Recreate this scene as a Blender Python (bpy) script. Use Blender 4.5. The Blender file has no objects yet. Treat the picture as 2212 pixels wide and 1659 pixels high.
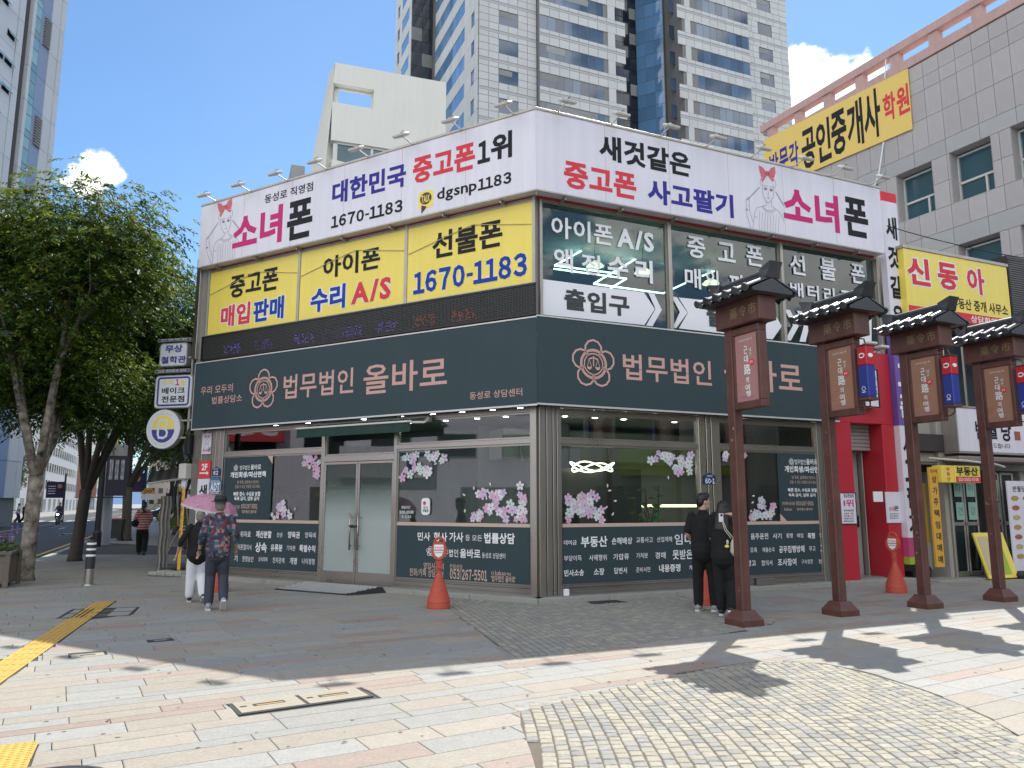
import bpy, math, random
import numpy as np
from mathutils import Vector, Matrix
R_ = random.Random(7)
sc = bpy.context.scene
COL = sc.collection
rad = math.radians

# ---------------------------------------------------------------- camera, sky, sun, exposure
CAM_H, TILT, FPX = 1.6, rad(8.85), 1660.0
cd = bpy.data.cameras.new('camera'); cam = bpy.data.objects.new('camera', cd); COL.objects.link(cam)
cam.location = (0, 0, CAM_H); cam.rotation_euler = (rad(90) + TILT, 0, 0)
cd.sensor_width = 36; cd.lens = FPX / 2212 * 36; cd.clip_start = .1; cd.clip_end = 6000
sc.camera = cam
SUN_AZ, SUN_EL = rad(25.2), rad(55.2)
sun = bpy.data.lights.new('sun', 'SUN'); sun.energy = 3.3; sun.angle = rad(.53); sun.color = (1, .965, .9)
so = bpy.data.objects.new('sun', sun); COL.objects.link(so)
sdir = Vector((math.sin(SUN_AZ) * math.cos(SUN_EL), math.cos(SUN_AZ) * math.cos(SUN_EL), math.sin(SUN_EL)))
so.rotation_euler = sdir.to_track_quat('Z', 'Y').to_euler(); so.location = sdir * 100
W = bpy.data.worlds.new('World'); sc.world = W; W.use_nodes = True
nt = W.node_tree; bg = nt.nodes['Background']
sky = nt.nodes.new('ShaderNodeTexSky'); sky.sky_type = 'NISHITA'; sky.sun_disc = False
sky.sun_elevation = SUN_EL; sky.sun_rotation = SUN_AZ; sky.air_density = 1.0; sky.dust_density = .15; sky.ozone_density = 1.6
tc = nt.nodes.new('ShaderNodeTexCoord')
def wn(t, **k):
    n = nt.nodes.new(t)
    for a, b in k.items():
        if a.startswith('i_'): n.inputs[int(a[2:])].default_value = b
        else: setattr(n, a, b)
    return n
def wl(a, b): nt.links.new(a, b)
def vmath(op, a, b=None):
    n = wn('ShaderNodeVectorMath', operation=op); wl(a, n.inputs[0])
    if b is not None:
        if hasattr(b, 'links'): wl(b, n.inputs[1])
        else: n.inputs[1].default_value = b
    return n
def fmath(op, a, b=None, c=None, clamp=False):
    n = wn('ShaderNodeMath', operation=op, use_clamp=clamp)
    for i, v in enumerate((a, b, c)):
        if v is None: continue
        if hasattr(v, 'links'): wl(v, n.inputs[i])
        else: n.inputs[i].default_value = v
    return n.outputs[0]
DIR = vmath('NORMALIZE', tc.outputs['Generated']).outputs[0]
# cumulus: noise over the whole sky dome, with cloud banks around several directions
ns = wn('ShaderNodeTexNoise'); ns.inputs['Scale'].default_value = 14; ns.inputs['Detail'].default_value = 9; ns.inputs['Roughness'].default_value = .56
mp = wn('ShaderNodeMapping'); mp.inputs['Scale'].default_value = (1, 1, 1.5); mp.inputs['Location'].default_value = (3.1, .7, 1.2); wl(DIR, mp.inputs[0]); wl(mp.outputs[0], ns.inputs['Vector'])
mask = None
def pixdir(px, py):
    u = 829.5 - py
    return Vector((px - 1106, FPX * math.cos(TILT) - u * math.sin(TILT), FPX * math.sin(TILT) + u * math.cos(TILT))).normalized()
banks = [(pixdir(1715, 180), .04, 1.0), (pixdir(1790, 205), .06, 1.55), (pixdir(1860, 165), .035, 1.25), (pixdir(1735, 140), .03, 1.2), (pixdir(1700, 250), .05, 1.1), (pixdir(222, 358), .022, 1.0), (pixdir(250, 385), .02, .9), (pixdir(215, 410), .035, .8)]
for az, el, r, s in ((200, 28, .5, 1.35), (150, 38, .45, 1.3), (240, 26, .45, 1.3), (105, 22, .35, 1.2), (285, 28, .35, 1.2), (180, 65, .35, 1.2), (60, 12, .12, .8), (300, 12, .12, .8)):
    banks.append((Vector((math.sin(rad(az)) * math.cos(rad(el)), math.cos(rad(az)) * math.cos(rad(el)), math.sin(rad(el)))), r, s))
for d, r, s in banks:
    dist = vmath('DISTANCE', DIR, tuple(d)).outputs['Value']
    m = wn('ShaderNodeMapRange', interpolation_type='SMOOTHSTEP'); wl(dist, m.inputs[0])
    m.inputs[1].default_value = r * 1.7; m.inputs[2].default_value = r * .2; m.inputs[3].default_value = 0; m.inputs[4].default_value = s
    mask = m.outputs[0] if mask is None else fmath('MAXIMUM', mask, m.outputs[0])
dens = fmath('ADD', fmath('MULTIPLY', mask, .42), fmath('MULTIPLY_ADD', ns.outputs['Fac'], 1.7, -.35))
cov = wn('ShaderNodeMapRange', interpolation_type='SMOOTHSTEP'); wl(dens, cov.inputs[0]); cov.inputs[1].default_value = .74; cov.inputs[2].default_value = .92
# thin veil
n2 = wn('ShaderNodeTexNoise'); n2.inputs['Scale'].default_value = 2.2; n2.inputs['Detail'].default_value = 5; wl(DIR, n2.inputs['Vector'])
veil = wn('ShaderNodeMapRange'); wl(n2.outputs['Fac'], veil.inputs[0]); veil.inputs[1].default_value = .4; veil.inputs[2].default_value = .75; veil.inputs[3].default_value = .0; veil.inputs[4].default_value = .05
shade = wn('ShaderNodeMapRange'); wl(ns.outputs['Fac'], shade.inputs[0]); shade.inputs[1].default_value = .35; shade.inputs[2].default_value = .6; shade.inputs[3].default_value = .82; shade.inputs[4].default_value = 1.05
ccol = wn('ShaderNodeVectorMath', operation='SCALE'); ccol.inputs[0].default_value = (11.2, 11.2, 11.2); wl(shade.outputs[0], ccol.inputs['Scale'])
mx = wn('ShaderNodeMix', data_type='RGBA'); mx.inputs[7].default_value = (6.2, 6.6, 7.2, 1)
tint = vmath('MULTIPLY', sky.outputs[0], (.80, .98, 1.10)).outputs[0]
wl(veil.outputs[0], mx.inputs[0]); wl(tint, mx.inputs[6])
gate_ = fmath('MULTIPLY', cov.outputs[0], fmath('MULTIPLY', mask, 5, clamp=True))
mx2 = wn('ShaderNodeMix', data_type='RGBA'); wl(gate_, mx2.inputs[0]); wl(mx.outputs[2], mx2.inputs[6]); wl(ccol.outputs[0], mx2.inputs[7])
wl(mx2.outputs[2], bg.inputs[0]); bg.inputs[1].default_value = .088
vs = sc.view_settings; vs.view_transform = 'Standard'; vs.look = 'None'; vs.exposure = .98; vs.gamma = 1; vs.use_curve_mapping = False
try:
    sc.cycles.max_bounces = 8; sc.cycles.transparent_max_bounces = 16; sc.cycles.caustics_reflective = False; sc.cycles.caustics_refractive = False
except Exception: pass

# ---------------------------------------------------------------- helpers: frames, objects, meshes
def ray(x, y):
    u = 829.5 - y
    return (x - 1106., FPX * math.cos(TILT) - u * math.sin(TILT), FPX * math.sin(TILT) + u * math.cos(TILT))
class FR:
    """upright frame: x to the viewer's right along a wall, y into the wall, z up"""
    def __init__(s, ox, oy, az, oz=0):
        a = rad(az); s.o = (ox, oy, oz); s.X = (math.sin(a), math.cos(a)); s.N = (math.cos(a), -math.sin(a))
    def w(s, x, y, z): return (s.o[0] + x * s.X[0] - y * s.N[0], s.o[1] + x * s.X[1] - y * s.N[1], s.o[2] + z)
    def q(s, px, py, out=0):
        r = ray(px, py); cx, cy = s.o[0] + s.N[0] * out, s.o[1] + s.N[1] * out
        k = (cx * s.N[0] + cy * s.N[1]) / (r[0] * s.N[0] + r[1] * s.N[1])
        return ((r[0] * k - cx) * s.X[0] + (r[1] * k - cy) * s.X[1], CAM_H + r[2] * k - s.o[2])
WORLD = FR(0, 0, 90)      # identity frame
ORG = {}
def org(p): return ORG.get(p.name, (0, 0, 0)) if p else (0, 0, 0)
def tag(o, label=None, cat=None, group=None, kind=None):
    if label: o['label'] = label
    if cat: o['category'] = cat
    if group: o['group'] = group
    if kind: o['kind'] = kind
    return o
def thing(name, label, cat, loc=(0, 0, 0), group=None):
    o = bpy.data.objects.new(name, None); COL.objects.link(o); o.location = loc; o.empty_display_size = .2
    ORG[o.name] = tuple(loc); return tag(o, label, cat, group)
def link(name, me, mat, parent=None, o3=None):
    o = bpy.data.objects.new(name, me); COL.objects.link(o)
    if mat and not me.materials: me.materials.append(mat)
    if parent: o.parent = parent; ORG[o.name] = org(parent)
    else:
        o3 = o3 or (0, 0, 0); o.location = o3; ORG[o.name] = tuple(o3)
    return o
def copy_tree(o, loc=None, rz=None, parent=None):
    c = o.copy(); COL.objects.link(c)
    if parent: c.parent = parent
    if loc is not None: c.location = loc
    if rz is not None: c.rotation_euler = (0, 0, rz)
    ORG[c.name] = tuple(c.location) if parent is None else org(parent)
    for ch in list(o.children): copy_tree(ch, parent=c)
    return c
class MB:
    def __init__(s, fr=WORLD): s.f = fr; s.v = []; s.p = []
    def add(s, vs, fs):
        n = len(s.v); s.v += [s.f.w(*v) for v in vs]; s.p += [tuple(i + n for i in f) for f in fs]; return s
    def box(s, x0, x1, y0, y1, z0, z1, c=0):
        x0, x1 = min(x0, x1), max(x0, x1); y0, y1 = min(y0, y1), max(y0, y1); z0, z1 = min(z0, z1), max(z0, z1)
        if not c:
            return s.add([(x, y, z) for z in (z0, z1) for y in (y0, y1) for x in (x0, x1)],
                         [(0, 2, 3, 1), (4, 5, 7, 6), (0, 1, 5, 4), (2, 6, 7, 3), (0, 4, 6, 2), (1, 3, 7, 5)])
        c = min(c, (x1 - x0) * .45, (y1 - y0) * .45, (z1 - z0) * .45)
        V = []; idx = {}
        for zi, z in enumerate((z0, z1)):
            for yi, y in enumerate((y0, y1)):
                for xi, x in enumerate((x0, x1)):
                    sx, sy, sz = 1 - 2 * xi, 1 - 2 * yi, 1 - 2 * zi
                    for k, p in enumerate(((x, y + sy * c, z + sz * c), (x + sx * c, y, z + sz * c), (x + sx * c, y + sy * c, z))):
                        idx[xi, yi, zi, k] = len(V); V.append(p)
        g = lambda a, b, d, k: idx[a, b, d, k]
        F = [(g(0,0,0,0), g(0,0,1,0), g(0,1,1,0), g(0,1,0,0)), (g(1,0,0,0), g(1,1,0,0), g(1,1,1,0), g(1,0,1,0)),
             (g(0,0,0,1), g(1,0,0,1), g(1,0,1,1), g(0,0,1,1)), (g(0,1,0,1), g(0,1,1,1), g(1,1,1,1), g(1,1,0,1)),
             (g(0,0,0,2), g(0,1,0,2), g(1,1,0,2), g(1,0,0,2)), (g(0,0,1,2), g(1,0,1,2), g(1,1,1,2), g(0,1,1,2))]
        for a in (0, 1):
            for b in (0, 1):
                F.append((g(a,b,0,0), g(a,b,1,0), g(a,b,1,1), g(a,b,0,1)) if a != b else (g(a,b,0,0), g(a,b,0,1), g(a,b,1,1), g(a,b,1,0)))
                F.append((g(0,a,b,1), g(1,a,b,1), g(1,a,b,2), g(0,a,b,2)) if a == b else (g(0,a,b,1), g(0,a,b,2), g(1,a,b,2), g(1,a,b,1)))
                F.append((g(a,0,b,0), g(a,1,b,0), g(a,1,b,2), g(a,0,b,2)) if a != b else (g(a,0,b,0), g(a,0,b,2), g(a,1,b,2), g(a,1,b,0)))
        for a in (0, 1):
            for b in (0, 1):
                for d in (0, 1):
                    t = (g(a,b,d,0), g(a,b,d,1), g(a,b,d,2)); F.append(t if (a + b + d) % 2 == 0 else t[::-1])
        return s.add(V, F)
    def prism(s, pts, y0, y1):         # polygon in x,z, extruded along y
        n = len(pts)
        return s.add([(x, y0, z) for x, z in pts] + [(x, y1, z) for x, z in pts],
                     [tuple(range(n)), tuple(range(2 * n - 1, n - 1, -1))] + [(i, i + n, (i + 1) % n + n, (i + 1) % n) for i in range(n)])
    def slab(s, pts, z0, z1):          # polygon in x,y, extruded along z
        n = len(pts)
        return s.add([(x, y, z0) for x, y in pts] + [(x, y, z1) for x, y in pts],
                     [tuple(range(n))[::-1], tuple(range(n, 2 * n))] + [(i, (i + 1) % n, (i + 1) % n + n, i + n) for i in range(n)])
    def quad(s, *pts): return s.add(pts, [tuple(range(len(pts)))])
    def tube(s, pts, rs, n=8, caps=True, flat=None):
        pts = [Vector(p) for p in pts]
        if not hasattr(rs, '__len__'): rs = [rs] * len(pts)
        V = []; F = []; ref = None
        for i, p in enumerate(pts):
            t = (pts[min(i + 1, len(pts) - 1)] - pts[max(i - 1, 0)]).normalized()
            if ref is None:
                ref = Vector((0, 0, 1)) if abs(t.z) < .9 else Vector((1, 0, 0))
            a = t.cross(ref).normalized(); b = a.cross(t).normalized(); ref = b
            r = rs[i]; ra, rb = (r if hasattr(r, '__len__') else (r, r))
            for k in range(n):
                an = 2 * math.pi * k / n; V.append(tuple(p + a * math.cos(an) * ra + b * math.sin(an) * rb))
        for i in range(len(pts) - 1):
            for k in range(n):
                k2 = (k + 1) % n; F.append((i * n + k, i * n + k2, (i + 1) * n + k2, (i + 1) * n + k))
        if caps: F.append(tuple(range(n))[::-1]); F.append(tuple(range((len(pts) - 1) * n, len(pts) * n)))
        return s.add(V, F)
    def lathe(s, cx, cy, prof, n=16, sx=1, sy=1):   # prof: (r,z) bottom to top
        V = []; F = []
        for r, z in prof:
            for k in range(n):
                a = 2 * math.pi * k / n; V.append((cx + r * sx * math.cos(a), cy + r * sy * math.sin(a), z))
        for i in range(len(prof) - 1):
            for k in range(n):
                k2 = (k + 1) % n; F.append((i * n + k, i * n + k2, (i + 1) * n + k2, (i + 1) * n + k))
        F.append(tuple(range(n))[::-1]); F.append(tuple(range((len(prof) - 1) * n, len(prof) * n)))
        return s.add(V, F)
    def ribbon(s, pts, w, y, closed=False, th=.004):   # flat printed line in x,z
        n = len(pts); V = []; F = []
        for i in range(n):
            a = pts[(i - 1) % n if closed else max(i - 1, 0)]; b = pts[(i + 1) % n if closed else min(i + 1, n - 1)]
            dx, dz = b[0] - a[0], b[1] - a[1]; l = math.hypot(dx, dz) or 1; nx, nz = -dz / l * w / 2, dx / l * w / 2
            V += [(pts[i][0] + nx, y, pts[i][1] + nz), (pts[i][0] - nx, y, pts[i][1] - nz)]
        for i in range(n if closed else n - 1):
            j = (i + 1) % n; F.append((2 * i, 2 * i + 1, 2 * j + 1, 2 * j))
        return s.add(V, F)
    def mesh(s, name, o3=(0, 0, 0), smooth=False):
        me = bpy.data.meshes.new(name)
        me.from_pydata([(v[0] - o3[0], v[1] - o3[1], v[2] - o3[2]) for v in s.v], [], s.p)
        if smooth: me.shade_smooth()
        me.update(); return me
    def build(s, name, mat, parent=None, smooth=False, loc=None, kind=None, label=None):
        o3 = org(parent) if parent else (loc or (0, 0, 0))
        o = link(name, s.mesh(name, o3, smooth), mat, parent, o3)
        if kind: o['kind'] = kind
        if label: o['label'] = label
        return o
def circ(cx, cz, rx, rz=None, n=24, a0=0, a1=360):
    rz = rz or rx; m = n if abs(a1 - a0) >= 360 else n + 1
    return [(cx + rx * math.cos(rad(a0 + (a1 - a0) * i / n)), cz + rz * math.sin(rad(a0 + (a1 - a0) * i / n))) for i in range(m)]

# ---------------------------------------------------------------- materials
_M = {}
def mat(name, col=(.5, .5, .5), rough=.6, metal=0, var=.06, vs=2.5, bump=0, bs=30, spec=.5, emit=None, es=1, rnd=0, coat=0, streak=0, trans=0):
    if name in _M: return _M[name]
    m = bpy.data.materials.new(name); m.use_nodes = True; t = m.node_tree; b = t.nodes['Principled BSDF']; L = t.links.new
    b.inputs['Roughness'].default_value = rough; b.inputs['Metallic'].default_value = metal; b.inputs['Specular IOR Level'].default_value = spec
    if coat: b.inputs['Coat Weight'].default_value = coat
    tcn = t.nodes.new('ShaderNodeTexCoord'); obj = tcn.outputs['Object']
    f = None
    def nz(scale, detail=4, vec=None, sc3=None):
        n = t.nodes.new('ShaderNodeTexNoise'); n.inputs['Scale'].default_value = scale; n.inputs['Detail'].default_value = detail
        v = vec or obj
        if sc3:
            mp = t.nodes.new('ShaderNodeMapping'); mp.inputs['Scale'].default_value = sc3; L(v, mp.inputs[0]); v = mp.outputs[0]
        L(v, n.inputs['Vector']); return n.outputs['Fac']
    def mth(op, a, b2):
        n = t.nodes.new('ShaderNodeMath'); n.operation = op
        for i, v in enumerate((a, b2)):
            if hasattr(v, 'links'): L(v, n.inputs[i])
            else: n.inputs[i].default_value = v
        return n.outputs[0]
    if var or rnd or streak:
        f = mth('MULTIPLY_ADD', nz(vs), 2 * var); f.node.inputs[2].default_value = 1 - var
        if streak:
            g = mth('MULTIPLY_ADD', nz(1, 5, None, (9, 9, .35)), -2 * streak); g.node.inputs[2].default_value = 1 + streak * .6
            f = mth('MULTIPLY', f, g)
        if rnd:
            oi = t.nodes.new('ShaderNodeObjectInfo'); gm = t.nodes.new('ShaderNodeNewGeometry')
            r = mth('FRACT', mth('ADD', oi.outputs['Random'], gm.outputs['Random Per Island']), 0)
            g = mth('MULTIPLY_ADD', r, 2 * rnd); g.node.inputs[2].default_value = 1 - rnd; f = mth('MULTIPLY', f, g)
        sclr = t.nodes.new('ShaderNodeVectorMath'); sclr.operation = 'SCALE'; sclr.inputs[0].default_value = col[:3]; L(f, sclr.inputs['Scale'])
        L(sclr.outputs[0], b.inputs['Base Color'])
    else: b.inputs['Base Color'].default_value = (*col[:3], 1)
    if bump:
        bn = t.nodes.new('ShaderNodeBump'); bn.inputs['Strength'].default_value = bump; bn.inputs['Distance'].default_value = .02; L(nz(bs, 5), bn.inputs['Height']); L(bn.outputs[0], b.inputs['Normal'])
    if rough > .15:
        rr = mth('MULTIPLY_ADD', nz(vs * 2.3), .2); rr.node.inputs[2].default_value = rough - .1; L(rr, b.inputs['Roughness'])
    if emit:
        b.inputs['Emission Color'].default_value = (*emit, 1); b.inputs['Emission Strength'].default_value = es
    if trans:   # thin translucent sheet (leaves, umbrella cloth)
        tr = t.nodes.new('ShaderNodeBsdfTranslucent'); ms = t.nodes.new('ShaderNodeMixShader'); ms.inputs[0].default_value = trans
        if f is not None: L(sclr.outputs[0], tr.inputs[0])
        else: tr.inputs[0].default_value = (*col[:3], 1)
        out = t.nodes['Material Output']; L(b.outputs[0], ms.inputs[1]); L(tr.outputs[0], ms.inputs[2]); L(ms.outputs[0], out.inputs[0])
    _M[name] = m; return m
def glass(name, tint=(.78, .86, .84), ior=1.7, frost=None):
    m = bpy.data.materials.new(name); m.use_nodes = True; t = m.node_tree; t.nodes.clear(); L = t.links.new
    out = t.nodes.new('ShaderNodeOutputMaterial'); tr = t.nodes.new('ShaderNodeBsdfTransparent'); tr.inputs[0].default_value = (*tint, 1)
    gl = t.nodes.new('ShaderNodeBsdfGlossy'); gl.inputs['Roughness'].default_value = .01
    fr = t.nodes.new('ShaderNodeFresnel'); fr.inputs[0].default_value = ior
    gm = t.nodes.new('ShaderNodeNewGeometry'); iv = t.nodes.new('ShaderNodeMath'); iv.operation = 'SUBTRACT'; iv.inputs[0].default_value = 1; L(gm.outputs['Backfacing'], iv.inputs[1]); ml = t.nodes.new('ShaderNodeMath'); ml.operation = 'MULTIPLY'; L(fr.outputs[0], ml.inputs[0]); L(iv.outputs[0], ml.inputs[1])
    mx = t.nodes.new('ShaderNodeMixShader'); L(ml.outputs[0], mx.inputs[0]); L(tr.outputs[0], mx.inputs[1]); L(gl.outputs[0], mx.inputs[2]); last = mx.outputs[0]
    if frost:   # film applied to the pane, denser towards z = frost[0], clear above frost[1]
        tcn = t.nodes.new('ShaderNodeTexCoord'); sp = t.nodes.new('ShaderNodeSeparateXYZ'); L(tcn.outputs['Object'], sp.inputs[0])
        mr = t.nodes.new('ShaderNodeMapRange'); L(sp.outputs[2], mr.inputs[0]); mr.inputs[1].default_value = frost[0]; mr.inputs[2].default_value = frost[1]; mr.inputs[3].default_value = frost[2]; mr.inputs[4].default_value = .06
        tl = t.nodes.new('ShaderNodeBsdfTranslucent'); df = t.nodes.new('ShaderNodeBsdfDiffuse'); df.inputs[0].default_value = (.62, .68, .66, 1); tl.inputs[0].default_value = (.6, .66, .64, 1)
        ad = t.nodes.new('ShaderNodeMixShader'); L(df.outputs[0], ad.inputs[1]); L(tl.outputs[0], ad.inputs[2]); ad.inputs[0].default_value = .35
        m2 = t.nodes.new('ShaderNodeMixShader'); L(mr.outputs[0], m2.inputs[0]); L(last, m2.inputs[1]); L(ad.outputs[0], m2.inputs[2]); last = m2.outputs[0]
    L(last, out.inputs[0]); return m

# ---------------------------------------------------------------- lettering (the default font carries Hangul)
TQ = []
def TX(fr, s, x0, x1, z0, z1, y, parent, m, bold=.02, digits=False, name='lettering'):
    TQ.append((fr, s, x0, x1, z0, z1, y, parent, m, bold, digits, name))
def TP(fr, tr, s, a, b, out, parent, m, bold=.02, digits=False, name='lettering', lift=.004):
    (xa, za), (xb, zb) = fr.q(*tr(*a), out), fr.q(*tr(*b), out)
    TX(fr, s, xa, xb, min(za, zb), max(za, zb), -(out + lift), parent, m, bold, digits, name)
def fw(c): return chr(0xFF10 + int(c)) if c.isdigit() else c
LV = (.003, .008, .014, .02, .028, .036, .095)
def flush_text():
    # one text curve per weight holds every character once, one to a line; strings are then set from that library
    q2 = []; need = {}
    for q in TQ:
        bl = min(LV, key=lambda v: abs(v - q[9])); s = ''.join(fw(c) for c in q[1]) if q[10] else q[1]
        need.setdefault(bl, set()).update(s + fw('0')); q2.append((q, s, bl))
    lib = {}; objs = {}
    for bl, cs in need.items():
        chars = ['H'] + sorted(c for c in cs if c != ' ') + ['H']
        c = bpy.data.curves.new('tmp', 'FONT'); c.body = '\n'.join(chars); c.resolution_u = 2; c.bevel_depth = bl; c.bevel_resolution = 0; c.space_line = 3
        o = bpy.data.objects.new('tmp', c); COL.objects.link(o); objs[bl] = (o, chars)
    dg = bpy.context.evaluated_depsgraph_get()
    for bl, (o, chars) in objs.items():
        me = bpy.data.meshes.new_from_object(o.evaluated_get(dg)); n = len(me.vertices)
        a = np.empty(n * 3, 'f'); me.vertices.foreach_get('co', a); a = a.reshape(-1, 3)
        LS = -(a[:, 1].min() + bl) / (len(chars) - 1); line = np.round(-(a[:, 1] - .33) / LS).astype(int)
        loc = a.copy(); loc[:, 1] += line * LS; faces = [[] for _ in chars]
        for p in me.polygons:
            vi = tuple(p.vertices)
            if all(a[i, 2] < -1e-4 for i in vi): continue
            faces[line[vi[0]]].append(vi)
        for k, ch in enumerate(chars):
            if not faces[k]: continue
            idx = sorted({i for f in faces[k] for i in f}); mp_ = {v: j for j, v in enumerate(idx)}; A = loc[idx]
            lib[ch, bl] = (A, [tuple(mp_[i] for i in f) for f in faces[k]], A.min(0), A.max(0))
        bpy.data.meshes.remove(me); c = o.data; bpy.data.objects.remove(o); bpy.data.curves.remove(c)
    acc = {}
    for (fr, _, x0, x1, z0, z1, y, parent, m, _b, digits, name), s, bl in q2:
        key = (parent.name, m.name, name); mb = acc.setdefault(key, (MB(fr), parent, m, name))[0]; mb.f = fr
        def put(g, ox, sx, oz, sz, kx=1):
            mb.add([(ox + float(p[0]) * sx, y - max(float(p[2]), 0) / bl * .0006, oz + float(p[1]) * sz) for p in g[0]], g[1])
        if not digits:
            cur = 0; L = []
            for ch in s:
                g = lib.get((ch, bl))
                if g is None: cur += .28; continue
                if ord(ch) > 0x2E00: L.append((g, cur)); cur += .94
                else: L.append((g, cur - g[2][0])); cur += g[3][0] - g[2][0] + .05
            if not L: continue
            X0 = min(g[2][0] + c for g, c in L); X1 = max(g[3][0] + c for g, c in L); Z0 = min(g[2][1] for g, c in L); Z1 = max(g[3][1] for g, c in L)
            sx, sz = (x1 - x0) / (X1 - X0), (z1 - z0) / (Z1 - Z0)
            for g, c in L: put(g, x0 + (c - X0) * sx, sx, z0 - Z0 * sz, sz)
        else:
            raw = _; wt = [.55 if c in '-.)' else .45 if c == ' ' else .8 if c == '1' else 1 for c in raw]; tot = sum(wt); cx = x0
            r0 = lib[fw('0'), bl]; w0 = r0[3][0] - r0[2][0]; cw = (x1 - x0) / tot; k = cw * .86 / w0
            for c, wgt in zip(raw, wt):
                g = lib.get((fw(c), bl))
                if g:
                    w = (g[3][0] - g[2][0]); mid = cx + cw * wgt / 2; sx = k
                    if c in '-.)': sx = cw * (.42 if c == '-' else .3) / w
                    if c == '-': Z0, Z1 = z0 + (z1 - z0) * .40, z0 + (z1 - z0) * .54
                    elif c == '.': Z0, Z1 = z0, z0 + (z1 - z0) * .12
                    else: Z0, Z1 = z0, z1
                    sz = (Z1 - Z0) / (g[3][1] - g[2][1]); put(g, mid - (g[2][0] + w / 2) * sx, sx, Z0 - g[2][1] * sz, sz)
                cx += cw * wgt
    for mb, parent, m, name in acc.values(): mb.build(name, m, parent)

# regions of the photograph that positions were read from (offset, scale)
def rgn(ax, ay, k): return lambda x, y: (ax + x * k, ay + y * k)
r4 = rgn(387.1, 221.2, .375); rR = rgn(1106, 221.2, .375); rd = rgn(387.1, 746.6, .3666); rg = rgn(1133.6, 663.6, .4167)
r5 = rgn(1714.3, 553, .4669); r2 = rgn(829.5, 0, .425); r3 = rgn(1603.7, 0, .3666); r6 = rgn(1990.8, 110.6, .3331)
rq = rgn(1935.5, 857.2, .2667); rs2 = rgn(276.5, 691.3, .1833); rp = rgn(1465.4, 553, .2167); rs = rgn(0, 940.1, .23343); rw = rgn(663.6, 110.6, .175)

# common materials
ink = mat('ink_black', (.03, .03, .035), .75, var=0, spec=.12); red_ink = mat('ink_red', (.72, .07, .09), .75, var=0, spec=.12); mag = mat('ink_magenta', (.62, .045, .2), .75, var=0, spec=.12)
navy = mat('ink_navy', (.055, .05, .3), .75, var=0, spec=.12); blu = mat('ink_blue', (.03, .07, .36), .75, var=0, spec=.12); wht = mat('ink_white', (.86, .87, .88), .75, var=0, spec=.12)
rose = mat('ink_rose', (.62, .38, .34), .75, var=0, spec=.12); tan = mat('ink_tan', (.6, .45, .38), .75, var=0, spec=.12); grey_ink = mat('ink_grey', (.25, .25, .27), .75, var=0, spec=.12)
signwhite = mat('sign_sheet_white', (.80, .77, .85), .45, var=.05, vs=1.0, streak=.10, bump=.25, bs=1.3)
yel = mat('sign_sheet_yellow', (.93, .74, .13), .4, var=.08, vs=1.2, streak=.06, bump=.25, bs=1.2); paleyel = mat('ink_cream', (.88, .8, .5), .75, var=0, spec=.12)
steel = mat('stainless_steel', (.44, .41, .37), .3, .95, var=.05, vs=.6)
alu = mat('weathered_aluminium', (.42, .39, .35), .42, .6, var=.15, vs=3, streak=.15)
slate = mat('sign_sheet_slate', (.042, .068, .078), .6, spec=.22, var=.1, vs=.8, streak=.06, bump=.15, bs=.9)
granite = mat('granite_grey', (.3, .3, .28), .75, var=.14, vs=18, bump=.15, bs=60, streak=.05)
blackmetal = mat('black_metal', (.025, .025, .028), .4, .3, var=.1)
# ================================================================ GROUND
def stone_mat(name, col, v=.3, rn=.07):
    return mat(name, col, .72, var=v, vs=38, bump=.25, bs=90, rnd=rn, streak=.13)
asphalt = mat('asphalt', (.058, .058, .06), .85, var=.18, vs=1.2, bump=.3, bs=120)
mortar = mat('joint_mortar', (.085, .078, .07), .9, var=.2, vs=8)
farpave = mat('far_paving', (.26, .25, .24), .85, var=.12, vs=1.5, bump=.1)
st_grey = stone_mat('stone_grey', (.31, .305, .28)); st_beige = stone_mat('stone_beige', (.33, .30, .25)); st_pink = stone_mat('stone_pink', (.32, .255, .215))
cob_a = stone_mat('sett_pale', (.34, .315, .25), .3, .1); cob_b = stone_mat('sett_grey', (.265, .26, .235), .3, .1)
tac = mat('tactile_yellow', (.55, .34, .08), .7, var=.2, vs=6, bump=.2)
ro = FR(-13.51, 21.97, 67.2)      # street frame: x across (0 = near kerb line), y along it
MB().box(-3000, 3000, -1500, 4500, -.6, -.16).build('ground', farpave, kind='structure')
MB(ro).box(-13.2, -.0, -60, 420, -.15, -.125).build('road', asphalt, kind='structure')
pv = MB(); a = ro.w(.18, -40, 0); b = ro.w(.18, 300, 0)
pv.slab([(a[0], a[1]), (60, a[1]), (60, b[1]), (b[0], b[1])], -.158, -.014)
pavement = pv.build('pavement', mortar, kind='structure')
MB().slab([ro.w(.2, 12.5, 0)[:2], (-7.8, 26), (40, 26), (40, 290), ro.w(.2, 290, 0)[:2]], -.012, -.003).build('pavement_far', farpave, kind='structure')
kerbm = mat('kerb_granite', (.36, .36, .34), .8, var=.15, vs=6, bump=.1)
kb = MB(ro).build('kerb', kerbm, kind='structure'); 
for k in range(40):
    MB(ro).box(0, .18, -22 + k * 1.2, -22 + (k + 1) * 1.2 - .01, -.158, 0, .015).build('kerb_stone', kerbm, kb)
kf = MB(ro).box(-13.4, -13.2, -30, 300, -.158, .0, .02).build('far_kerb', kerbm, kind='structure')
MB(ro).box(-24, -13.4, -30, 300, -.158, -.01).build('far_sidewalk', farpave, kind='structure')
pw = mat('road_paint_white', (.62, .62, .6), .7, var=.2, vs=4); py_ = mat('road_paint_yellow', (.6, .36, .06), .7, var=.15, vs=4)
m = MB(ro)
for x in (-.62, -6.55, -12.7): m.box(x, x + .13, -30, 260, -.125, -.121)
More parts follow.
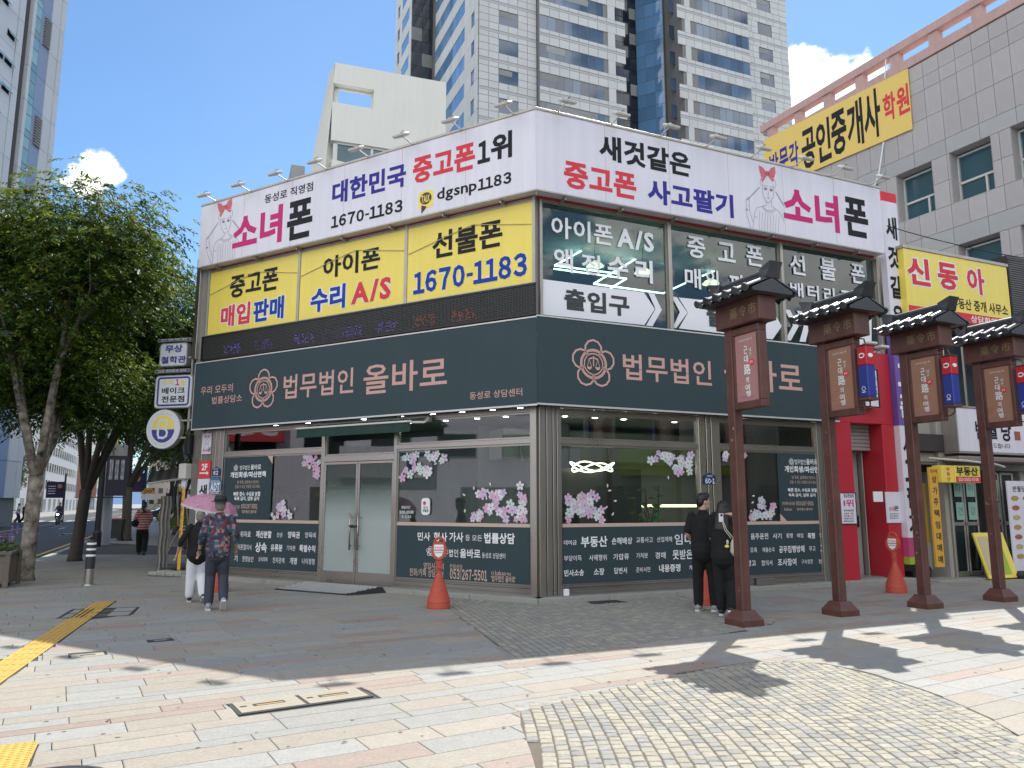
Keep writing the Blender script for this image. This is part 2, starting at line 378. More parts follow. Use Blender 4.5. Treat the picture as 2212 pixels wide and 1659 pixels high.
m.build('yellow_line', py_, kind='structure')
m = MB(ro)
for y0 in (2, 11, 20, 31, 45, 62, 84, 110):
    m.box(-4.0, -3.88, y0 + 5, y0 + 8, -.125, -.121)                       # lane dashes
for y0, x0 in ((5.5, -2.2), (14, -5.2), (24, -2.4), (24, -8.6), (40, -5.0)):
    for i, (u, v) in enumerate(((0, 0), (.35, 0), (0, .9), (.35, .9))): m.box(x0 + u * 1.9, x0 + u * 1.9 + .12, y0 + v * .2, y0 + v * .2 + 1.9, -.125, -.121)
    m.box(x0 - .1, x0 + .85, y0 + 2.3, y0 + 2.55, -.125, -.121)
for k in range(9): m.box(-12.3 + k * 1.35, -11.7 + k * 1.35, 62, 66, -.125, -.121)   # far crossing
m.build('road_marking', pw, kind='structure')

def inside(p, poly):
    x, y = p; r = False; j = len(poly) - 1
    for i in range(len(poly)):
        xi, yi = poly[i]; xj, yj = poly[j]
        if (yi > y) != (yj > y) and x < (xj - xi) * (y - yi) / (yj - yi) + xi: r = not r
        j = i
    return r
up_cob = [(-1.5, 14.6), (-1.18, 12.9), (-.95, 11.9), (-.55, 10.6), (-.25, 9.4), (.02, 8.3), (.75, 8.72), (1.45, 9.15), (2.5, 9.85), (3.4, 10.55), (3.7, 11.1), (3.1, 12.6), (2.9, 14.9)]
lo_cob = [(.25, 2.2), (.14, 5.0), (.06, 5.9), (.05, 6.52), (.5, 6.82), (1.01, 7.19), (1.5, 7.58), (2.04, 7.95), (2.5, 8.2), (2.95, 8.3), (3.25, 8.05), (3.45, 7.6), (3.6, 6.9), (3.62, 6.2), (3.5, 5.5), (3.15, 4.9), (3.0, 2.2)]
LF = FR(.44, 13.1, 120.4); RF = FR(.44, 13.1, 65.8)
bfoot = [LF.w(-8.95, -.2, 0)[:2], LF.w(0, -.2, 0)[:2], RF.w(0, -.2, 0)[:2], RF.w(8.6, -.2, 0)[:2], (12, 30), (-10, 30)]
t1 = FR(-4.94, 7.75, 71.5)      # tactile strip frame
tac1 = [t1.w(-.16, -3.5, 0)[:2], t1.w(.16, -3.5, 0)[:2], t1.w(.16, 5.7, 0)[:2], t1.w(-.16, 5.7, 0)[:2]]
t2 = FR(-2.97, 5.01, 65)
tac2 = [t2.w(-.9, -.3, 0)[:2], t2.w(0, -.3, 0)[:2], t2.w(0, .61, 0)[:2], t2.w(-.9, .61, 0)[:2]]
mh1 = FR(-2.10, 6.22, 58); mh1p = [mh1.w(-.02, -.02, 0)[:2], mh1.w(1.12, -.02, 0)[:2], mh1.w(1.12, .42, 0)[:2], mh1.w(-.02, .42, 0)[:2]]
mh2 = FR(-4.62, 8.36, 58); mh2p = [mh2.w(0, 0, 0)[:2], mh2.w(.36, 0, 0)[:2], mh2.w(.36, .24, 0)[:2], mh2.w(0, .24, 0)[:2]]
mh3 = FR(-4.24, 9.26, 58); mh3p = [mh3.w(0, 0, 0)[:2], mh3.w(.34, 0, 0)[:2], mh3.w(.34, .24, 0)[:2], mh3.w(0, .24, 0)[:2]]
mh4 = FR(-6.42, 11.2, 71.5); mh4p = [mh4.w(0, 0, 0)[:2], mh4.w(.95, 0, 0)[:2], mh4.w(.95, 1.0, 0)[:2], mh4.w(0, 1.0, 0)[:2]]
gr5 = FR(1.32, 12.78, 65.8); gr5p = [gr5.w(0, 0, 0)[:2], gr5.w(.62, 0, 0)[:2], gr5.w(.62, .3, 0)[:2], gr5.w(0, .3, 0)[:2]]
roadp = [ro.w(-30, -40, 0)[:2], ro.w(.19, -40, 0)[:2], ro.w(.19, 60, 0)[:2], ro.w(-30, 60, 0)[:2]]
EXC = [up_cob, lo_cob, bfoot, tac1, tac2, mh1p, mh2p, mh3p, mh4p, roadp]
def in_exc(x, y): return any(inside((x, y), p) for p in EXC)
def intervals(fr, yv, xa, xb, ok, step=.02):
    res = []; cur = None; x = xa
    while x <= xb:
        w = fr.w(x, yv, 0); g = ok(w[0], w[1])
        if g and cur is None: cur = x
        if not g and cur is not None: res.append((cur, x)); cur = None
        x += step
    if cur is not None: res.append((cur, xb))
    return [r for r in res if r[1] - r[0] > .05]
def lay(fr, rows, lens, ok, xa, xb, gap, rr):
    """rows of pieces in frame fr; yields quads in world xy, cut along the region's edge"""
    out = []
    for ya, yb, lenf, tagv in rows:
        A = intervals(fr, ya + .004, xa, xb, ok); B = intervals(fr, yb - .004, xa, xb, ok)
        if len(A) != len(B): A = B = intervals(fr, (ya + yb) / 2, xa, xb, ok)
        for (a0, a1), (b0, b1) in zip(A, B):
            x = min(a0, b0) - rr.random() * lenf() * .9; g = gap / 2
            while x < max(a1, b1):
                p, q = x, x + lenf(); P = [(p + g, ya + g), (q - g, ya + g), (q - g, yb - g), (p + g, yb - g)]
                for (e0, e1) in (((b0 + g, yb), (a0 + g, ya)), ((a1 - g, ya), (b1 - g, yb))):     # cut along the two slanted ends
                    R = []
                    for i in range(len(P)):
                        u, v = P[i - 1], P[i]; f = lambda w: (e1[0] - e0[0]) * (w[1] - e0[1]) - (e1[1] - e0[1]) * (w[0] - e0[0]); fu, fv = f(u), f(v)
                        if (fu >= 0) != (fv >= 0): k = fu / (fu - fv); R.append((u[0] + (v[0] - u[0]) * k, u[1] + (v[1] - u[1]) * k))
                        if fv >= 0: R.append(v)
                    P = R
                    if len(P) < 3: break
                if len(P) > 2:
                    ar = abs(sum(P[i - 1][0] * P[i][1] - P[i][0] * P[i - 1][1] for i in range(len(P)))) / 2
                    if ar > .0012: out.append(([fr.w(u, v, 0)[:2] for u, v in P], tagv))
                x = q
    return out
def pillow(mb, quad, z0, z1, c, jit=0, rr=None):
    n = len(quad); cx = sum(p[0] for p in quad) / n; cy = sum(p[1] for p in quad) / n
    top = []
    for p in quad:
        dx, dy = cx - p[0], cy - p[1]; l = math.hypot(dx, dy) or 1; k = min(.8, c * 1.4 / l)
        top.append((p[0] + dx * k, p[1] + dy * k, z1 + (rr.uniform(-jit, jit) if jit else 0)))
    V = [(p[0], p[1], z0) for p in quad] + [(p[0], p[1], z1 - c * .8) for p in quad] + top + [(cx, cy, z1 + (jit * 1.2 if jit else 0))]
    F = [(i, (i + 1) % n, (i + 1) % n + n, i + n) for i in range(n)] + [(i + n, (i + 1) % n + n, (i + 1) % n + 2 * n, i + 2 * n) for i in range(n)] + [(i + 2 * n, (i + 1) % n + 2 * n, 3 * n) for i in range(n)]
    mb.add(V, F)
def pave(parent, pieces, name, mats, z0, z1, c, jit, nmax=300, seed=3):
    rr = random.Random(seed)
    vis = lambda q: (lambda x, y: (abs(x) / max(y, .1) < .70 and y > 4.4, ))(sum(p[0] for p in q) / len(q), sum(p[1] for p in q) / len(q))[0]
    pieces = sorted(pieces, key=lambda p: (not vis(p[0]), math.hypot(p[0][0][0], p[0][0][1])))
    bulk = MB(); slots = []
    for i, (q, k) in enumerate(pieces):
        if i < nmax:
            mb = MB(); pillow(mb, q, z0, z1, c, jit, rr); mb.build(name, mats[k], parent)
        else:
            n = len(bulk.p); pillow(bulk, q, z0, z1, c, jit, rr); slots += [k] * (len(bulk.p) - n)
    if bulk.p:
        me = bulk.mesh(name + '_field', org(parent))
        for mm in mats: me.materials.append(mm)
        me.polygons.foreach_set('material_index', slots)
        o = bpy.data.objects.new(name + '_field', me); COL.objects.link(o); o.parent = parent; o['kind'] = 'stuff'; ORG[o.name] = org(parent)
pvf = FR(0, 0, 59.5); rr = random.Random(11)
rows = []; y = -3.0
while y < 30:
    h = rr.choice((.3, .3, .3, .15, .2, .2)); narrow = h < .25; pink = rr.random()
    lenf = (lambda n=narrow: rr.uniform(.55, 1.25) if n else rr.uniform(.55, .95))
    rows.append((y, y + h, lenf, ('n' if narrow else 'w'))); y += h
def vis_ok(x, y):
    if y < 3.6 or y > 25 or x > 13 + .3 * y: return False
    if abs(x) / y > .78: return False
    return not in_exc(x, y)
pcs = lay(pvf, rows, None, vis_ok, -22, 26, .0055, rr)
P2 = []
for q, tg in pcs:
    r = rr.random(); k = 2 if r < (.2 if tg == 'n' else .06) else 1 if r < (.5 if tg == 'n' else .42) else 0
    P2.append((q, k))
pave(pavement, P2, 'paving_stone', (st_grey, st_beige, st_pink), -.02, 0, .004, 0)
# setts
grout = mat('sett_grout', (.13, .105, .08), .9, var=.25, vs=6)
cob = MB().slab([(p[0], p[1]) for p in lo_cob], -.014, -.006).build('cobbled_paving', grout, kind='structure')
def cobrows(fr, y0, y1, h):
    rows = []; y = y0
    while y < y1: rows.append((y, y + h * rr.uniform(.95, 1.05), (lambda: rr.uniform(.08, .11)), 0)); y = rows[-1][1]
    return rows
cf = FR(0, 0, -2)
cc = [(q, 0 if rr.random() < .62 else 1) for q, _ in lay(cf, cobrows(cf, -4.1, -.05, .094), None, lambda x, y: inside((x, y), lo_cob) and y > 4.2, 2, 9.5, .010, rr)]
def wob(q): return [(x + .05 * math.sin(y * 1.3 + .4) + rr.uniform(-.004, .004), y + .04 * math.sin(x * 1.1) + rr.uniform(-.004, .004)) for x, y in q]
pave(cob, [(wob(q) if all(inside(p, lo_cob) for p in wob(q)) else q, k) for q, k in cc], 'sett', (cob_a, cob_b), -.014, .001, .006, .0015)
cob2 = MB().slab(up_cob[:11] + [(3.2, 12.5), (3.1, 13.9), (.5, 12.9), (-1.4, 13.8)], -.014, -.006).build('cobbled_paving', grout, kind='structure')
cf2 = FR(0, 0, -15)
cc = [(q, 1 if rr.random() < .7 else 0) for q, _ in lay(cf2, cobrows(cf2, -7, -1.2, .094), None, lambda x, y: inside((x, y), up_cob) and not inside((x, y), bfoot) and not inside((x, y), gr5p), 7, 16, .010, rr)]
pave(cob2, cc, 'sett', (cob_a, cob_b), -.014, .001, .006, .0015)
# tactile paving
def tactile(fr, x0, y0, nx, ny, s, bars, label):
    t = tag(MB(fr).box(x0, x0 + nx * s, y0, y0 + ny * s, -.02, -.006).build('tactile_paving', mortar), None, None, None, 'structure')
    for i in range(nx):
        for j in range(ny):
            a, b = x0 + i * s, y0 + j * s; mb = MB(fr).box(a + .003, a + s - .003, b + .003, b + s - .003, -.006, .001, .003)
            if bars:
                for k in range(4): mb.box(a + .035 + k * .064, a + .035 + k * .064 + .036, b + .015, b + s - .015, .001, .006, .002)
            else:
                for k in range(6):
                    for l in range(6): mb.lathe(a + .025 + k * .05, b + .025 + l * .05, [(.016, .001), (.012, .006)], 6)
            mb.build('tactile_tile', tac, t)
tactile(t1, -.15, -3.3, 1, 30, .3, True, '')
tactile(t2, -.9, -.29, 3, 3, .3, False, '')
iron = mat('cover_iron', (.07, .075, .08), .6, .5, var=.2, vs=8)
lidstone = mat('cover_stone_inlay', (.33, .30, .23), .75, var=.12, vs=7, bump=.2, bs=80)
# covers
t = thing('access_cover', 'double access cover inlaid with beige stone and two yellow slots', 'utility cover', (*mh1.w(.55, .2, 0)[:2], 0))
MB(mh1).box(0, 1.1, 0, .4, -.013, -.002).build('frame', iron, t)
for i in (0, 1):
    x0 = .03 + i * .535; lid = MB(mh1)
    for k in range(4): lid.box(x0, x0 + .505, .025 + k * .089, .025 + (k + 1) * .089 - .004, -.002, .004, .002)
    lid = lid.build('lid', lidstone, t)
    MB(mh1).box(x0 + .13, x0 + .38, .17, .24, .004, .0065).build('slot', iron, lid)
    MB(mh1).box(x0 + .15, x0 + .36, .172, .19, .0065, .0085).build('lifting_bar', tac, lid)
    MB(mh1).box(x0 + .03, x0 + .08, .19, .22, .004, .0065).build('keyhole', iron, lid)
for f, w, h, lab, lm in ((mh2, .36, .24, 'small access cover with pale stone inlay and yellow slot in sunlight', lidstone), (mh3, .34, .24, 'small dark access cover in the shaded paving', iron)):
    t = thing('access_cover', lab, 'utility cover', (*f.w(w / 2, h / 2, 0)[:2], 0))
    MB(f).box(0, w, 0, h, -.013, -.001).build('frame', iron, t); MB(f).box(.025, w - .025, .025, h - .025, -.001, .004, .002).build('lid', lm, t)
    MB(f).box(w * .3, w * .7, h * .42, h * .58, .004, .006).build('slot', iron if lm == lidstone else st_grey, t)
t = thing('access_cover', 'large square stone inlaid cover frame crossed by the yellow tactile strip', 'utility cover', (*mh4.w(.47, .5, 0)[:2], 0))
mb = MB(mh4)
for b in ((0, .95, 0, .04), (0, .95, .96, 1.0), (0, .04, .04, .96), (.91, .95, .04, .96), (.04, .91, .48, .52)): mb.box(*b, -.013, .003)
mb.build('frame', iron, t)
lid = MB(mh4)
for i in range(3):
    for b in ((.045, .475), (.525, .955)):
        if i != 1: lid.box(.045 + i * .29, .045 + i * .29 + .285, b[0], b[1], -.013, .001, .003)
lid.build('lid', st_grey, t)
c = ray(95, 1700); k = -1.6 / c[2]
t = thing('manhole_cover', 'round iron manhole cover at the bottom edge near yellow dotted tiles', 'manhole cover', (c[0] * k, c[1] * k, 0))
MB().lathe(c[0] * k, c[1] * k, [(.36, -.01), (.36, .004), (.33, .006), (.33, .003), (.0, .004)], 32).build('rim', iron, t)
t = thing('drain_grate', 'dark rectangular drain grate set in grey setts by the corner step', 'drain grate', (*gr5.w(.3, .15, 0)[:2], 0))
mb = MB(gr5); mb.box(0, .62, 0, .3, -.012, -.004); mb.build('pit', mat('pit_black', (.01, .01, .01), .9, var=0), t)
mb = MB(gr5)
for k in range(16): mb.box(.01 + k * .038, .03 + k * .038, .01, .29, -.004, .005)
mb.box(0, .62, 0, .012, -.004, .006); mb.box(0, .62, .288, .3, -.004, .006); mb.build('bars', iron, t)

gum = MB(); rg_ = random.Random(77)
for k in range(150):
    y = rg_.uniform(4.8, 13.5); x = rg_.uniform(-.7, .7) * y
    if in_exc(x, y): continue
    r_ = rg_.uniform(.008, .022); gum.add([(x + r_ * rg_.uniform(.7, 1.2) * math.cos(a), y + r_ * rg_.uniform(.7, 1.2) * math.sin(a), .0012) for a in [i * .785 for i in range(8)]], [tuple(range(8))])
gum.build('gum_spots', mat('gum_dark', (.10, .098, .09), .8, var=.3, vs=20), pavement, kind='stuff')
dead = MB()
for k in range(40):
    y = rg_.uniform(5, 17); x = rg_.uniform(-.6, .65) * y
    if inside((x, y), bfoot) : continue
    a = rg_.uniform(0, 6.28); dead.add([(x + .03 * (u * math.cos(a) - v * math.sin(a)), y + .03 * (u * math.sin(a) + v * math.cos(a)), .005 + h) for u, v, h in ((-1, 0, 0), (0, .35, .006), (1, 0, .002), (0, -.35, .008))], [(0, 1, 2, 3)])
dead.build('fallen_leaves', mat('leaf_fallen', (.16, .10, .03), .7, var=.3), None, kind='stuff')
# ================================================================ CORNER BUILDING
BL = thing('corner_building', 'two storey corner shop building with glass fronts, steel posts and big signboards', 'building', (.44, 13.1, 0))
plaster = mat('plaster_grey', (.42, .41, .39), .8, var=.1, vs=1.5, streak=.12)
darkwall = mat('dark_panel_wall', (.05, .045, .045), .6, var=.2)
redsteel = mat('red_primer_steel', (.35, .03, .03), .5, var=.15)
inwall = mat('interior_wall', (.42, .44, .42), .7, var=.05); marble = mat('interior_marble', (.30, .32, .30), .3, var=.35, vs=1.6)
inceil = mat('interior_ceiling', (.62, .64, .62), .8, var=.04); infloor = mat('interior_floor', (.25, .25, .24), .25, var=.1)
gl = glass('window_glass', (.8, .88, .86), 2.1); gl2 = glass('window_glass_upper', (.5, .66, .66), 1.9)
frost = glass('frosted_glass', (.74, .84, .81), 1.5, (1.25, 2.0, .88))
lamp_w = mat('lamp_glow', (.9, .9, .85), .5, var=0, emit=(1, .95, .85), es=9); lamp_y = mat('lamp_glow_warm', (.9, .7, .3), .5, var=0, emit=(1, .82, .5), es=2)
led_w = mat('led_strip_glow', (.9, 1, .95), .5, var=0, emit=(.85, 1, .92), es=4.5)
def P(fr, x, y): return fr.w(x, y, 0)[:2]
BACK = [P(RF, 8.45, 8), (-3.2, 24.5), (-9.5, 24.6)]
foot = [P(LF, -8.9, .12), P(LF, 0, .12), P(RF, 0, .12), P(RF, 8.45, .12)] + BACK
foot = [foot[0], foot[1], foot[3], *BACK]
MB().slab(foot, 7.1, 7.35).build('roof', plaster, BL)
MB().slab(foot, 3.45, 4.3).build('intermediate_floor', plaster, BL)
MB().slab(foot, 3.36, 3.44).build('ceiling', inceil, BL); MB().slab(foot, 7.0, 7.09).build('ceiling', inceil, BL)
MB().slab(foot, -.05, .1).build('floor', infloor, BL)
w = MB()
def wall2(mb, a, b, z0, z1, th=.15):
    dx, dy = b[0] - a[0], b[1] - a[1]; l = math.hypot(dx, dy); nx, ny = -dy / l * th, dx / l * th
    mb.slab([a, b, (b[0] + nx, b[1] + ny), (a[0] + nx, a[1] + ny)], z0, z1)
wall2(w, BACK[2], foot[0], 0, 7.0); wall2(w, BACK[1], BACK[2], 0, 7.0); wall2(w, BACK[0], BACK[1], 0, 7.0); wall2(w, P(RF, 8.45, .1), BACK[0], 0, 7.0)
w.build('wall', plaster, BL)
# interior partitions (what shows through the glass)
ib = MB(LF); ib.box(-8.2, -1.2, 3.6, 3.7, .1, 3.35); ib.build('interior_wall', marble, BL)
ib = MB(RF); ib.box(.6, 6.6, 4.2, 4.3, .1, 3.35); ib.build('interior_wall', inwall, BL)
ib = MB(RF)
for k in range(5): ib.tube([(1.2 + k * 1.1, 4.1, 3.3), (1.2 + k * 1.1, 3.6, 3.25), (1.2 + k * 1.1, 3.3, 3.0), (1.2 + k * 1.1, 3.2, 2.5)], .03, 6)
ib.box(.8, 6.4, 3.3, 4.1, 2.55, 3.2); ib.build('interior_bulkhead', inceil, BL)
MB(RF).box(4.2, 6.2, 2.6, 3.2, .1, 1.15).build('reception_counter', mat('counter_dark', (.06, .07, .08), .3), BL)
MB(RF).box(4.1, 6.3, 3.19, 3.22, 1.52, 1.58).build('counter_light', lamp_y, BL)
MB(RF).box(.7, 3.2, 1.7, 1.8, .1, 2.3).build('interior_partition', mat('partition_dark', (.09, .085, .075), .5), BL)
MB(LF).box(-3.0, -1.0, 2.4, 3.0, .1, 1.05).build('reception_counter', mat('counter_grey', (.25, .27, .26), .35), BL)
MB(RF).box(.3, 8.3, 5.5, 5.6, 4.3, 7.0).build('interior_wall', mat('upper_interior_wall', (.2, .27, .27), .7), BL)
for x, z, h in ((1.2, 5.4, .5), (3.1, 5.2, .9), (6.5, 5.3, .7)):
    MB(RF).box(x, x + 1.1, 3.4, 3.9, 4.3, z + h).build('display_shelf', mat('display_shelf', (.5, .52, .5), .5), BL)
dl = MB(LF)
for x in (-7.2, -6.2, -4.6, -3.6, -2.8, -2.1, -1.4, -.8):
    for y in (.8, 1.9): dl.lathe(x + (y - .8) * .3, y, [(.055, 3.352), (.055, 3.358)], 10)
dl.f = RF
for x in (.9, 1.6, 2.3, 3.0, 4.3, 5.2): 
    for y in (.9, 2.0): dl.lathe(x, y, [(.055, 3.352), (.055, 3.358)], 10)
dl.build('downlight', lamp_w, BL)
zl = MB(RF)
def strip(a, b, mb=zl): mb.tube([a, b], .017, 4)
for (ax, ay), (bx, by) in (((240, 820), (418, 845)), ((418, 845), (245, 940)), ((245, 940), (600, 985)), ((240, 958), (660, 1015)), ((660, 1015), (560, 1075)), ((715, 900), (920, 932)), ((715, 900), (470, 1045)), ((470, 1045), (870, 1100)), ((870, 1100), (1000, 1040)), ((1010, 945), (1190, 960)), ((1190, 960), (1095, 1000))):
    a = RF.q(*rR(ax, ay), -2.2); b = RF.q(*rR(bx, by), -2.2); strip((a[0], 2.2, a[1]), (b[0], 2.2, b[1]))
zl.build('ceiling_light_strip', led_w, BL)
a = RF.q(*rR(1700, 880), -2.0); b = RF.q(*rR(1920, 905), -2.0)
MB(RF).box(a[0], b[0], 1.9, 2.3, a[1] + .03, a[1] + .09).build('ceiling_light_panel', mat('led_green_glow', (.7, 1, .5), .5, var=0, emit=(.75, 1, .45), es=2.2), BL)
for ax, ay in ((478, 940), (755, 978), (1145, 1040)):
    x, z = RF.q(*rR(ax, ay), -1.5); pl = MB(RF).lathe(x, 1.5, [(.19, z - .02), (.12, z + .05), (.03, z + .09)], 16)
    pl = pl.build('pendant_lamp', lamp_y, BL); MB(RF).tube([(x, 1.5, z + .09), (x, 1.5, 7.0)], .008, 4).build('cord', blackmetal, pl)
x, z = RF.q(*rg(350, 828), -1.4)
rl = MB(RF)
for k in range(2):
    rl.tube([(x + .42 * math.cos(t) * (1 + .1 * k), 1.4 + .3 * math.sin(t), z + .09 * math.sin(2 * t + k * 1.9)) for t in [i * math.pi / 12 for i in range(25)]], .016, 5)
rl.build('ring_lamp', mat('ring_glow', (.9, .9, .8), .5, var=0, emit=(1, .9, .65), es=2), BL)
TP(LF, rd, '법무법인', (540, 895), (765, 830), -3.55, BL, mat('gold_letter', (.55, .42, .08), .3, .6, var=0), .03, name='gold_lettering')
TP(LF, rd, '올바로', (795, 885), (1010, 825), -3.55, BL, _M['gold_letter'], .04, name='gold_lettering')

# ---- steel posts, rails, base
def part(fr, name, m, *boxes, parent=BL, c=.006):
    mb = MB(fr)
    for b in boxes: mb.box(*b, c)
    return mb.build(name, m, parent)
for fr, segs in ((LF, ((-8.93, -8.62), (-8.29, -8.16), (-8.15, -8.02), (-8.01, -7.9))), (LF, ((-.125, -.005),)), (RF, ((.005, .13), (.145, .25), (.265, .33), (.345, .425))), (RF, ((3.345, 3.5), (3.52, 3.62), (3.64, 3.84))), (RF, ((6.30, 6.44), (6.46, 6.72)))):
    for a, b in segs: part(fr, 'steel_post', steel, (a, b, -.05, .1, .04, 3.3))
part(LF, 'steel_post', steel, (-4.965, -4.88, -.03, .1, .04, 3.3)); part(LF, 'steel_post', steel, (-3.095, -3.03, -.03, .1, .04, 3.3))
for fr, a, b in ((LF, -7.9, -4.965), (LF, -3.03, -.125), (RF, .425, 3.345), (RF, 3.84, 6.30)):
    part(fr, 'transom_rail', steel, (a, b, -.03, .08, 2.62, 2.71)); part(fr, 'head_rail', steel, (a, b, -.02, .08, 3.16, 3.24))
    bs = part(fr, 'base_panel', steel, (a, b, -.02, .1, .055, .2), (a, b, -.04, -.02, .2, .232), (a, b, -.035, -.02, .12, .135))
part(LF, 'transom_rail', steel, (-4.88, -3.095, -.03, .08, 2.425, 2.55))
part(LF, 'steel_panel', steel, (-8.62, -8.29, 0, .08, .04, 3.24))
st = mat('granite_step', (.33, .33, .3), .8, var=.18, vs=9, bump=.2, bs=50, streak=.06)
def dirt_step(fr, xs):
    for a, b in zip(xs[:-1], xs[1:]): part(fr, 'step_stone', st, (a + .003, b - .003, -.26, .0, -.03, .075), c=.008)
dirt_step(LF, [-9.0, -7.6, -6.2, -4.95, -3.6, -2.4, -1.2, .12]); dirt_step(RF, [-.12, 1.2, 2.6, 4.0, 5.4, 6.75])
part(RF, 'socket_box', steel, (4.55, 4.95, -.12, -.045, .08, .2)); part(RF, 'outlet_cover', wht, (.43, .52, -.11, -.05, .08, .19))

# ---- glazing
def window(fr, x0, x1, z0, z1, g=gl, fm=steel, t=.03):
    o = MB(fr); o.box(x0, x1, 0, .05, z0, z0 + t); o.box(x0, x1, 0, .05, z1 - t, z1); o.box(x0, x0 + t, 0, .05, z0 + t, z1 - t); o.box(x1 - t, x1, 0, .05, z0 + t, z1 - t)
    o = o.build('window', fm, BL); MB(fr).box(x0 + t, x1 - t, .02, .028, z0 + t, z1 - t).build('pane', g, o); return o
wL1 = window(LF, -7.9, -4.965, .232, 2.62); window(LF, -7.9, -4.965, 2.71, 3.16)
window(LF, -4.88, -3.095, 2.55, 3.16)
wL2 = window(LF, -3.03, -.125, .232, 2.62); window(LF, -3.03, -.125, 2.71, 3.16)
wR1 = window(RF, .425, 3.345, .232, 2.62); window(RF, .425, 3.345, 2.71, 3.16)
wR2 = window(RF, 3.84, 6.30, .232, 2.62); window(RF, 3.84, 6.30, 2.71, 3.16)
for x0, x1, hx in ((-4.88, -3.995, -4.09), (-3.985, -3.095, -3.89)):
    d = MB(LF)
    for b in ((x0, x1, -.02, .04, .08, .3), (x0, x1, -.02, .04, 2.37, 2.42), (x0, x0 + .045, -.02, .04, .3, 2.37), (x1 - .045, x1, -.02, .04, .3, 2.37)): d.box(*b, .004)
    d = d.build('door', steel, BL); MB(LF).box(x0 + .045, x1 - .045, .0, .01, .3, 2.37).build('pane', frost, d)
    h = MB(LF); h.tube([(hx, -.09, .72), (hx, -.09, 1.42)], .017, 8); h.tube([(hx, -.02, .8), (hx, -.09, .8)], .01, 6); h.tube([(hx, -.02, 1.34), (hx, -.09, 1.34)], .01, 6)
    h.build('handle', steel, d, smooth=True)
lk = MB(LF); lk.tube([(-4.09, -.1, 1.18), (-4.04, -.13, 1.16), (-3.94, -.13, 1.16), (-3.89, -.1, 1.18)], .02, 6); lk.box(-4.02, -3.97, -.15, -.1, 1.14, 1.2, .01); lk.build('door_lock', blackmetal, BL)
# sheet panels under the windows, pink stripe, corner posters
def sheet(fr, m, pts, par, name='window_film', y=-.006): return MB(fr).prism(pts, y, y + .004).build(name, m, par)
for fr, x0, x1, par in ((LF, -7.87, -4.995, wL1), (LF, -3.0, -.155, wL2), (RF, .455, 3.315, wR1), (RF, 3.87, 6.27, wR2)):
    sheet(fr, slate, [(x0, .262), (x1, .262), (x1, 1.2), (x0, 1.2)], par); sheet(fr, tan, [(x0, 1.202), (x1, 1.202), (x1, 1.262), (x0, 1.262)], par, 'film_stripe')
(a, b), (c, d) = LF.q(*rd(272, 656)), LF.q(*rd(535, 1035))
sheet(LF, slate, [(a, 1.264), (c, 1.264), (c, b - .2), (c - .17, b - .02), (a, b - .02)], wL1); sheet(LF, tan, [(c, b - .19), (c, b - .02), (c - .16, b - .02)], wL1, 'film_corner')
(a, b), (c, d) = RF.q(*rg(1305, 740)), RF.q(*rg(1545, 1105))
sheet(RF, slate, [(a + .17, 1.264), (6.27, 1.264), (6.27, 2.585), (a, 2.585), (a, 1.42)], wR2); sheet(RF, tan, [(a, 1.264), (a + .165, 1.264), (a, 1.41)], wR2, 'film_corner')

# ---- cherry blossom stickers
bl_c = [mat('blossom_pink', (.68, .42, .58), .5, var=.05), mat('blossom_white', (.74, .73, .76), .5, var=.04), mat('blossom_pale', (.6, .7, .66), .5, var=.05), mat('blossom_lilac', (.62, .5, .66), .5, var=.05)]
def blossoms(fr, tr, pts, n, par, sz=.085, seed=1, stray=8, box=None):
    rr = random.Random(seed); mbs = [MB(fr) for _ in bl_c]; n = int(n * .72); ce = MB(fr)
    (x0, z0), (x1, z1) = fr.q(*tr(*box[0])), fr.q(*tr(*box[1])); z0, z1 = min(z0, z1), max(z0, z1); z0 = max(z0, 1.27); z1 = min(z1, 2.58)
    for i in range(n):
        px, py, s = rr.choice(pts); cx, cz = fr.q(*tr(px + rr.gauss(0, s * 1.35), py + rr.gauss(0, s * 1.1)))
        r = sz * rr.uniform(.6, 1.15)
        if not (x0 + r < cx < x1 - r and z0 + r * .6 < cz < z1 - r * .6): continue
        a0 = rr.uniform(0, 72); mb = mbs[rr.randrange(4)]; y = -.007 - i * .00012
        ce.quad(*[(cx + r * .2 * math.cos(rad(a0 + 36 + 60 * k)), y - .00006, cz + r * .2 * math.sin(rad(a0 + 36 + 60 * k))) for k in range(6)])
        for k in range(5):
            a = rad(a0 + 72 * k); c, s_ = math.cos(a), math.sin(a)
            pt = [(0, 0), (.45, .3), (.85, .28), (1, .1), (.9, 0), (1, -.1), (.85, -.28), (.45, -.3)]
            mb.quad(*[(cx + r * (u * c - v * s_), y, cz + r * (u * s_ + v * c)) for u, v in pt])
    for i in range(stray):
        cx, cz = rr.uniform(x0 + .1, x1 - .1), rr.uniform(z0 + .15, z1 - .1); a = rr.uniform(0, 6); mb = mbs[1]
        mb.quad(*[(cx + .035 * (u * math.cos(a) - v * math.sin(a)), -.007, cz + .035 * (u * math.sin(a) + v * math.cos(a))) for u, v in ((1, 0), (.3, .45), (-.8, .3), (-1, 0), (-.8, -.3), (.3, -.45))])
    ce.build('blossom_centre', mat('blossom_centre', (.5, .16, .34), .5, var=0), par)
    for mb, m in zip(mbs, bl_c):
        if mb.p: mb.build('blossom_sticker', m, par)
blossoms(LF, rd, [(1320, 680, 25), (1340, 720, 28), (1410, 640, 30), (1500, 650, 30), (1560, 620, 18), (1450, 740, 14), (1310, 760, 15)], 60, wL2, .085, 1, 4, ((1290, 600), (1600, 800)))
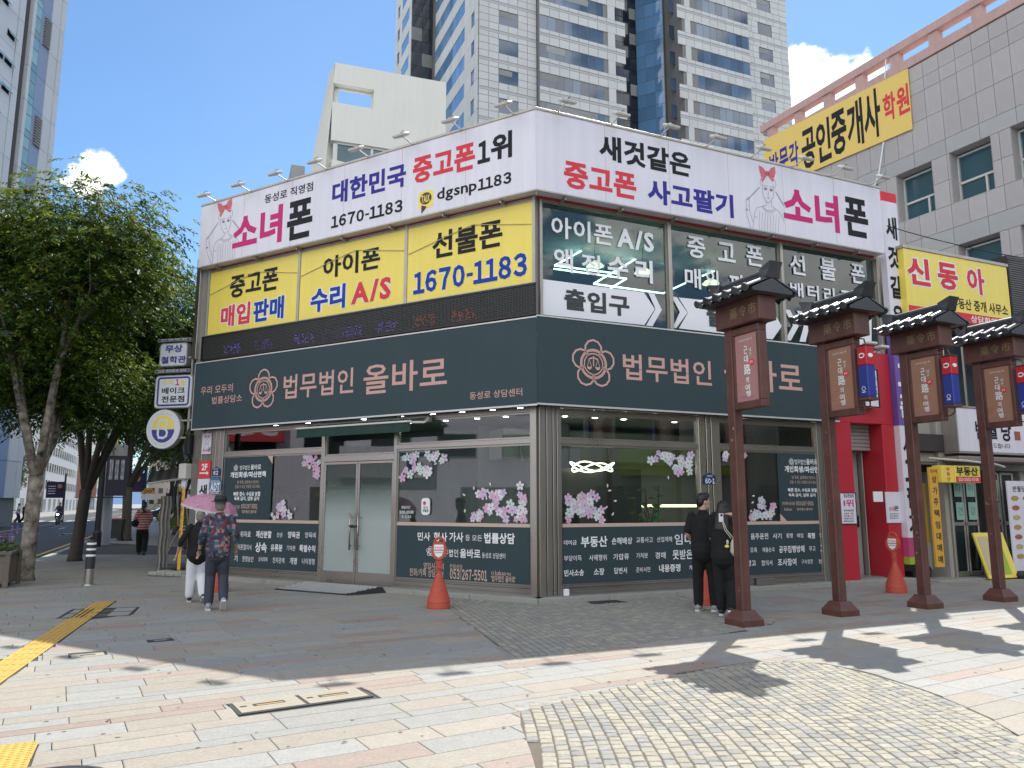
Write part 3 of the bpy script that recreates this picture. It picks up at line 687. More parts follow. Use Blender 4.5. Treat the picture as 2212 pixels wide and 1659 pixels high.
blossoms(LF, rd, [(2040, 900, 28), (1900, 960, 30), (1960, 980, 40), (1830, 960, 18), (2040, 1010, 25), (1880, 1030, 25), (1760, 1010, 12), (1880, 880, 12), (1780, 875, 8)], 90, wL2, .085, 2, 8, ((1650, 760), (2072, 1046)))
blossoms(LF, rd, [(800, 690, 24), (770, 660, 18), (820, 740, 18)], 34, wL1, .08, 3, 0, ((720, 640), (838, 800)))
blossoms(LF, rd, [(590, 980, 20), (570, 1015, 22), (650, 1020, 16), (600, 940, 8)], 36, wL1, .075, 4, 2, ((538, 900), (740, 1035)))
blossoms(RF, rg, [(700, 740, 25), (780, 760, 30), (850, 780, 30), (860, 740, 25), (810, 830, 20), (730, 770, 16)], 70, wR1, .085, 5, 7, ((620, 722), (890, 960)))
blossoms(RF, rg, [(230, 1010, 28), (300, 1030, 28), (260, 1080, 35), (210, 1060, 25), (350, 1060, 20), (390, 1100, 18), (330, 990, 14)], 85, wR1, .085, 6, 8, ((186, 880), (500, 1118)))
blossoms(RF, rg, [(1020, 770, 16), (1030, 800, 14), (1130, 760, 12), (1150, 740, 10)], 30, wR2, .08, 7, 0, ((1003, 738), (1170, 850)))
blossoms(RF, rg, [(1240, 1060, 20), (1290, 1040, 18), (1270, 1085, 22), (1220, 1020, 14), (1190, 1090, 10)], 55, wR2, .075, 8, 3, ((1130, 930), (1310, 1105)))

# ---- potted plant behind the right window
pt = thing('potted_plant', 'leafy green potted fiddle leaf plant behind the right shop window', 'plant', (*RF.w(2.75, .55, 0)[:2], .1))
leafd = mat('plant_leaf_dark', (.10, .26, .07), .35, var=.2, vs=9, rnd=.25, trans=.2)
potm = mat('pot_white', (.6, .6, .57), .5)
MB(RF).lathe(2.75, .7, [(.16, .1), (.2, .5), (.19, .5)], 16).build('pot', potm, pt)
rr = random.Random(5)
stems = []
for k in range(7):
    x, y = 2.75 + rr.uniform(-.65, .35), .7 + rr.uniform(-.2, .3); z = rr.uniform(1.4, 2.0)
    MB(RF).tube([(2.75, .7, .5), ((2.75 + x) / 2, .7, 1.0), (x, y, z)], [.02, .015, .008], 5).build('stem', mat('plant_stem', (.12, .1, .05), .7), pt)
    stems.append((x, y, z))
for k in range(46):
    x, y, z = rr.choice(stems); t = rr.random(); a = rr.uniform(0, 6.28); e = rr.uniform(-.4, .7); L_ = rr.uniform(.16, .26); w_ = L_ * .33
    bx, by, bz = 2.75 + (x - 2.75) * (.4 + .6 * t), y, 1.0 + (z - 1.0) * t
    d = Vector((math.cos(a) * math.cos(e), math.sin(a) * math.cos(e) * .6, math.sin(e))); s_ = Vector((-math.sin(a), math.cos(a), .2)).normalized()
    b0 = Vector((bx, max(by, .35), bz)); pts = [b0, b0 + d * L_ * .35 + s_ * w_, b0 + d * L_ * .8 + s_ * w_ * .8, b0 + d * L_ + Vector((0, 0, -.03)), b0 + d * L_ * .8 - s_ * w_ * .8, b0 + d * L_ * .35 - s_ * w_]
    mid = b0 + d * L_ * .55 + Vector((0, 0, .02))
    pts = [(p.x, max(p.y, .1), p.z) for p in pts]
    MB(RF).add(pts + [tuple(mid)], [(i, (i + 1) % 6, 6) for i in range(6)]).build('leaf', leafd, pt)

# ---- upper storey: frames, glass, panels
for x0, x1, nm in ((-8.62, -5.78, 0), (-5.70, -2.885, 0), (-2.81, .0, 0)): pass
for a, b in ((-8.93, -8.66), (-8.65, -8.63), (-5.775, -5.705), (-2.883, -2.812), (-.03, .03)):
    part(LF, 'window_post', alu, (a, b, -.12, .1, 4.75, 7.02))
part(LF, 'wall_panel', darkwall, (-8.9, -.03, .02, .1, 4.6, 7.02)); part(LF, 'head_rail', alu, (-8.9, 0, -.1, .05, 6.965, 7.02))
part(RF, 'window_post', alu, (.035, .09, -.06, .1, 4.75, 7.02)); part(RF, 'window_post', alu, (2.785, 2.865, -.06, .1, 4.75, 7.02)); part(RF, 'window_post', alu, (5.6, 5.67, -.06, .1, 4.75, 7.02)); part(RF, 'window_post', alu, (8.38, 8.46, -.06, .1, 4.75, 7.1))
part(RF, 'head_rail', alu, (.09, 8.4, -.05, .06, 6.98, 7.05)); part(RF, 'sill_rail', alu, (.09, 8.4, -.05, .06, 4.74, 4.80))
up = [window(RF, a, b, 4.80, 6.98, gl2, alu, .025) for a, b in ((.09, 2.785), (2.865, 5.6), (5.67, 8.38))]
part(RF, 'fascia', redsteel, (-.05, 8.3, -.09, -.02, 6.99, 7.03)); part(LF, 'fascia', redsteel, (-8.7, .02, -.1, -.02, 6.99, 7.03))
part(LF, 'fascia', redsteel, (-8.6, 0, -.2, -.02, 4.765, 4.81))
part(LF, 'side_trim', steel, (-9.0, -8.86, -.2, .1, 4.9, 7.3))

# ---- upper right glazing film: entrance band with arrows, white lettering
film = mat('film_white', (.86, .86, .9), .5, var=.02)
def pz(fr, tr, pts, out=0): return [fr.q(*tr(*p), out) for p in pts]
sheet(RF, film, pz(RF, rR, ((172, 1018), (758, 1095), (822, 1190), (762, 1283), (174, 1222))), up[0], 'arrow_band')
for pts in (((785, 1098), (818, 1103), (862, 1195), (808, 1290), (772, 1285), (826, 1190)),): sheet(RF, film, pz(RF, rR, pts), up[0], 'chevron')
for k, pts in enumerate((((918, 1118), (948, 1122), (1010, 1212), (945, 1300), (925, 1297), (966, 1208)), ((958, 1124), (1490, 1180), (1553, 1290), (1500, 1365), (960, 1302), (1013, 1212)))): sheet(RF, film, pz(RF, rR, pts), up[1], 'arrow_band')
for pts in (((1568, 1192), (1600, 1196), (1650, 1290), (1605, 1372), (1572, 1369), (1618, 1285)), ((1640, 1200), (1672, 1204), (1712, 1290), (1690, 1380), (1655, 1378), (1680, 1290)), ((1725, 1208), (2070, 1250), (2070, 1420), (1722, 1385))): sheet(RF, film, pz(RF, rR, pts), up[2], 'arrow_band')
TP(RF, rR, '출입구', (300, 1068), (677, 1236), .008, up[0], mat('film_cutout', (.03, .04, .04), .4, var=0), .045)
TP(RF, rR, '출입구', (1118, 1150), (1470, 1330), .008, up[1], _M['film_cutout'], .045)
for s, a, b, k, bo in (('아이폰', (225, 650), (582, 830), 0, .022), ('A/S', (603, 718), (818, 866), 0, .04), ('액', (240, 833), (352, 985), 0, .022), ('정', (400, 868), (510, 1002), 0, .022), ('수', (550, 880), (670, 1025), 0, .03), ('리', (710, 900), (812, 1046), 0, .03),
        ('중', (1008, 765), (1115, 905), 1, .022), ('고', (1183, 800), (1288, 925), 1, .022), ('폰', (1347, 820), (1447, 950), 1, .022), ('매', (993, 948), (1090, 1078), 1, .022), ('입', (1115, 960), (1192, 1095), 1, .022), ('판', (1250, 985), (1345, 1120), 1, .022), ('매', (1375, 1005), (1460, 1135), 1, .022),
        ('선', (1597, 870), (1692, 1000), 2, .022), ('불', (1773, 892), (1868, 1030), 2, .022), ('폰', (1950, 925), (2035, 1050), 2, .022), ('배', (1600, 1032), (1680, 1125), 2, .022), ('터', (1700, 1048), (1770, 1142), 2, .022), ('리', (1795, 1062), (1862, 1160), 2, .022), ('교', (1890, 1080), (1960, 1175), 2, .022), ('체', (1985, 1095), (2058, 1192), 2, .022)):
    TP(RF, rR, s, a, b, .004, up[k], film, bo)

# ================================================================ SIGNBOARDS
def board(name, label, cat, fr, pts, z0, z1, m, loc, trim=None, group=None):
    t = thing(name, label, cat, (*fr.w(loc, 0, 0)[:2], z0), group); o = MB(fr).slab(pts, z0, z1).build('panel', m, t)
    return t, o
SL, so_ = board('signboard', 'long white rooftop signboard left of the corner with girl in red bow', 'signboard', LF, [(-8.84, -.3), (.153, -.3), (-.005, -.02), (-8.84, -.02)], 7.03, 8.55, signwhite, -4.4)
SR, _ = board('signboard', 'long white rooftop signboard right of the corner with girl in red bow', 'signboard', RF, [(-.153, -.3), (8.36, -.3), (8.36, -.02), (.005, -.02)], 7.03, 8.57, signwhite, 4)
for fr, t, a, b in ((LF, SL, -8.86, .165), (RF, SR, -.165, 8.38)):
    MB(fr).box(a, b, -.315, -.30, 8.535, 8.585, .004).build('trim', alu, t); MB(fr).box(a, b, -.315, -.301, 7.015, 7.045, .003).build('trim', alu, t)
    k = MB(fr)
    for i in range(7): x = a + .6 + i * (b - a - 1) / 6.3; k.box(x, x + .03, -.26, .1, 6.96, 7.012)
    k.build('bracket', alu, t)
    k = MB(fr); n = 6
    for i in range(1, n): x = a + (b - a) * i / n; k.box(x, x + .006, -.3025, -.3, 7.05, 8.53)
    k.build('panel_seam', mat('seam_rust', (.5, .42, .4), .6), t)
o = .3
for s, a, b, m, bo, dg in (('동성로 직영점', (492, 585), (773, 455), ink, .012, 0), ('소녀', (303, 870), (600, 582), mag, .045, 0), ('폰', (617, 803), (773, 540), ink, .045, 0), ('대한민국', (880, 592), (1308, 345), navy, .045, 0), ('중고폰', (1345, 475), (1705, 225), red_ink, .045, 0), ('위', (1795, 345), (1918, 158), ink, .045, 0), ('1', (1720, 358), (1790, 212), ink, .05, 1), ('1670-1183', (876, 727), (1292, 555), ink, .04, 1), ('dgsnp', (1485, 582), (1715, 440), ink, .022, 0), ('1183', (1722, 510), (1918, 395), ink, .035, 1)):
    TP(LF, r4, s, a, b, o, SL, m, bo, bool(dg))
for s, a, b, m, bo in (('새것같은', (500, 178), (1030, 436), ink, .05), ('중고폰', (298, 332), (717, 566), red_ink, .05), ('사고팔기', (778, 434), (1278, 668), navy, .05), ('소녀', (1555, 472), (1890, 755), mag, .045), ('폰', (1905, 537), (2058, 788), ink, .045)):
    TP(RF, rR, s, a, b, o, SR, m, bo)
# kakao talk badge
(x0, z0), (x1, z1) = LF.q(*r4(1378, 620), o), LF.q(*r4(1465, 498), o); cx, cz, r = (x0 + x1) / 2, (z0 + z1) / 2, (x1 - x0) / 2
def rrect(x0, x1, z0, z1, r, n=4):
    P_ = []
    for cx_, cz_, a0 in ((x1 - r, z1 - r, 0), (x0 + r, z1 - r, 90), (x0 + r, z0 + r, 180), (x1 - r, z0 + r, 270)):
        P_ += [(cx_ + r * math.cos(rad(a0 + 90 * k / n)), cz_ + r * math.sin(rad(a0 + 90 * k / n))) for k in range(n + 1)]
    return P_
MB(LF).prism(rrect(x0, x1, z0, z1, .07), -.304, -.300).build('badge', yel, SL)
brown = mat('ink_brown', (.05, .02, .02), .5, var=0)
MB(LF).prism(circ(cx, cz + .02, r * .78, r * .68), -.307, -.305).build('bubble', brown, SL); MB(LF).prism([(cx - .1, cz - .1), (cx + .03, cz - .15), (cx - .1, cz - .27)], -.307, -.305).build('bubble', brown, SL)
TX(LF, 'TALK', cx - r * .58, cx + r * .58, cz - .06, cz + .09, -.309, SL, yel, .03)
# girl with a bow (line drawing)
gline = mat('ink_line', (.22, .2, .24), .6, var=0); bow = mat('ink_coral', (.68, .15, .2), .6, var=.04); blush = mat('ink_blush', (.75, .55, .6), .6, var=0)
def girl(fr, tr, x0, y0, sx, sy, t, slope):
    def q(u, v): return fr.q(*tr(x0 + u * sx, y0 + v * sy + u * slope), .3)
    Q = lambda pts: [q(*p) for p in pts]
    g = MB(fr); y = -.304
    def ln(pts, w=.008, closed=False, dense=1): g.ribbon(Q(pts), w, y, closed)
    ln([(.36, .26), (.35, .36), (.37, .44), (.42, .51), (.47, .54), (.52, .5), (.57, .42), (.58, .32), (.56, .24)])
    ln([(.34, .3), (.30, .26), (.33, .18), (.36, .14)]); ln([(.58, .3), (.62, .26), (.61, .18)])
    ln([(.43, .51), (.43, .57), (.36, .60), (.24, .64), (.19, .74), (.16, .99)]); ln([(.53, .5), (.53, .57), (.62, .6), (.72, .66), (.78, .76)])
    ln([(.36, .6), (.43, .645), (.52, .64), (.60, .6)]); ln([(.35, .62), (.43, .67), (.53, .665), (.62, .62)])
    for k in range(8): u = .3 + k * .055; ln([(u, .68 + .01 * (k % 2)), (u - .015, .85), (u - .01, 1.0)], .006)
    ln([(.19, .78), (.25, .79)]); ln([(.04, .62), (.02, .56), (.06, .52), (.10, .55), (.08, .63)]); ln([(.04, .62), (.02, .72), (.09, .9), (.15, 1.0)]); ln([(.09, .62), (.10, .72), (.16, .86)])
    for k in range(9):      # braids
        u, v = .30 - k * .028, .33 + k * .026; ln([(u, v), (u - .03, v + .005), (u - .035, v + .03), (u, v)], .008); u, v = .61 + k * .018, .34 + k * .02; ln([(u, v), (u + .022, v + .004), (u + .02, v + .03), (u, v)], .008)
    for u, v in ((.415, .335), (.525, .335)):
        g.add([(p[0], y, p[1]) for p in Q([(u + .028 * math.cos(a), v + .018 * math.sin(a)) for a in [i * .785 for i in range(8)]])], [tuple(range(8))])
        ln([(u - .04, v - .005), (u, v - .025), (u + .04, v - .005)]); ln([(u - .04, v - .045), (u + .035, v - .05)])
    ln([(.47, .36), (.465, .415), (.48, .42)]); ln([(.45, .455), (.475, .448), (.5, .455), (.475, .468), (.45, .455)], .007)
    g.build('line_drawing', gline, t)
    b = MB(fr)
    for pts in (((.45, .10), (.36, .02), (.28, .0), (.29, .08), (.33, .17), (.40, .16)), ((.45, .10), (.52, .0), (.60, -.03), (.61, .06), (.58, .15), (.50, .14)), ((.42, .06), (.49, .06), (.49, .13), (.42, .13)), ((.44, .13), (.35, .25), (.33, .19)), ((.46, .13), (.55, .2), (.6, .17))):
        b.add([(p[0], y - .001, p[1]) for p in Q(pts)], [tuple(range(len(pts)))])
    b.add([(p[0], y - .001, p[1]) for p in Q([(.045 + .03 * math.cos(a) * (1 if i % 2 else .5), .70 + .02 * math.sin(a) * (1 if i % 2 else .5)) for i, a in enumerate([j * .628 for j in range(10)])])], [tuple(range(10))])
    b.build('bow', bow, t)
girl(LF, r4, 150, 598, 255, 345, SL, -60); girl(RF, rR, 1340, 345, 290, 385, SR, 62)

# dark law office fascia
DL, _ = board('signboard', 'dark slate fascia sign left of the corner above the glass doors', 'signboard', LF, [(-8.69, -.3), (.153, -.3), (-.005, -.02), (-8.69, -.02)], 3.245, 4.755, slate, -4.4)
DR, _ = board('signboard', 'dark slate fascia sign right of the corner behind the gate posts', 'signboard', RF, [(-.153, -.3), (6.68, -.3), (6.68, -.02), (.005, -.02)], 3.26, 4.775, slate, 3.3)
trimw = mat('trim_pale', (.6, .6, .58), .4, .3, var=.05)
for fr, t, a, b, z0, z1 in ((LF, DL, -8.70, .16, 3.245, 4.755), (RF, DR, -.16, 6.69, 3.26, 4.775)):
    MB(fr).box(a, b, -.308, -.302, z1 - .012, z1 + .012).build('trim', trimw, t); MB(fr).box(a, b, -.312, -.302, z0 - .02, z0 + .012).build('trim', trimw, t)
MB(LF).box(-8.705, -8.69, -.308, -.02, 3.245, 4.755).build('trim', trimw, DL)
def emblem(fr, cx, cz, r, y, t, m, w=.02, name='emblem'):
    g = MB(fr); lob = []
    for k in range(5):
        a = 90 + 72 * k
        for j in range(-4, 5):
            b = rad(a + 180 * j / 5.2); lob.append((cx + r * (.62 * math.cos(rad(a)) + .40 * math.cos(b)), cz + r * (.62 * math.sin(rad(a)) + .40 * math.sin(b))))
    g.ribbon(lob, w, y, True)
    for k in (.62, .56, .44): g.ribbon(circ(cx, cz, r * k, n=28), w * .62, y, True)
    L = lambda pts, ww=.6: g.ribbon([(cx + r * u, cz + r * v) for u, v in pts], w * ww, y)
    L([(0, .34), (0, -.1)]); L([(-.22, .2), (-.1, .24), (0, .27), (.1, .24), (.22, .2)], .7)
    for s_ in (-1, 1):
        L([(s_ * .21, .2), (s_ * .3, -.12)], .3); L([(s_ * .21, .2), (s_ * .1, -.12)], .3)
        g.add([(cx + r * u * 1, y, cz + r * v) for u, v in ((s_ * .32, -.12), (s_ * .08, -.12), (s_ * .12, -.22), (s_ * .2, -.25), (s_ * .28, -.22))], [(0, 1, 2, 3, 4)])
    g.build(name, m, t)
cx, cz = LF.q(*rd(496, 258), .3); emblem(LF, cx, cz, .42, -.305, DL, rose, .036)
cx, cz = RF.q(*rg(356, 295), .3); emblem(RF, cx, cz, .42, -.305, DR, rose, .036)
for s, a, b, bo in (('우리 모두의', (127, 292), (318, 222), .006), ('법률상담소', (192, 346), (373, 284), .006), ('법무법인', (612, 318), (1030, 128), .016), ('올바로', (1085, 292), (1580, 60), .016), ('동성로 상담센터', (1712, 320), (2022, 248), .008)):
    TP(LF, rd, s, a, b, .3, DL, rose, bo)
for s, a, b in (('법무법인', (507, 238), (970, 410)), ('올바로', (1030, 256), (1440, 453))): TP(RF, rg, s, a, b, .3, DR, rose, .016)

# yellow panels and LED display
rustl = mat('rust_stain', (.5, .33, .12), .7)
for n_, (x0, x1, lab, tx) in enumerate(((-8.62, -5.78, 'leftmost yellow sign panel on the upper floor with red and blue letters', (('중고폰', (290, 1132), (575, 945), ink, .03, 0), ('매입', (238, 1300), (412, 1145), red_ink, .045, 0), ('판매', (425, 1272), (607, 1110), blu, .045, 0))),
        (-5.70, -2.885, 'middle yellow sign panel on the upper floor ending in red A/S', (('아이폰', (828, 1020), (1160, 825), ink, .03, 0), ('수리', (755, 1215), (960, 1040), blu, .05, 0), ('A/S', (990, 1167), (1222, 1000), red_ink, .05, 0))),
        (-2.81, -.035, 'yellow sign panel next to the corner with blue phone number', (('선불폰', (1458, 905), (1862, 665), ink, .028, 0), ('1670-1183', (1350, 1108), (2010, 860), blu, .055, 1))))):
    t, o = board('yellow_signboard', lab, 'signboard', LF, [(x0, -.1), (x1, -.1), (x1, -.02), (x0, -.02)], 5.42, 6.955, yel, (x0 + x1) / 2, group='yellow upper floor panels')
    for s, a, b, m, bo, dg in tx:
        if m is not ink: TP(LF, r4, s, (a[0] - 5, a[1] + 5), (b[0] + 5, b[1] - 5), .1, t, paleyel if n_ == 2 or s == 'A/S' else wht, bo + .075, bool(dg), 'lettering_outline', .002)
        TP(LF, r4, s, a, b, .1, t, m, bo, bool(dg), lift=.008)
    MB(LF).box(x0, x1, -.115, -.1, 6.93, 6.955).build('frame', alu, t); MB(LF).box(x0, x1, -.112, -.1, 5.42, 5.44).build('frame', alu, t)
    cb = MB(LF); cb.tube([(x0 + .02, -.112, 6.4 - .0), (x0 + (x1 - x0) * .3, -.118, 6.58), (x0 + (x1 - x0) * .55, -.116, 6.72), (x1 - .02, -.112, 6.5)], .008, 4); cb.build('sagging_wire', mat('wire_pale', (.6, .52, .3), .7), t)
t, o = board('led_display', 'long black dot matrix display strip under the yellow panels', 'display', LF, [(-8.58, -.22), (.1, -.22), (-.0, -.03), (-8.58, -.03)], 4.825, 5.36, mat('led_black', (.012, .012, .014), .45, var=.1), -4.3)
lg = MB(LF)
for k in range(17): z = 4.85 + k * .031; lg.box(-8.55, .09, -.236, -.224, z, z + .007)
lg.build('louvre_grid', mat('led_shade', (.07, .068, .066), .4, var=.1), t)
lg = MB(LF)
for k in range(278): x = -8.55 + k * .031; lg.box(x, x + .007, -.236, -.224, 4.85, 5.35)
lg.build('louvre_grid', _M['led_shade'], t, kind='stuff')
MB(LF).box(-8.6, .11, -.245, -.22, 5.35, 5.38).build('frame', blackmetal, t); MB(LF).box(-8.6, .11, -.245, -.22, 4.81, 4.84).build('frame', blackmetal, t); MB(LF).box(-8.62, -8.58, -.245, -.05, 4.81, 5.38).build('frame', blackmetal, t)
rr = random.Random(3)
for cm, xs in ((mat('led_violet', (.2, .1, .8), .4, var=0, emit=(.3, .15, 1), es=.9), (-7.6, -6.6, -6.0, -5.4, -4.6, -4.1, -3.2)), (mat('led_red', (.8, .1, .02), .4, var=0, emit=(1, .15, .03), es=.5), (-2.3, -1.4))):
    lg = MB(LF)
    for xc in xs:
        for i in range(46): x = xc + rr.randrange(-9, 9) * .031 + .02; z = 4.87 + rr.randrange(1, 8) * .031; lg.box(x - .004, x + .004, -.2235, -.2205, z - .004, z + .004)
    lg.build('lit_pixels', cm, t, kind='stuff')

# sign floodlights on arms
fl_w = mat('lamp_housing', (.62, .6, .55), .45, var=.08)
def floodlight(fr, base, head, ztop, label):
    bx, _ = fr.q(*base, .3); hx = bx
    # arm of 1.15 m leaning outward
    t = thing('sign_floodlight', label, 'floodlight', fr.w(bx, -.28, ztop), 'floodlights along the white signboards')
    hy, hz = -.3 - .36, ztop + .03
    MB(fr).tube([(bx, -.2, ztop - .02), (bx, hy + .05, hz)], .014, 6).build('arm', fl_w, t)
    a = MB(fr); a.box(-.15, .15, -.085, .085, -.03, .02, .01); a.box(-.13, .13, -.065, .065, -.045, -.03); a.box(-.03, .03, .02, .05, -.05, .05)
    hb = MB(fr)
    for s in (a,):
        V = [( (v[0] - fr.o[0]) * fr.X[0] + (v[1] - fr.o[1]) * fr.X[1], -((v[0] - fr.o[0]) * fr.N[0] + (v[1] - fr.o[1]) * fr.N[1]), v[2]) for v in s.v]
        c, s_ = math.cos(.45), math.sin(.45)
        hb.add([(x + bx, y * c - z * s_ + hy, y * s_ + z * c + hz) for x, y, z in V], s.p)
    hb.build('lamp_head', fl_w, t)
    MB(fr).tube([(bx, hy, hz + .03), (bx + .05, hy, hz + .08), (bx + .03, hy + .08, hz + .09), (bx, hy + .12, hz + .02)], .006, 4).build('cable', blackmetal, t)
ordn = ['first', 'second', 'third', 'fourth', 'fifth', 'sixth', 'seventh', 'eighth']
for i, b in enumerate(((215, 580), (410, 525), (622, 463), (848, 400), (1088, 328), (1342, 250), (1622, 165), (1925, 68))):
    floodlight(LF, r4(*b), None, 8.57, f'{ordn[i]} lamp from the left end of the left white signboard')
for i, b in enumerate((r2(885, 572), r2(1155, 640), r2(1405, 697), r2(1640, 750), r2(1868, 802), rR(1618, 372), rR(1845, 430), rR(2062, 475))):
    floodlight(RF, b, None, 8.59, f'{ordn[i]} lamp from the corner on the right white signboard')

# ---- awning, mat, wall plates
A = thing('door_awning', 'short dark green retracted awning over the glass double door', 'awning', LF.w(-3.7, 0, 3.0))
MB(LF).box(-5.12, -2.2, -.16, -.02, 3.1, 3.2, .02).build('cassette', fl_w, A)
gre = mat('awning_green', (.012, .045, .035), .8, var=.1, vs=20)
MB(LF).add([(-5.15, -.16, 3.17), (-2.25, -.16, 3.17), (-2.35, -.48, 3.08), (-5.2, -.48, 3.08), (-5.15, -.16, 3.16), (-2.25, -.16, 3.16), (-2.35, -.48, 3.07), (-5.2, -.48, 3.07)], [(0, 1, 2, 3), (4, 7, 6, 5), (0, 4, 5, 1), (2, 6, 7, 3), (0, 3, 7, 4), (1, 5, 6, 2)]).build('fabric', gre, A)
MB(LF).box(-5.22, -2.33, -.52, -.48, 3.06, 3.095, .008).build('front_bar', fl_w, A)
v = MB(LF); n = 60
for i in range(n):
    x0, x1 = -5.2 + 2.85 * i / n, -5.2 + 2.85 * (i + 1) / n; y0, y1 = -.5 + .01 * math.sin(i * .9), -.5 + .01 * math.sin((i + 1) * .9)
    v.quad((x0, y0, 2.89), (x1, y1, 2.89), (x1, -.5, 3.065), (x0, -.5, 3.065))
v.build('valance', gre, A)
MB(LF).tube([(-2.2, -.1, 3.14), (-2.15, -.35, 3.06), (-2.35, -.47, 3.06)], .02, 6).build('folding_arm', fl_w, A)
g_ = thing('door_ramp_mat', 'perforated grey ramp mat in front of the glass doors', 'ramp mat', LF.w(-4, -.5, 0))
rm = mat('ramp_rubber', (.06, .062, .062), .6, .2, var=.12, vs=5)
MB(LF).add([(-5.0, -.27, 0), (-3.0, -.27, 0), (-3.25, -.95, 0), (-5.15, -.95, 0), (-5.0, -.27, .1), (-3.1, -.27, .1), (-3.4, -.93, .012), (-5.15, -.93, .012)], [(0, 3, 2, 1), (4, 5, 6, 7), (0, 4, 7, 3), (1, 2, 6, 5), (2, 3, 7, 6), (0, 1, 5, 4)]).build('base', blackmetal, g_)
mb = MB(LF)
for j in range(10):
    for i in range(26):
        t = (j + .5) / 10; y = -.3 - t * .6; x = -4.98 - .14 * t + (i + (j % 2) * .5) * .071 + .01; 
        if x < -3.13 - .27 * t: mb.box(x - .019, x + .019, y - .013, y + .013, .1 - .088 * t - .01, .114 - .086 * t)
mb.build('tread_studs', mat('ramp_stud', (.6, .6, .58), .45, .1), g_, kind='stuff')
def plate(fr, tr, a, b, name, label, cat, m, out=.05, th=.015, shape=None, g=None):
    (x0, z0), (x1, z1) = fr.q(*tr(*a), out), fr.q(*tr(*b), out); z0, z1 = min(z0, z1), max(z0, z1)
    t = thing(name, label, cat, fr.w((x0 + x1) / 2, -out, z0), g)
    pts = shape(x0, x1, z0, z1) if shape else [(x0, z0), (x1, z0), (x1, z1), (x0, z1)]
    o = MB(fr).prism(pts, -out - .001, -out + th).build('plate', m, t); return t, (x0, x1, z0, z1)
house = lambda x0, x1, z0, z1: [(x0, z0), (x1, z0), (x1, z1 - (z1 - z0) * .28), ((x0 + x1) / 2, z1), (x0, z1 - (z1 - z0) * .28)]
octo = lambda x0, x1, z0, z1: circ((x0 + x1) / 2, (z0 + z1) / 2, (x1 - x0) * .54, (z1 - z0) * .54, 8, 22.5, 382.5)
plt_navy = mat('plate_navy', (.03, .035, .12), .4, var=.05); plt_blue = mat('plate_blue', (.06, .15, .3), .4, var=.05)
t, _ = plate(LF, rd, (193, 768), (241, 712), 'address_plate', 'navy house number plate 62 on the left steel post', 'address plate', plt_navy, .07, shape=house)
TP(LF, rd, '62', (200, 762), (232, 737), .07, t, wht, .03, True); TP(LF, rd, '남성로', (203, 731), (230, 722), .07, t, wht, .01)
t, _ = plate(RF, rg, (928, 918), (988, 858), 'address_plate', 'navy house number plate 60-1 on the right steel post', 'address plate', plt_navy, .07, shape=house)
TP(RF, rg, '60-1', (934, 914), (984, 888), .07, t, wht, .03, True); TP(RF, rg, '남성로', (945, 880), (972, 870), .07, t, wht, .01)
t, _ = plate(LF, rd, (172, 878), (251, 772), 'security_plate', 'blue octagonal security plate under the number 62', 'security plate', plt_blue, .075, shape=octo)
TP(LF, rd, 'ADT', (183, 856), (240, 808), .075, t, wht, .035); TP(LF, rd, '캡스경비구역', (188, 800), (236, 792), .075, t, wht, .01); TP(LF, rd, '1588-6400', (186, 874), (235, 864), .075, t, wht, .01)
(x0, z0), (x1, z1) = LF.q(*rd(179, 860), .075), LF.q(*rd(244, 803), .075)
MB(LF).ribbon([(x0, z0), (x1, z0), (x1, z1), (x0, z1)], .012, -.0785, True).build('border', wht, t)
t, _ = plate(LF, rd, (130, 640), (192, 515), 'poster', 'small white poster with red bow girl high on the left post', 'poster', signwhite, .06)
TP(LF, rd, '소녀', (136, 630), (168, 605), .06, t, mag, .02); TP(LF, rd, '폰', (170, 628), (188, 600), .06, t, ink, .02)
g = MB(LF); x, z = LF.q(*rd(166, 540), .06)
g.prism([(x, z), (x - .07, z + .06), (x - .07, z - .02)], -.064, -.061); g.prism([(x, z), (x + .07, z + .06), (x + .07, z - .02)], -.064, -.061); g.build('bow', bow, t)
g = MB(LF); g.ribbon(circ(x, z - .1, .045, .06, 12), .006, -.064, True); g.ribbon([(x - .04, z - .13), (x - .09, z - .3), (x + .08, z - .3), (x + .04, z - .13)], .006, -.064); g.build('line_drawing', gline, t)
t, _ = plate(LF, rd, (112, 782), (185, 678), 'sign_plate', 'red plate with 2F and white arrow on the left post', 'sign', red_ink, .07)
TP(LF, rd, '2F', (132, 735), (168, 695), .07, t, wht, .04)
(x0, z0), (x1, z1) = LF.q(*rd(121, 752), .07), LF.q(*rd(174, 752), .07)
MB(LF).prism([(x0, z0 - .015), (x1 - .07, z0 - .015), (x1 - .07, z0 - .045), (x1, z0), (x1 - .07, z0 + .045), (x1 - .07, z0 + .015), (x0, z0 + .015)], -.076, -.072).build('arrow', wht, t)
(x0, z0), (x1, z1) = LF.q(*rd(110, 784), .07), LF.q(*rd(180, 784), .07)
t = thing('vertical_sign', 'tall narrow white sign with black letters beside the left post', 'sign', LF.w((x0 + x1) / 2, -.07, .4))
MB(LF).box(x0, x1, -.071, -.055, .45, z1).build('plate', signwhite, t)
for k, ch in enumerate('새것같은'): TX(LF, ch, x0 + .07, x1 - .07, z1 - .36 - k * .32, z1 - .13 - k * .32, -.074, t, ink, .035)
for k, ch in enumerate('중고'): TX(LF, ch, x0 + .07, x1 - .07, z1 - .36 - (k + 4) * .32 + .06, z1 - .15 - (k + 4) * .32 + .04, -.074, t, ink, .035)

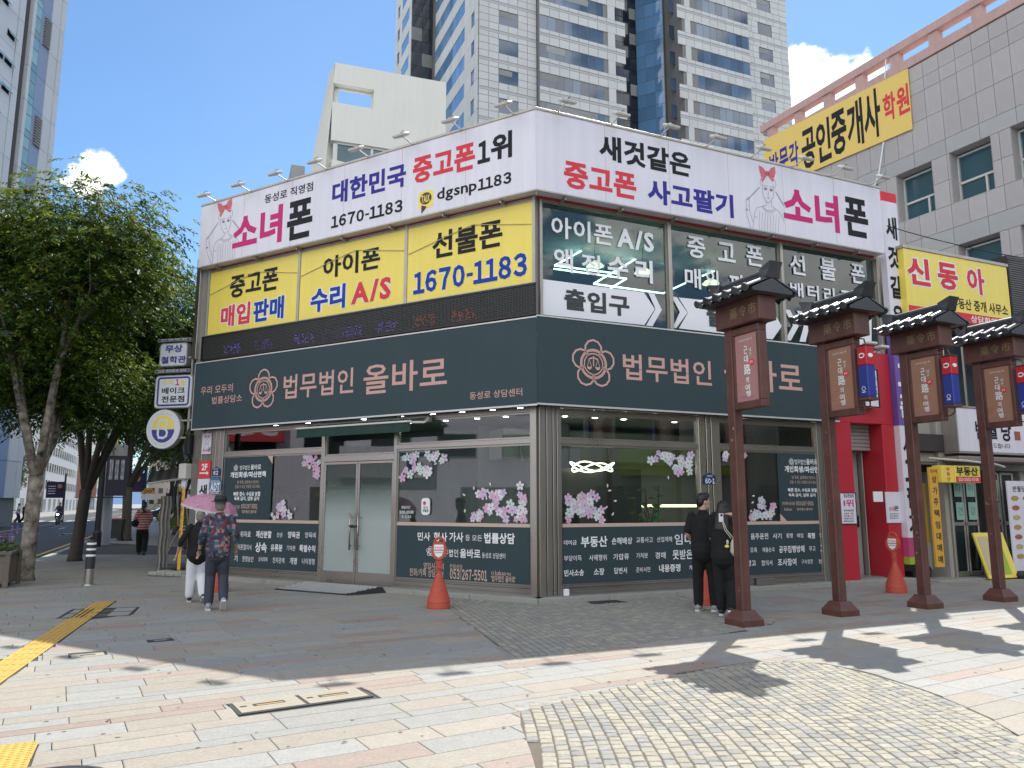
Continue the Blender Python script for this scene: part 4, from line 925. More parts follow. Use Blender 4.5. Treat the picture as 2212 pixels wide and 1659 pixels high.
# ---- window texts
def rowtext(fr, tr, par, m, items, out=.012, bo=.012):
    for s, a, b, *k in items: TP(fr, tr, s, a, b, out, par, m, (k[0] if k else bo))
W1 = (('위자료', (360, 1128), (423, 1094), .01), ('재산분할', (452, 1132), (546, 1092), .025), ('친권', (576, 1128), (609, 1102), .004), ('양육권', (640, 1134), (711, 1096), .025), ('양육비', (741, 1133), (806, 1100), .01),
      ('이혼협의서', (345, 1202), (427, 1172), .01), ('상속', (447, 1217), (518, 1160), .03), ('유류분', (539, 1210), (610, 1172), .025), ('기여분', (632, 1208), (686, 1178), .004), ('특별수익', (708, 1215), (803, 1176), .025),
      ('기', (325, 1272), (345, 1236), .02), ('한정승인', (372, 1272), (438, 1242), .01), ('상속회복', (467, 1272), (522, 1246), .004), ('친자관계', (551, 1280), (621, 1250), .01), ('개명', (651, 1288), (695, 1250), .02), ('나이정정', (724, 1287), (799, 1256), .01), ('상담소', (288, 1120), (330, 1092), .01))
rowtext(LF, rd, wL1, wht, W1)
W2 = (('민사', (1405, 1148), (1480, 1100), .02), ('형사', (1500, 1153), (1580, 1100), .02), ('가사', (1592, 1156), (1675, 1100), .02), ('등 모든', (1687, 1150), (1785, 1118), .004), ('법률상담', (1798, 1165), (1978, 1106), .03), ('법무법인', (1530, 1242), (1645, 1200), .01), ('올바로', (1655, 1250), (1776, 1200), .02), ('동성로 상담센터', (1785, 1252), (1922, 1224), .004))
rowtext(LF, rd, wL2, wht, W2)
rowtext(LF, rd, wL2, tan, (('영업시간 외', (1440, 1315), (1560, 1282), .01), ('전화/카톡 상담가능', (1358, 1356), (1560, 1320), .01), ('전화상담', (1594, 1316), (1670, 1290), .004), ('채널', (1930, 1355), (1955, 1338), .004), ("'법무법인 올바로'", (1838, 1390), (1982, 1360), .012)))
TP(LF, rd, '053)267-5501', (1594, 1375), (1815, 1325), .012, wL2, tan, .03, True); TP(LF, rd, 'kakao', (1862, 1352), (1925, 1328), .012, wL2, tan, .006)
cx, cz = LF.q(*rd(1482, 1212)); emblem(LF, cx, cz, .085, -.014, wL2, wht, .009)
cx, cz = LF.q(*rd(1849, 1340)); MB(LF).ribbon(circ(cx, cz, .022, n=12), .008, -.014, True).build('logo', tan, wL2)
WR1 = (('대여금', (202, 1208), (268, 1232), .006), ('부동산', (290, 1188), (428, 1242), .03), ('손해배상', (450, 1194), (557, 1228), .022), ('교통사고', (577, 1192), (664, 1220), .006), ('산업재해', (684, 1190), (763, 1216), .006), ('임대차', (775, 1176), (925, 1228), .016),
       ('부당이득', (203, 1288), (294, 1314), .01), ('사해행위', (333, 1284), (424, 1312), .01), ('가압류', (458, 1278), (540, 1308), .016), ('가처분', (577, 1274), (638, 1300), .006), ('경매', (675, 1270), (730, 1302), .016), ('못받은돈', (765, 1258), (905, 1304), .022),
       ('민사소송', (204, 1362), (306, 1392), .02), ('소장', (357, 1354), (412, 1388), .022), ('답변서', (463, 1350), (529, 1380), .016), ('준비서면', (577, 1348), (650, 1372), .004), ('내용증명', (695, 1334), (807, 1370), .025), ('계약서', (850, 1338), (912, 1360), .006))
rowtext(RF, rg, wR1, wht, WR1)
WR2 = (('음주운전', (1170, 1172), (1262, 1202), .016), ('사기', (1284, 1172), (1331, 1200), .016), ('횡령', (1354, 1172), (1389, 1196), .006), ('배임', (1410, 1172), (1443, 1194), .006), ('폭행', (1465, 1170), (1504, 1200), .025), ('협박', (1526, 1172), (1562, 1192), .006),
       ('모욕', (1168, 1246), (1204, 1272), .01), ('재물손괴', (1230, 1246), (1293, 1268), .006), ('공무집행방해', (1316, 1238), (1450, 1270), .02), ('무고', (1473, 1240), (1507, 1264), .006), ('고소', (1530, 1232), (1585, 1264), .02),
       ('항고', (1150, 1312), (1198, 1342), .022), ('합의서', (1226, 1312), (1283, 1338), .01), ('조사참여', (1310, 1304), (1408, 1338), .022), ('구속영장', (1433, 1308), (1494, 1330), .004), ('정식재판', (1522, 1306), (1590, 1328), .004), ('사기', (1118, 1176), (1145, 1214), .02))
rowtext(RF, rg, wR2, wht, WR2)
def poster_text(fr, tr, par, ox, oy, kx, ky, sl):
    f = lambda x, y: tr(ox + x * kx, oy + y * ky + x * kx * sl)
    cx, cz = fr.q(*f(45, 22)); emblem(fr, cx, cz, .07, -.014, par, wht, .007)
    for s, a, b, bo, m in (('법무법인', (66, 36), (125, 8), .01, wht), ('올바로', (130, 36), (192, 4), .02, wht), ('개인회생/파산면책', (10, 80), (220, 45), .045, wht), ('빚 독촉, 압류에서 벗어나', (50, 118), (180, 98), .002, tan), ('갚을 수 있는 만큼만 갚으세요.', (38, 142), (186, 124), .002, tan), ('빠른 접수, 수임료 분할', (28, 190), (188, 165), .03, wht), ('독촉 금지, 압류 금지', (32, 216), (180, 194), .03, wht), ('전화상담', (-5, 262), (66, 242), .006, tan), ("'법무법인 올바로'", (76, 290), (166, 274), .012, tan)):
        TP(fr, f, s, a, b, .012, par, m, bo)
    TP(fr, f, '053)267-5501', (72, 262), (170, 238), .012, par, tan, .03, True); TP(fr, f, 'kakao', (8, 292), (50, 274), .012, par, tan, .006)
poster_text(LF, rd, wL1, 292, 700, 1.0, 1.0, -.03); poster_text(RF, rg, wR2, 1338, 780, .93, .94, .02)
# business hours stickers on the left window
rowtext(LF, rd, wL2, wht, (('영업시간', (1310, 962), (1362, 944), .012), ('11:00-20:00', (1300, 990), (1382, 972), .01), ('토, 일 휴무', (1312, 1018), (1368, 1000), .004)))
t, _ = plate(LF, rd, (1426, 998), (1477, 898), 'hanging_tag', 'small white closed tag hanging inside the right shop window', 'tag', wht, .02, shape=lambda a, b, c, d: rrect(a, b, c, d, .06))
TP(LF, rd, '잠시', (1438, 962), (1466, 946), .021, t, ink, .01); TP(LF, rd, '외출중', (1434, 980), (1470, 964), .021, t, ink, .02)
cx, cz = LF.q(*rd(1446, 928), .02); MB(LF).prism(circ(cx, cz, .035, n=12), -.026, -.022).build('dot', red_ink, t)
# ================================================================ RED ENTRANCE, VERTICAL BANNER
redp = mat('painted_red', (.52, .025, .045), .35, var=.06, vs=2, streak=.05)
EN = thing('red_entrance', 'bright red framed side entrance with half open white door', 'entrance', RF.w(7.6, -.1, 0))
def slabp(fr, name, m, par, *bs, c=.01):
    mb = MB(fr)
    for b in bs: mb.box(*b, c)
    return mb.build(name, m, par)
slabp(RF, 'pillar', redp, EN, (6.75, 7.19, -.12, .6, .05, 3.27)); slabp(RF, 'pillar', redp, EN, (8.1, 8.46, -.12, .52, .05, 3.27)); slabp(RF, 'lintel', redp, EN, (6.70, 8.46, -.12, .25, 3.27, 4.82))
slabp(RF, 'doorstep', st, EN, (6.7, 8.6, -.28, .9, -.02, .08)); slabp(RF, 'inner_ceiling', darkwall, EN, (7.2, 8.08, .0, .9, 3.3, 3.36))
shm = mat('shutter_grey', (.4, .39, .37), .5, .4, var=.1)
for k in range(7): MB(RF).box(7.2, 8.09, .2, .23, 2.72 + k * .08, 2.795 + k * .08, .012).build('shutter_slat', shm, EN)
dr = slabp(RF, 'door', mat('door_offwhite', (.42, .42, .4), .5, var=.06), EN, (7.22, 8.05, .55, .6, .08, 2.7)); slabp(RF, 'door_panel', _M['door_offwhite'], dr, (7.3, 7.95, .535, .55, 1.25, 2.0), (7.3, 7.95, .535, .55, .25, 1.1)); slabp(RF, 'handle', blackmetal, dr, (7.85, 7.93, .48, .535, 1.1, 1.35))
slabp(RF, 'door_frame', alu, EN, (7.2, 7.23, .42, .54, .08, 2.72), (8.06, 8.09, .42, .54, .08, 2.72), (7.2, 8.09, .42, .54, 2.7, 2.74))
slabp(RF, 'upper_wall', plaster, EN, (6.7, 8.4, .0, .1, 4.83, 4.9))
t, _ = plate(RF, r5, (222, 1240), (285, 1097), 'poster', 'white poster reading first place on the left red pillar', 'poster', signwhite, .14)
for s, z, h, m, dg in (('중고폰업계', 1118, 16, ink, 0), ('1위', 1160, 34, mag, 0), ('중고폰 매입/판매', 1182, 9, ink, 0), ('선불폰 개통', 1195, 8, red_ink, 0), ('아이폰 A/S', 1207, 8, ink, 0), ('액정수리', 1219, 8, ink, 0), ('배터리교체', 1231, 8, ink, 0)):
    TP(RF, r5, s, (232, z), (276, z - h), .14, t, m, .02)
(x0, z0), (x1, z1) = RF.q(*r5(222, 1240), .14), RF.q(*r5(285, 1097), .14)
MB(RF).ribbon([(x0, z0), (x1, z0), (x1, z1), (x0, z1)], .03, -.144, True).build('border', ink, t)
t, _ = plate(RF, r5, (434, 1235), (492, 1092), 'poster', 'white poster with girl logo on the right red pillar', 'poster', signwhite, .14)
TP(RF, r5, '소녀', (442, 1180), (466, 1158), .14, t, mag, .02); TP(RF, r5, '폰', (468, 1178), (484, 1156), .14, t, ink, .02)
for z in (1196, 1206, 1216): TP(RF, r5, '중고폰 매입 판매', (445, z), (483, z - 6), .14, t, ink, .008)
t, _ = plate(RF, r5, (330, 695), (385, 528), 'lightbox_sign', 'white sign with black frame on the red lintel', 'sign', signwhite, .3, .16)
TP(RF, r5, '소녀폰', (340, 660), (384, 600), .3, t, ink, .03); TP(RF, r5, '사고팔기', (342, 575), (382, 560), .3, t, ink, .01)
(x0, z0), (x1, z1) = RF.q(*r5(330, 695), .3), RF.q(*r5(385, 528), .3); MB(RF).ribbon([(x0, z0), (x1, z0), (x1, z1), (x0, z1)], .05, -.304, True).build('border', ink, t)
t, _ = plate(RF, r5, (372, 1137), (411, 1090), 'notice', 'small pale notice beside the half open door', 'notice', wht, .13)
for i, (x, y) in enumerate(((340, 408), (395, 425))):
    X_, Z_ = RF.q(*r5(x, y), .45)
    t = thing('wall_floodlight', ('left' if not i else 'right') + ' white floodlight on an arm above the red entrance', 'floodlight', RF.w(X_, -.2, Z_))
    MB(RF).box(X_ - .12, X_ + .12, -.62, -.42, Z_ - .03, Z_ + .03, .015).build('lamp_head', fl_w, t); MB(RF).tube([(X_ + .3, -.12, Z_ - .02), (X_, -.45, Z_ - .01)], .014, 6).build('arm', fl_w, t)
VB = thing('vertical_banner', 'tall narrow vertical banner in white and purple beside the red entrance', 'banner', RF.w(8.7, -.25, .3))
purp = mat('sign_sheet_purple', (.16, .09, .36), .5, var=.05); grn = mat('sign_sheet_lime', (.35, .5, .05), .5, var=.05)
for z0, z1, m in ((.35, .5, grn), (.5, .9, mat('sign_sheet_rose', (.5, .08, .22), .5)), (.9, 3.25, signwhite), (3.25, 5.5, purp), (5.5, 8.3, signwhite), (8.3, 8.52, red_ink)):
    MB(RF).box(8.47, 8.93, -.25, -.1, z0, z1).build('banner_field', m, VB)
for k, c_ in enumerate('새것같은'): TX(RF, c_, 8.53, 8.87, 7.42 - k * .68, 7.95 - k * .68, -.254, VB, ink, .036)
for k, c_ in enumerate('중고폰'): TX(RF, c_, 8.53, 8.87, 4.78 - k * .68, 5.28 - k * .68, -.254, VB, wht, .036)
for k, c_ in enumerate('사고팔기'): TX(RF, c_, 8.53, 8.87, 2.62 - k * .56, 3.08 - k * .56, -.254, VB, ink, .036)

# ================================================================ GATE POSTS WITH TILED CAPS
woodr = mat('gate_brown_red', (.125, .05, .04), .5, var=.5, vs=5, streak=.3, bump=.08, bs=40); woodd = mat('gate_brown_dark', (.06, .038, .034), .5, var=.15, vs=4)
tile_m = mat('roof_tile_charcoal', (.05, .054, .06), .38, var=.3, vs=10, rnd=.3); pan_m = mat('gate_poster_brown', (.40, .21, .14), .3, var=.05, vs=2)
rose2 = mat('gate_poster_rose', (.44, .23, .22), .3, var=.05, vs=2)
lred = mat('lantern_red', (.5, .02, .03), .35, var=.04); lblu = mat('lantern_blue', (.025, .045, .28), .35, var=.05); gold = mat('gate_gold_letters', (.26, .2, .1), .6, var=.1)
def gate(label, loc, first, panm, lantern):
    g = FR(0, 0, 90); G_ = thing('gate_post', label, 'gate post', (0, 0, 0), 'tiled gate posts along the alley')
    b = MB(); b.add([(-.18, -.18, 0), (.18, -.18, 0), (.18, .18, 0), (-.18, .18, 0), (-.18, -.18, .08), (.18, -.18, .08), (.18, .18, .08), (-.18, .18, .08), (-.1, -.1, .2), (.1, -.1, .2), (.1, .1, .2), (-.1, .1, .2)],
        [(3, 2, 1, 0), (0, 1, 5, 4), (1, 2, 6, 5), (2, 3, 7, 6), (3, 0, 4, 7), (4, 5, 9, 8), (5, 6, 10, 9), (6, 7, 11, 10), (7, 4, 8, 11), (8, 9, 10, 11)]); b.build('base', woodr, G_)
    MB().box(-.074, .074, -.074, .074, .18, 4.03, .012).build('post', woodr, G_)
    f = MB(); f.box(.08, .62, -.07, .07, 2.87, 2.97, .008); f.box(.08, .62, -.07, .07, 3.9, 4.0, .008); f.box(.56, .62, -.07, .07, 2.97, 3.9, .008); f.box(.08, .12, -.06, .06, 2.97, 3.9, .004); f.build('poster_frame', woodr, G_)
    p = MB().box(.12, .56, -.045, .045, 2.97, 3.9).build('poster', panm, G_)
    W_ = WORLD
    for s, x0, x1, z0, z1, m, bo in (('스토리가 있는 벽', .2, .46, 3.80, 3.83, wht, .003), ('근', .29, .36, 3.62, 3.73, wht, .02), ('대', .29, .37, 3.50, 3.60, wht, .02), ('路', .28, .41, 3.33, 3.48, wht, .02), ('의', .31, .37, 3.22, 3.30, wht, .02), ('여', .29, .38, 3.11, 3.20, wht, .02), ('행', .30, .39, 3.03, 3.11, wht, .02), ('대', .395, .435, 3.64, 3.69, wht, .008), ('구', .395, .435, 3.58, 3.63, wht, .008)):
        TX(W_, s, x0, x1, z0, z1, -.048, p, m, bo)
    MB().prism(circ(.43, 3.49, .055, .045, 14), -.051, -.047).build('seal', red_ink, p); TX(W_, '골목', .40, .46, 3.475, 3.51, -.052, p, wht, .008)
    MB().ribbon([(.15, 3.02), (.2, 3.05), (.24, 3.02), (.3, 3.04), (.36, 3.01), (.46, 3.03)], .012, -.047).build('brush_mark', mat('ink_plum', (.35, .14, .3), .5, var=0), p)
    bx = MB().box(-.15, .74, -.15, .15, 4.02, 4.35, .01).build('lintel_box', woodr, G_)
    for k, s in enumerate('藥令市'): TX(W_, s, .16 + k * .185, .31 + k * .185, 4.11, 4.27, -.152, bx, gold, .008)
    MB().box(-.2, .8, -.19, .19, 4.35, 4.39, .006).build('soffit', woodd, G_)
    # roof: two slopes of alternating pan and cover tiles, ridge with upturned ends
    body = MB(); body.add([(-.26, -.34, 4.36), (.85, -.34, 4.36), (.85, .34, 4.36), (-.26, .34, 4.36), (-.26, 0, 4.56), (.85, 0, 4.56), (-.26, -.34, 4.40), (.85, -.34, 4.40), (.85, .34, 4.40), (-.26, .34, 4.40)],
        [(0, 1, 7, 6), (3, 9, 8, 2), (0, 3, 2, 1), (6, 7, 5, 4), (9, 4, 5, 8), (0, 6, 4, 9, 3), (1, 2, 8, 5, 7)]); body.build('roof_body', tile_m, G_)
    for s in (-1, 1):
        for k in range(6):
            x = -.2 + k * .199
            t_ = MB(); n = 7
            for a, bq, zz in ((0, 0, 0),):
                P_ = [(x + .055 * math.cos(math.pi * i / n), .045 * math.sin(math.pi * i / n)) for i in range(n + 1)]
                V = [(px, s * .04, 4.56 + h) for px, h in P_] + [(px, s * .41, 4.40 + h) for px, h in P_]
                F = [(i, i + 1, i + 1 + n + 1, i + n + 1) for i in range(n)] + [(0, n, n + n + 1, n + 1), tuple(range(n + 1, 2 * n + 2))]
                t_.add(V, F)
            t_.tube([(x, s * .405, 4.405), (x, s * .43, 4.395)], .056, 12)
            t_.build('cover_tile', tile_m, G_)
            if k < 5:
                xm = x + .0995; t_ = MB()
                P_ = [(xm - .062 + .124 * i / 4, -.03 * math.sin(math.pi * i / 4)) for i in range(5)]
                V = [(px, s * .05, 4.545 + h) for px, h in P_] + [(px, s * .41, 4.40 + h) for px, h in P_] + [(px, s * .43, 4.395 + h * 2.2 - .012) for px, h in P_]
                t_.add(V, [(i, i + 1, i + 6, i + 5) for i in range(4)] + [(i + 5, i + 6, i + 11, i + 10) for i in range(4)]); t_.build('pan_tile', tile_m, G_)
    r = MB()
    for k in range(3): r.box(-.25, .84, -.075 + k * .012, .075 - k * .012, 4.57 + k * .026, 4.592 + k * .026, .006)
    r.tube([(-.25, 0, 4.655), (.84, 0, 4.655)], .055, 10); r.build('ridge', tile_m, G_)
    for x, d in ((-.25, -1), (.84, 1)):
        e = MB(); e.add([(x - d * .12, -.10, 4.52), (x - d * .12, .10, 4.52), (x + d * .02, .12, 4.56), (x + d * .02, -.12, 4.56), (x - d * .14, -.08, 4.70), (x - d * .14, .08, 4.70), (x + d * .10, .11, 4.76), (x + d * .10, -.11, 4.76), (x + d * .06, .1, 4.66), (x + d * .06, -.1, 4.66)],
              [(0, 1, 2, 3), (4, 7, 6, 5), (0, 4, 5, 1), (0, 3, 9, 7, 4), (1, 5, 6, 8, 2), (3, 2, 8, 9), (9, 8, 6, 7)]); e.build('ridge_end', tile_m, G_)
    if lantern:
        L_ = MB(); L_.box(.68, .84, -.08, .08, 3.1, 3.56, .01); l1 = L_.build('lantern', lblu, G_)
        MB().box(.678, .842, -.082, .082, 3.56, 3.84, .01).build('red_band', lred, l1); MB().box(.67, .85, -.09, .09, 3.05, 3.1, .008).build('cap', woodr, l1); MB().box(.67, .85, -.09, .09, 3.84, 3.86, .006).build('cap', woodr, l1)
        sw = MB(); sw.ribbon(circ(.76, 3.70, .045, .03, 12, 200, 520), .018, -.0835); sw.ribbon(circ(.76, 3.22, .03, n=10), .008, -.0825, True); sw.ribbon([(.73, 3.17), (.79, 3.17)], .012, -.0825)
        q_ = FR(.882, 0, 90); sw.build('print', wht, l1)
        sw = MB(); sw.add([(.8435, .05 * math.cos(a), 3.7 + .03 * math.sin(a)) for a in [i * .6 for i in range(10)]], [tuple(range(10))]); sw.build('print', wht, l1)
        a = MB(); a.tube([(.6, 0, 3.95), (.66, 0, 3.98), (.75, 0, 3.95), (.78, 0, 3.85)], .012, 6); a.tube([(.6, 0, 2.95), (.7, 0, 2.93), (.78, 0, 2.98), (.78, 0, 3.05)], .012, 6); a.build('bracket', woodr, G_)
    rs_ = random.Random(len(GATES) + 3); sc_ = MB()
    for k in range(9):
        z = rs_.uniform(.3, 2.8); a = rs_.uniform(-.055, .055); r_ = rs_.uniform(.006, .02); P_ = [(a + r_ * rs_.uniform(.5, 1.1) * math.cos(b), z + r_ * rs_.uniform(.6, 1.6) * math.sin(b)) for b in [i * .9 for i in range(7)]]
        if k % 2: sc_.add([(u, -.0748, v) for u, v in P_], [tuple(range(7))])
        else: sc_.add([(-.0748, u, v) for u, v in P_], [tuple(range(7))])
    sc_.build('sticker_residue', mat('residue_pale', (.3, .24, .2), .8, var=.3), G_, kind='stuff')
    GATES.append((G_, loc)); return G_
GATES = []
gate('nearest gate post, without a lantern, beside the couple in black', (3.10, 10.62, 0), True, rose2, False)
gate('second gate post with blue lantern, in front of the red entrance', (4.78, 11.56, 0), False, pan_m, True)
gate('third gate post with blue lantern, in front of the yellow shop signs', (6.44, 12.36, 0), False, pan_m, True)
gate('farthest gate post with blue lantern at the right picture edge', (8.15, 13.22, 0), False, pan_m, True)
def place_gates():
    for g, loc in GATES: g.location = loc; g.rotation_euler = (0, 0, rad(90 - 156))

# ================================================================ PARKING CONES
cone_m = mat('cone_orange', (.52, .085, .05), .55, var=.1, vs=6)
def cone(label, loc, rz):
    t = thing('parking_cone', label, 'cone', (0, 0, 0), 'orange no parking cones')
    prof = [(.21, 0), (.215, .03), (.212, .05), (.215, .07), (.21, .09), (.215, .11), (.21, .16)]
    for k in range(10): z = .17 + k * .043; r = .205 - k * .0155; prof += [(r, z), (r - .004, z + .036), (r - .010, z + .04)]
    prof += [(.05, .62), (.045, .7)]
    MB().lathe(0, 0, prof, 28).build('body', cone_m, t, smooth=False)
    h = MB()
    for k in range(4): h.lathe(0, 0, [(.052, .66 + k * .022), (.055, .668 + k * .022), (.048, .676 + k * .022)], 14)
    h.lathe(0, 0, [(.05, .74), (.06, .8), (.07, .86)], 12, 1, .7)
    out = circ(0, 1.04, .145, .165, 28); h.prism(out, -.045, .045)
    h.ribbon([(0, 0)] * 2, .001, 0)
    h.v = h.v[:-4]; h.p = h.p[:-1]
    hd = h.build('head', cone_m, t)
    arc = MB().tube([(.10 * math.cos(a), 0, 1.15 + .13 * math.sin(a)) for a in [i * math.pi / 8 for i in range(9)]], .022, 8); arc.build('carry_handle', cone_m, t)
    p1 = MB().prism([(-.095, 1.06), (.095, 1.06), (.085, 1.15), (-.085, 1.15)], -.049, -.0455).build('face_plate', wht, t)
    p2 = MB().prism([(-.095, 1.04), (-.06, .95), (0, .915), (.06, .95), (.095, 1.04)], -.049, -.0455).build('face_plate', wht, t)
    TX(WORLD, '주차금지', -.08, .08, 1.075, 1.115, -.0505, p1, red_ink, .02); TX(WORLD, '법무법인 올바로', -.07, .07, .995, 1.02, -.0505, p2, ink, .014)
    t.scale = (.84, .84, .84); CONES.append((t, loc, rz))
CONES = []
cone('orange no parking cone standing free in front of the phone number panel', (-1.14, 12.3, 0), rad(-8))
cone('orange no parking cone behind the young couple in black', (3.12, 12.7, 0), rad(-30))
cone('orange no parking cone right of the red entrance', (7.0, 14.4, 0), rad(-52))
cone('orange no parking cone hidden behind the man in the black hat', (-5.42, 14.6, 0), rad(-20))

# ================================================================ SHOPS ON THE RIGHT
S = FR(9.0, 16.6, 66)
SH = thing('estate_agent_shop', 'narrow two storey shop row with yellow and white signs right of the red entrance', 'building', S.w(1, 0, 0))
cream = mat('render_cream', (.42, .40, .36), .8, var=.12, vs=2, streak=.15); dkglass = mat('dark_window', (.02, .03, .035), .08, spec=.8, var=0)
slabp(S, 'wall', cream, SH, (-.4, 5.5, .3, 6, 5.6, 7.2), (-.4, .55, .25, 6, 2.45, 5.6), (3.4, 9, .3, 6, 0, 7.2))
slabp(S, 'back_wall', darkwall, SH, (-.4, 6, 1.4, 1.5, 0, 5.6)); slabp(S, 'beam', cream, SH, (.5, 6, .2, .4, 2.35, 2.72), (-.4, .55, .2, .3, 2.5, 2.7))
slabp(S, 'dark_soffit', darkwall, SH, (-.4, .56, .05, .3, 2.72, 3.1)); slabp(S, 'side_cladding', mat('rust_panel', (.14, .06, .04), .7), SH, (-.1, .48, .1, .22, 2.72, 3.0))
slabp(S, 'wall', cream, SH, (.42, .62, .1, .3, 2.6, 4.1))
wn_ = slabp(S, 'window', alu, SH, (.5, 3.0, .28, .34, 3.7, 5.3)); slabp(S, 'pane', dkglass, wn_, (.55, 1.7, .27, .28, 3.75, 5.25), (1.78, 2.95, .27, .28, 3.75, 5.25))
for k, c_ in enumerate('부동산'): TX(S, c_, .78, 1.12, 4.75 - k * .46, 5.12 - k * .46, .262, SH, red_ink, .036); TX(S, c_, .76, 1.14, 4.73 - k * .46, 5.14 - k * .46, .265, SH, wht, .095, name='lettering_outline')
slabp(S, 'air_conditioner', fl_w, SH, (.2, .75, -.1, .28, 3.85, 4.3))
# entry with stairs
slabp(S, 'stair_wall', mat('entry_yellow', (.6, .42, .06), .6), SH, (-.1, .5, .55, .6, .75, 2.05))
for k, c_ in enumerate('부동산'): TX(S, c_, .0, .36, 1.68 - k * .40, 2.0 - k * .40, .545, SH, red_ink, .036)
for k in range(6): slabp(S, 'stair_tread', darkwall, SH, (-.1, .45, .55 + k * .2, .75 + k * .2, .02, .14 + k * .14), c=0)
slabp(S, 'stair_panel', cream, SH, (.5, .62, .1, .9, 0, 2.3)); MB(S).prism([(-.1, .75), (.5, .75), (.5, .15)], .53, .56).build('stair_side', cream, SH)
slabp(S, 'post', alu, SH, (.62, .68, .05, .2, 0, 2.35), (-.36, -.3, .05, .2, 0, 2.35))
for x0, x1 in ((.7, 1.1), (1.13, 1.55), (1.95, 2.35), (2.4, 2.85)):
    d = slabp(S, 'glass_door', alu, SH, (x0, x0 + .045, .1, .15, .05, 2.3), (x1 - .045, x1, .1, .15, .05, 2.3), (x0, x1, .1, .15, 2.25, 2.3), (x0, x1, .1, .15, 1.12, 1.2), (x0, x1, .1, .15, .05, .15))
    MB(S).box(x0 + .045, x1 - .045, .12, .128, .15, 2.25).build('pane', dkglass, d)
pale_g = mat('paper_green', (.3, .5, .42), .7)
for x, z, c_ in ((.8, 1.75, '다'), (1.2, 1.75, '이'), (2.0, 1.75, '어트'), (.82, 1.25, '건'), (1.22, 1.25, '강'), (2.02, 1.25, '밥')):
    MB(S).box(x, x + .26, .09, .098, z, z + .38).build('paper_notice', pale_g, SH); TX(S, c_, x + .05, x + .21, z + .1, z + .28, .085, SH, grey_ink, .008)
TX(S, 'out', 1.98, 2.26, 1.66, 1.74, .085, SH, wht, .014)
slabp(S, 'step_stone', st, SH, (-.4, 4.0, -.3, .3, -.02, .04)); slabp(S, 'drain_pipe', fl_w, SH, (-.42, -.34, 0, .08, .0, .35))
# signs of that row
t = thing('yellow_signboard', 'big yellow sign with red letters above the shops right of the vertical banner', 'signboard', S.w(1, 0, 5.6))
MB(S).box(-.42, 3.07, -.1, .15, 5.66, 7.2, .01).build('panel', yel, t); MB(S).box(-.45, 3.1, -.12, .16, 7.2, 7.27).build('frame', alu, t)
for fr_ in ((('신', -.36, .36), ('동', .62, 1.28), ('아', 1.6, 2.2)),):
    for s, a, b in fr_: TX(S, s, a - .03, b + .03, 6.36, 7.05, -.102, t, wht, .095, name='lettering_outline'); TX(S, s, a, b, 6.39, 7.02, -.107, t, red_ink, .045)
TX(S, '부동산 중개 사무소', 1.0, 2.95, 5.98, 6.24, -.104, t, ink, .02); MB(S).box(-.4, 3.05, -.104, -.1, 5.66, 5.9).build('red_stripe', red_ink, t); TX(S, '상담환영', 1.6, 2.5, 5.7, 5.87, -.108, t, wht, .02)
t = thing('dark_louvre_box', 'dark louvred box at the right end of the big yellow sign', 'equipment box', S.w(3.4, 0, 5)); MB(S).box(3.1, 4.1, -.1, .3, 5.2, 7.5).build('casing', blackmetal, t)
lv = MB(S)
for k in range(40): lv.box(3.13, 4.07, -.115, -.1, 5.25 + k * .055, 5.28 + k * .055)
lv.build('louvre', _M['led_shade'], t)
t = thing('white_signboard', 'white lightbox sign with black brush letters above the kimbap shop', 'signboard', S.w(2, 0, 2.72))
MB(S).box(.6, 3.6, -.25, .1, 2.72, 3.68, .01).build('panel', signwhite, t); MB(S).box(.56, .6, -.27, .1, 2.70, 3.7).build('frame', alu, t); MB(S).box(.56, 3.62, -.27, .1, 3.68, 3.72).build('frame', alu, t); MB(S).box(.56, 3.62, -.27, .1, 2.68, 2.72).build('frame', alu, t)
for s, a, b, z0, z1, m, bo in (('반', 1.2, 1.5, 3.0, 3.42, ink, .03), ('월', 1.62, 1.9, 3.02, 3.38, ink, .03), ('당', 2.05, 2.4, 2.98, 3.42, ink, .03), ('김밥가게', 1.62, 2.3, 3.46, 3.56, ink, .008), ('말아 드립니다', 1.4, 2.32, 2.82, 2.93, ink, .008)): TX(S, s, a, b, z0, z1, -.254, t, m, bo)
MB(S).box(2.5, 2.7, -.256, -.251, 3.02, 3.22).build('seal', mat('ink_brick', (.35, .1, .08), .6), t)
t = thing('folded_awning', 'folded grey brown awning with white arms under the white sign', 'awning', S.w(1.5, 0, 2.5))
MB(S).box(.55, 3.6, -.3, .1, 2.5, 2.62, .03).build('fabric_roll', mat('awning_taupe', (.25, .2, .19), .8), t); MB(S).tube([(.1, .1, 2.58), (.4, -.5, 2.50), (1.2, -.6, 2.44), (1.9, -.35, 2.40)], .025, 6).build('arm', fl_w, t)
t = thing('yellow_signboard', 'small yellow projecting sign with red phone number strip over the stairs', 'signboard', S.w(.5, -.2, 2.0))
MB(S).box(-.1, .28, -.32, -.1, 2.04, 2.4, .008).build('panel', yel, t); MB(S).box(.28, 1.08, -.35, -.13, 2.04, 2.4, .008).build('panel', yel, t); MB(S).box(.29, 1.07, -.354, -.35, 2.05, 2.17).build('red_stripe', red_ink, t)
TX(S, '부동산', .32, 1.0, 2.19, 2.38, -.353, t, ink, .045); TX(S, '010-2651-4745', .36, 1.0, 2.075, 2.145, -.357, t, wht, .02, True)
for k, c_ in enumerate('부동산'): TX(S, c_, .05, .16, 2.28 - k * .1, 2.36 - k * .1, -.323, t, red_ink, .03)
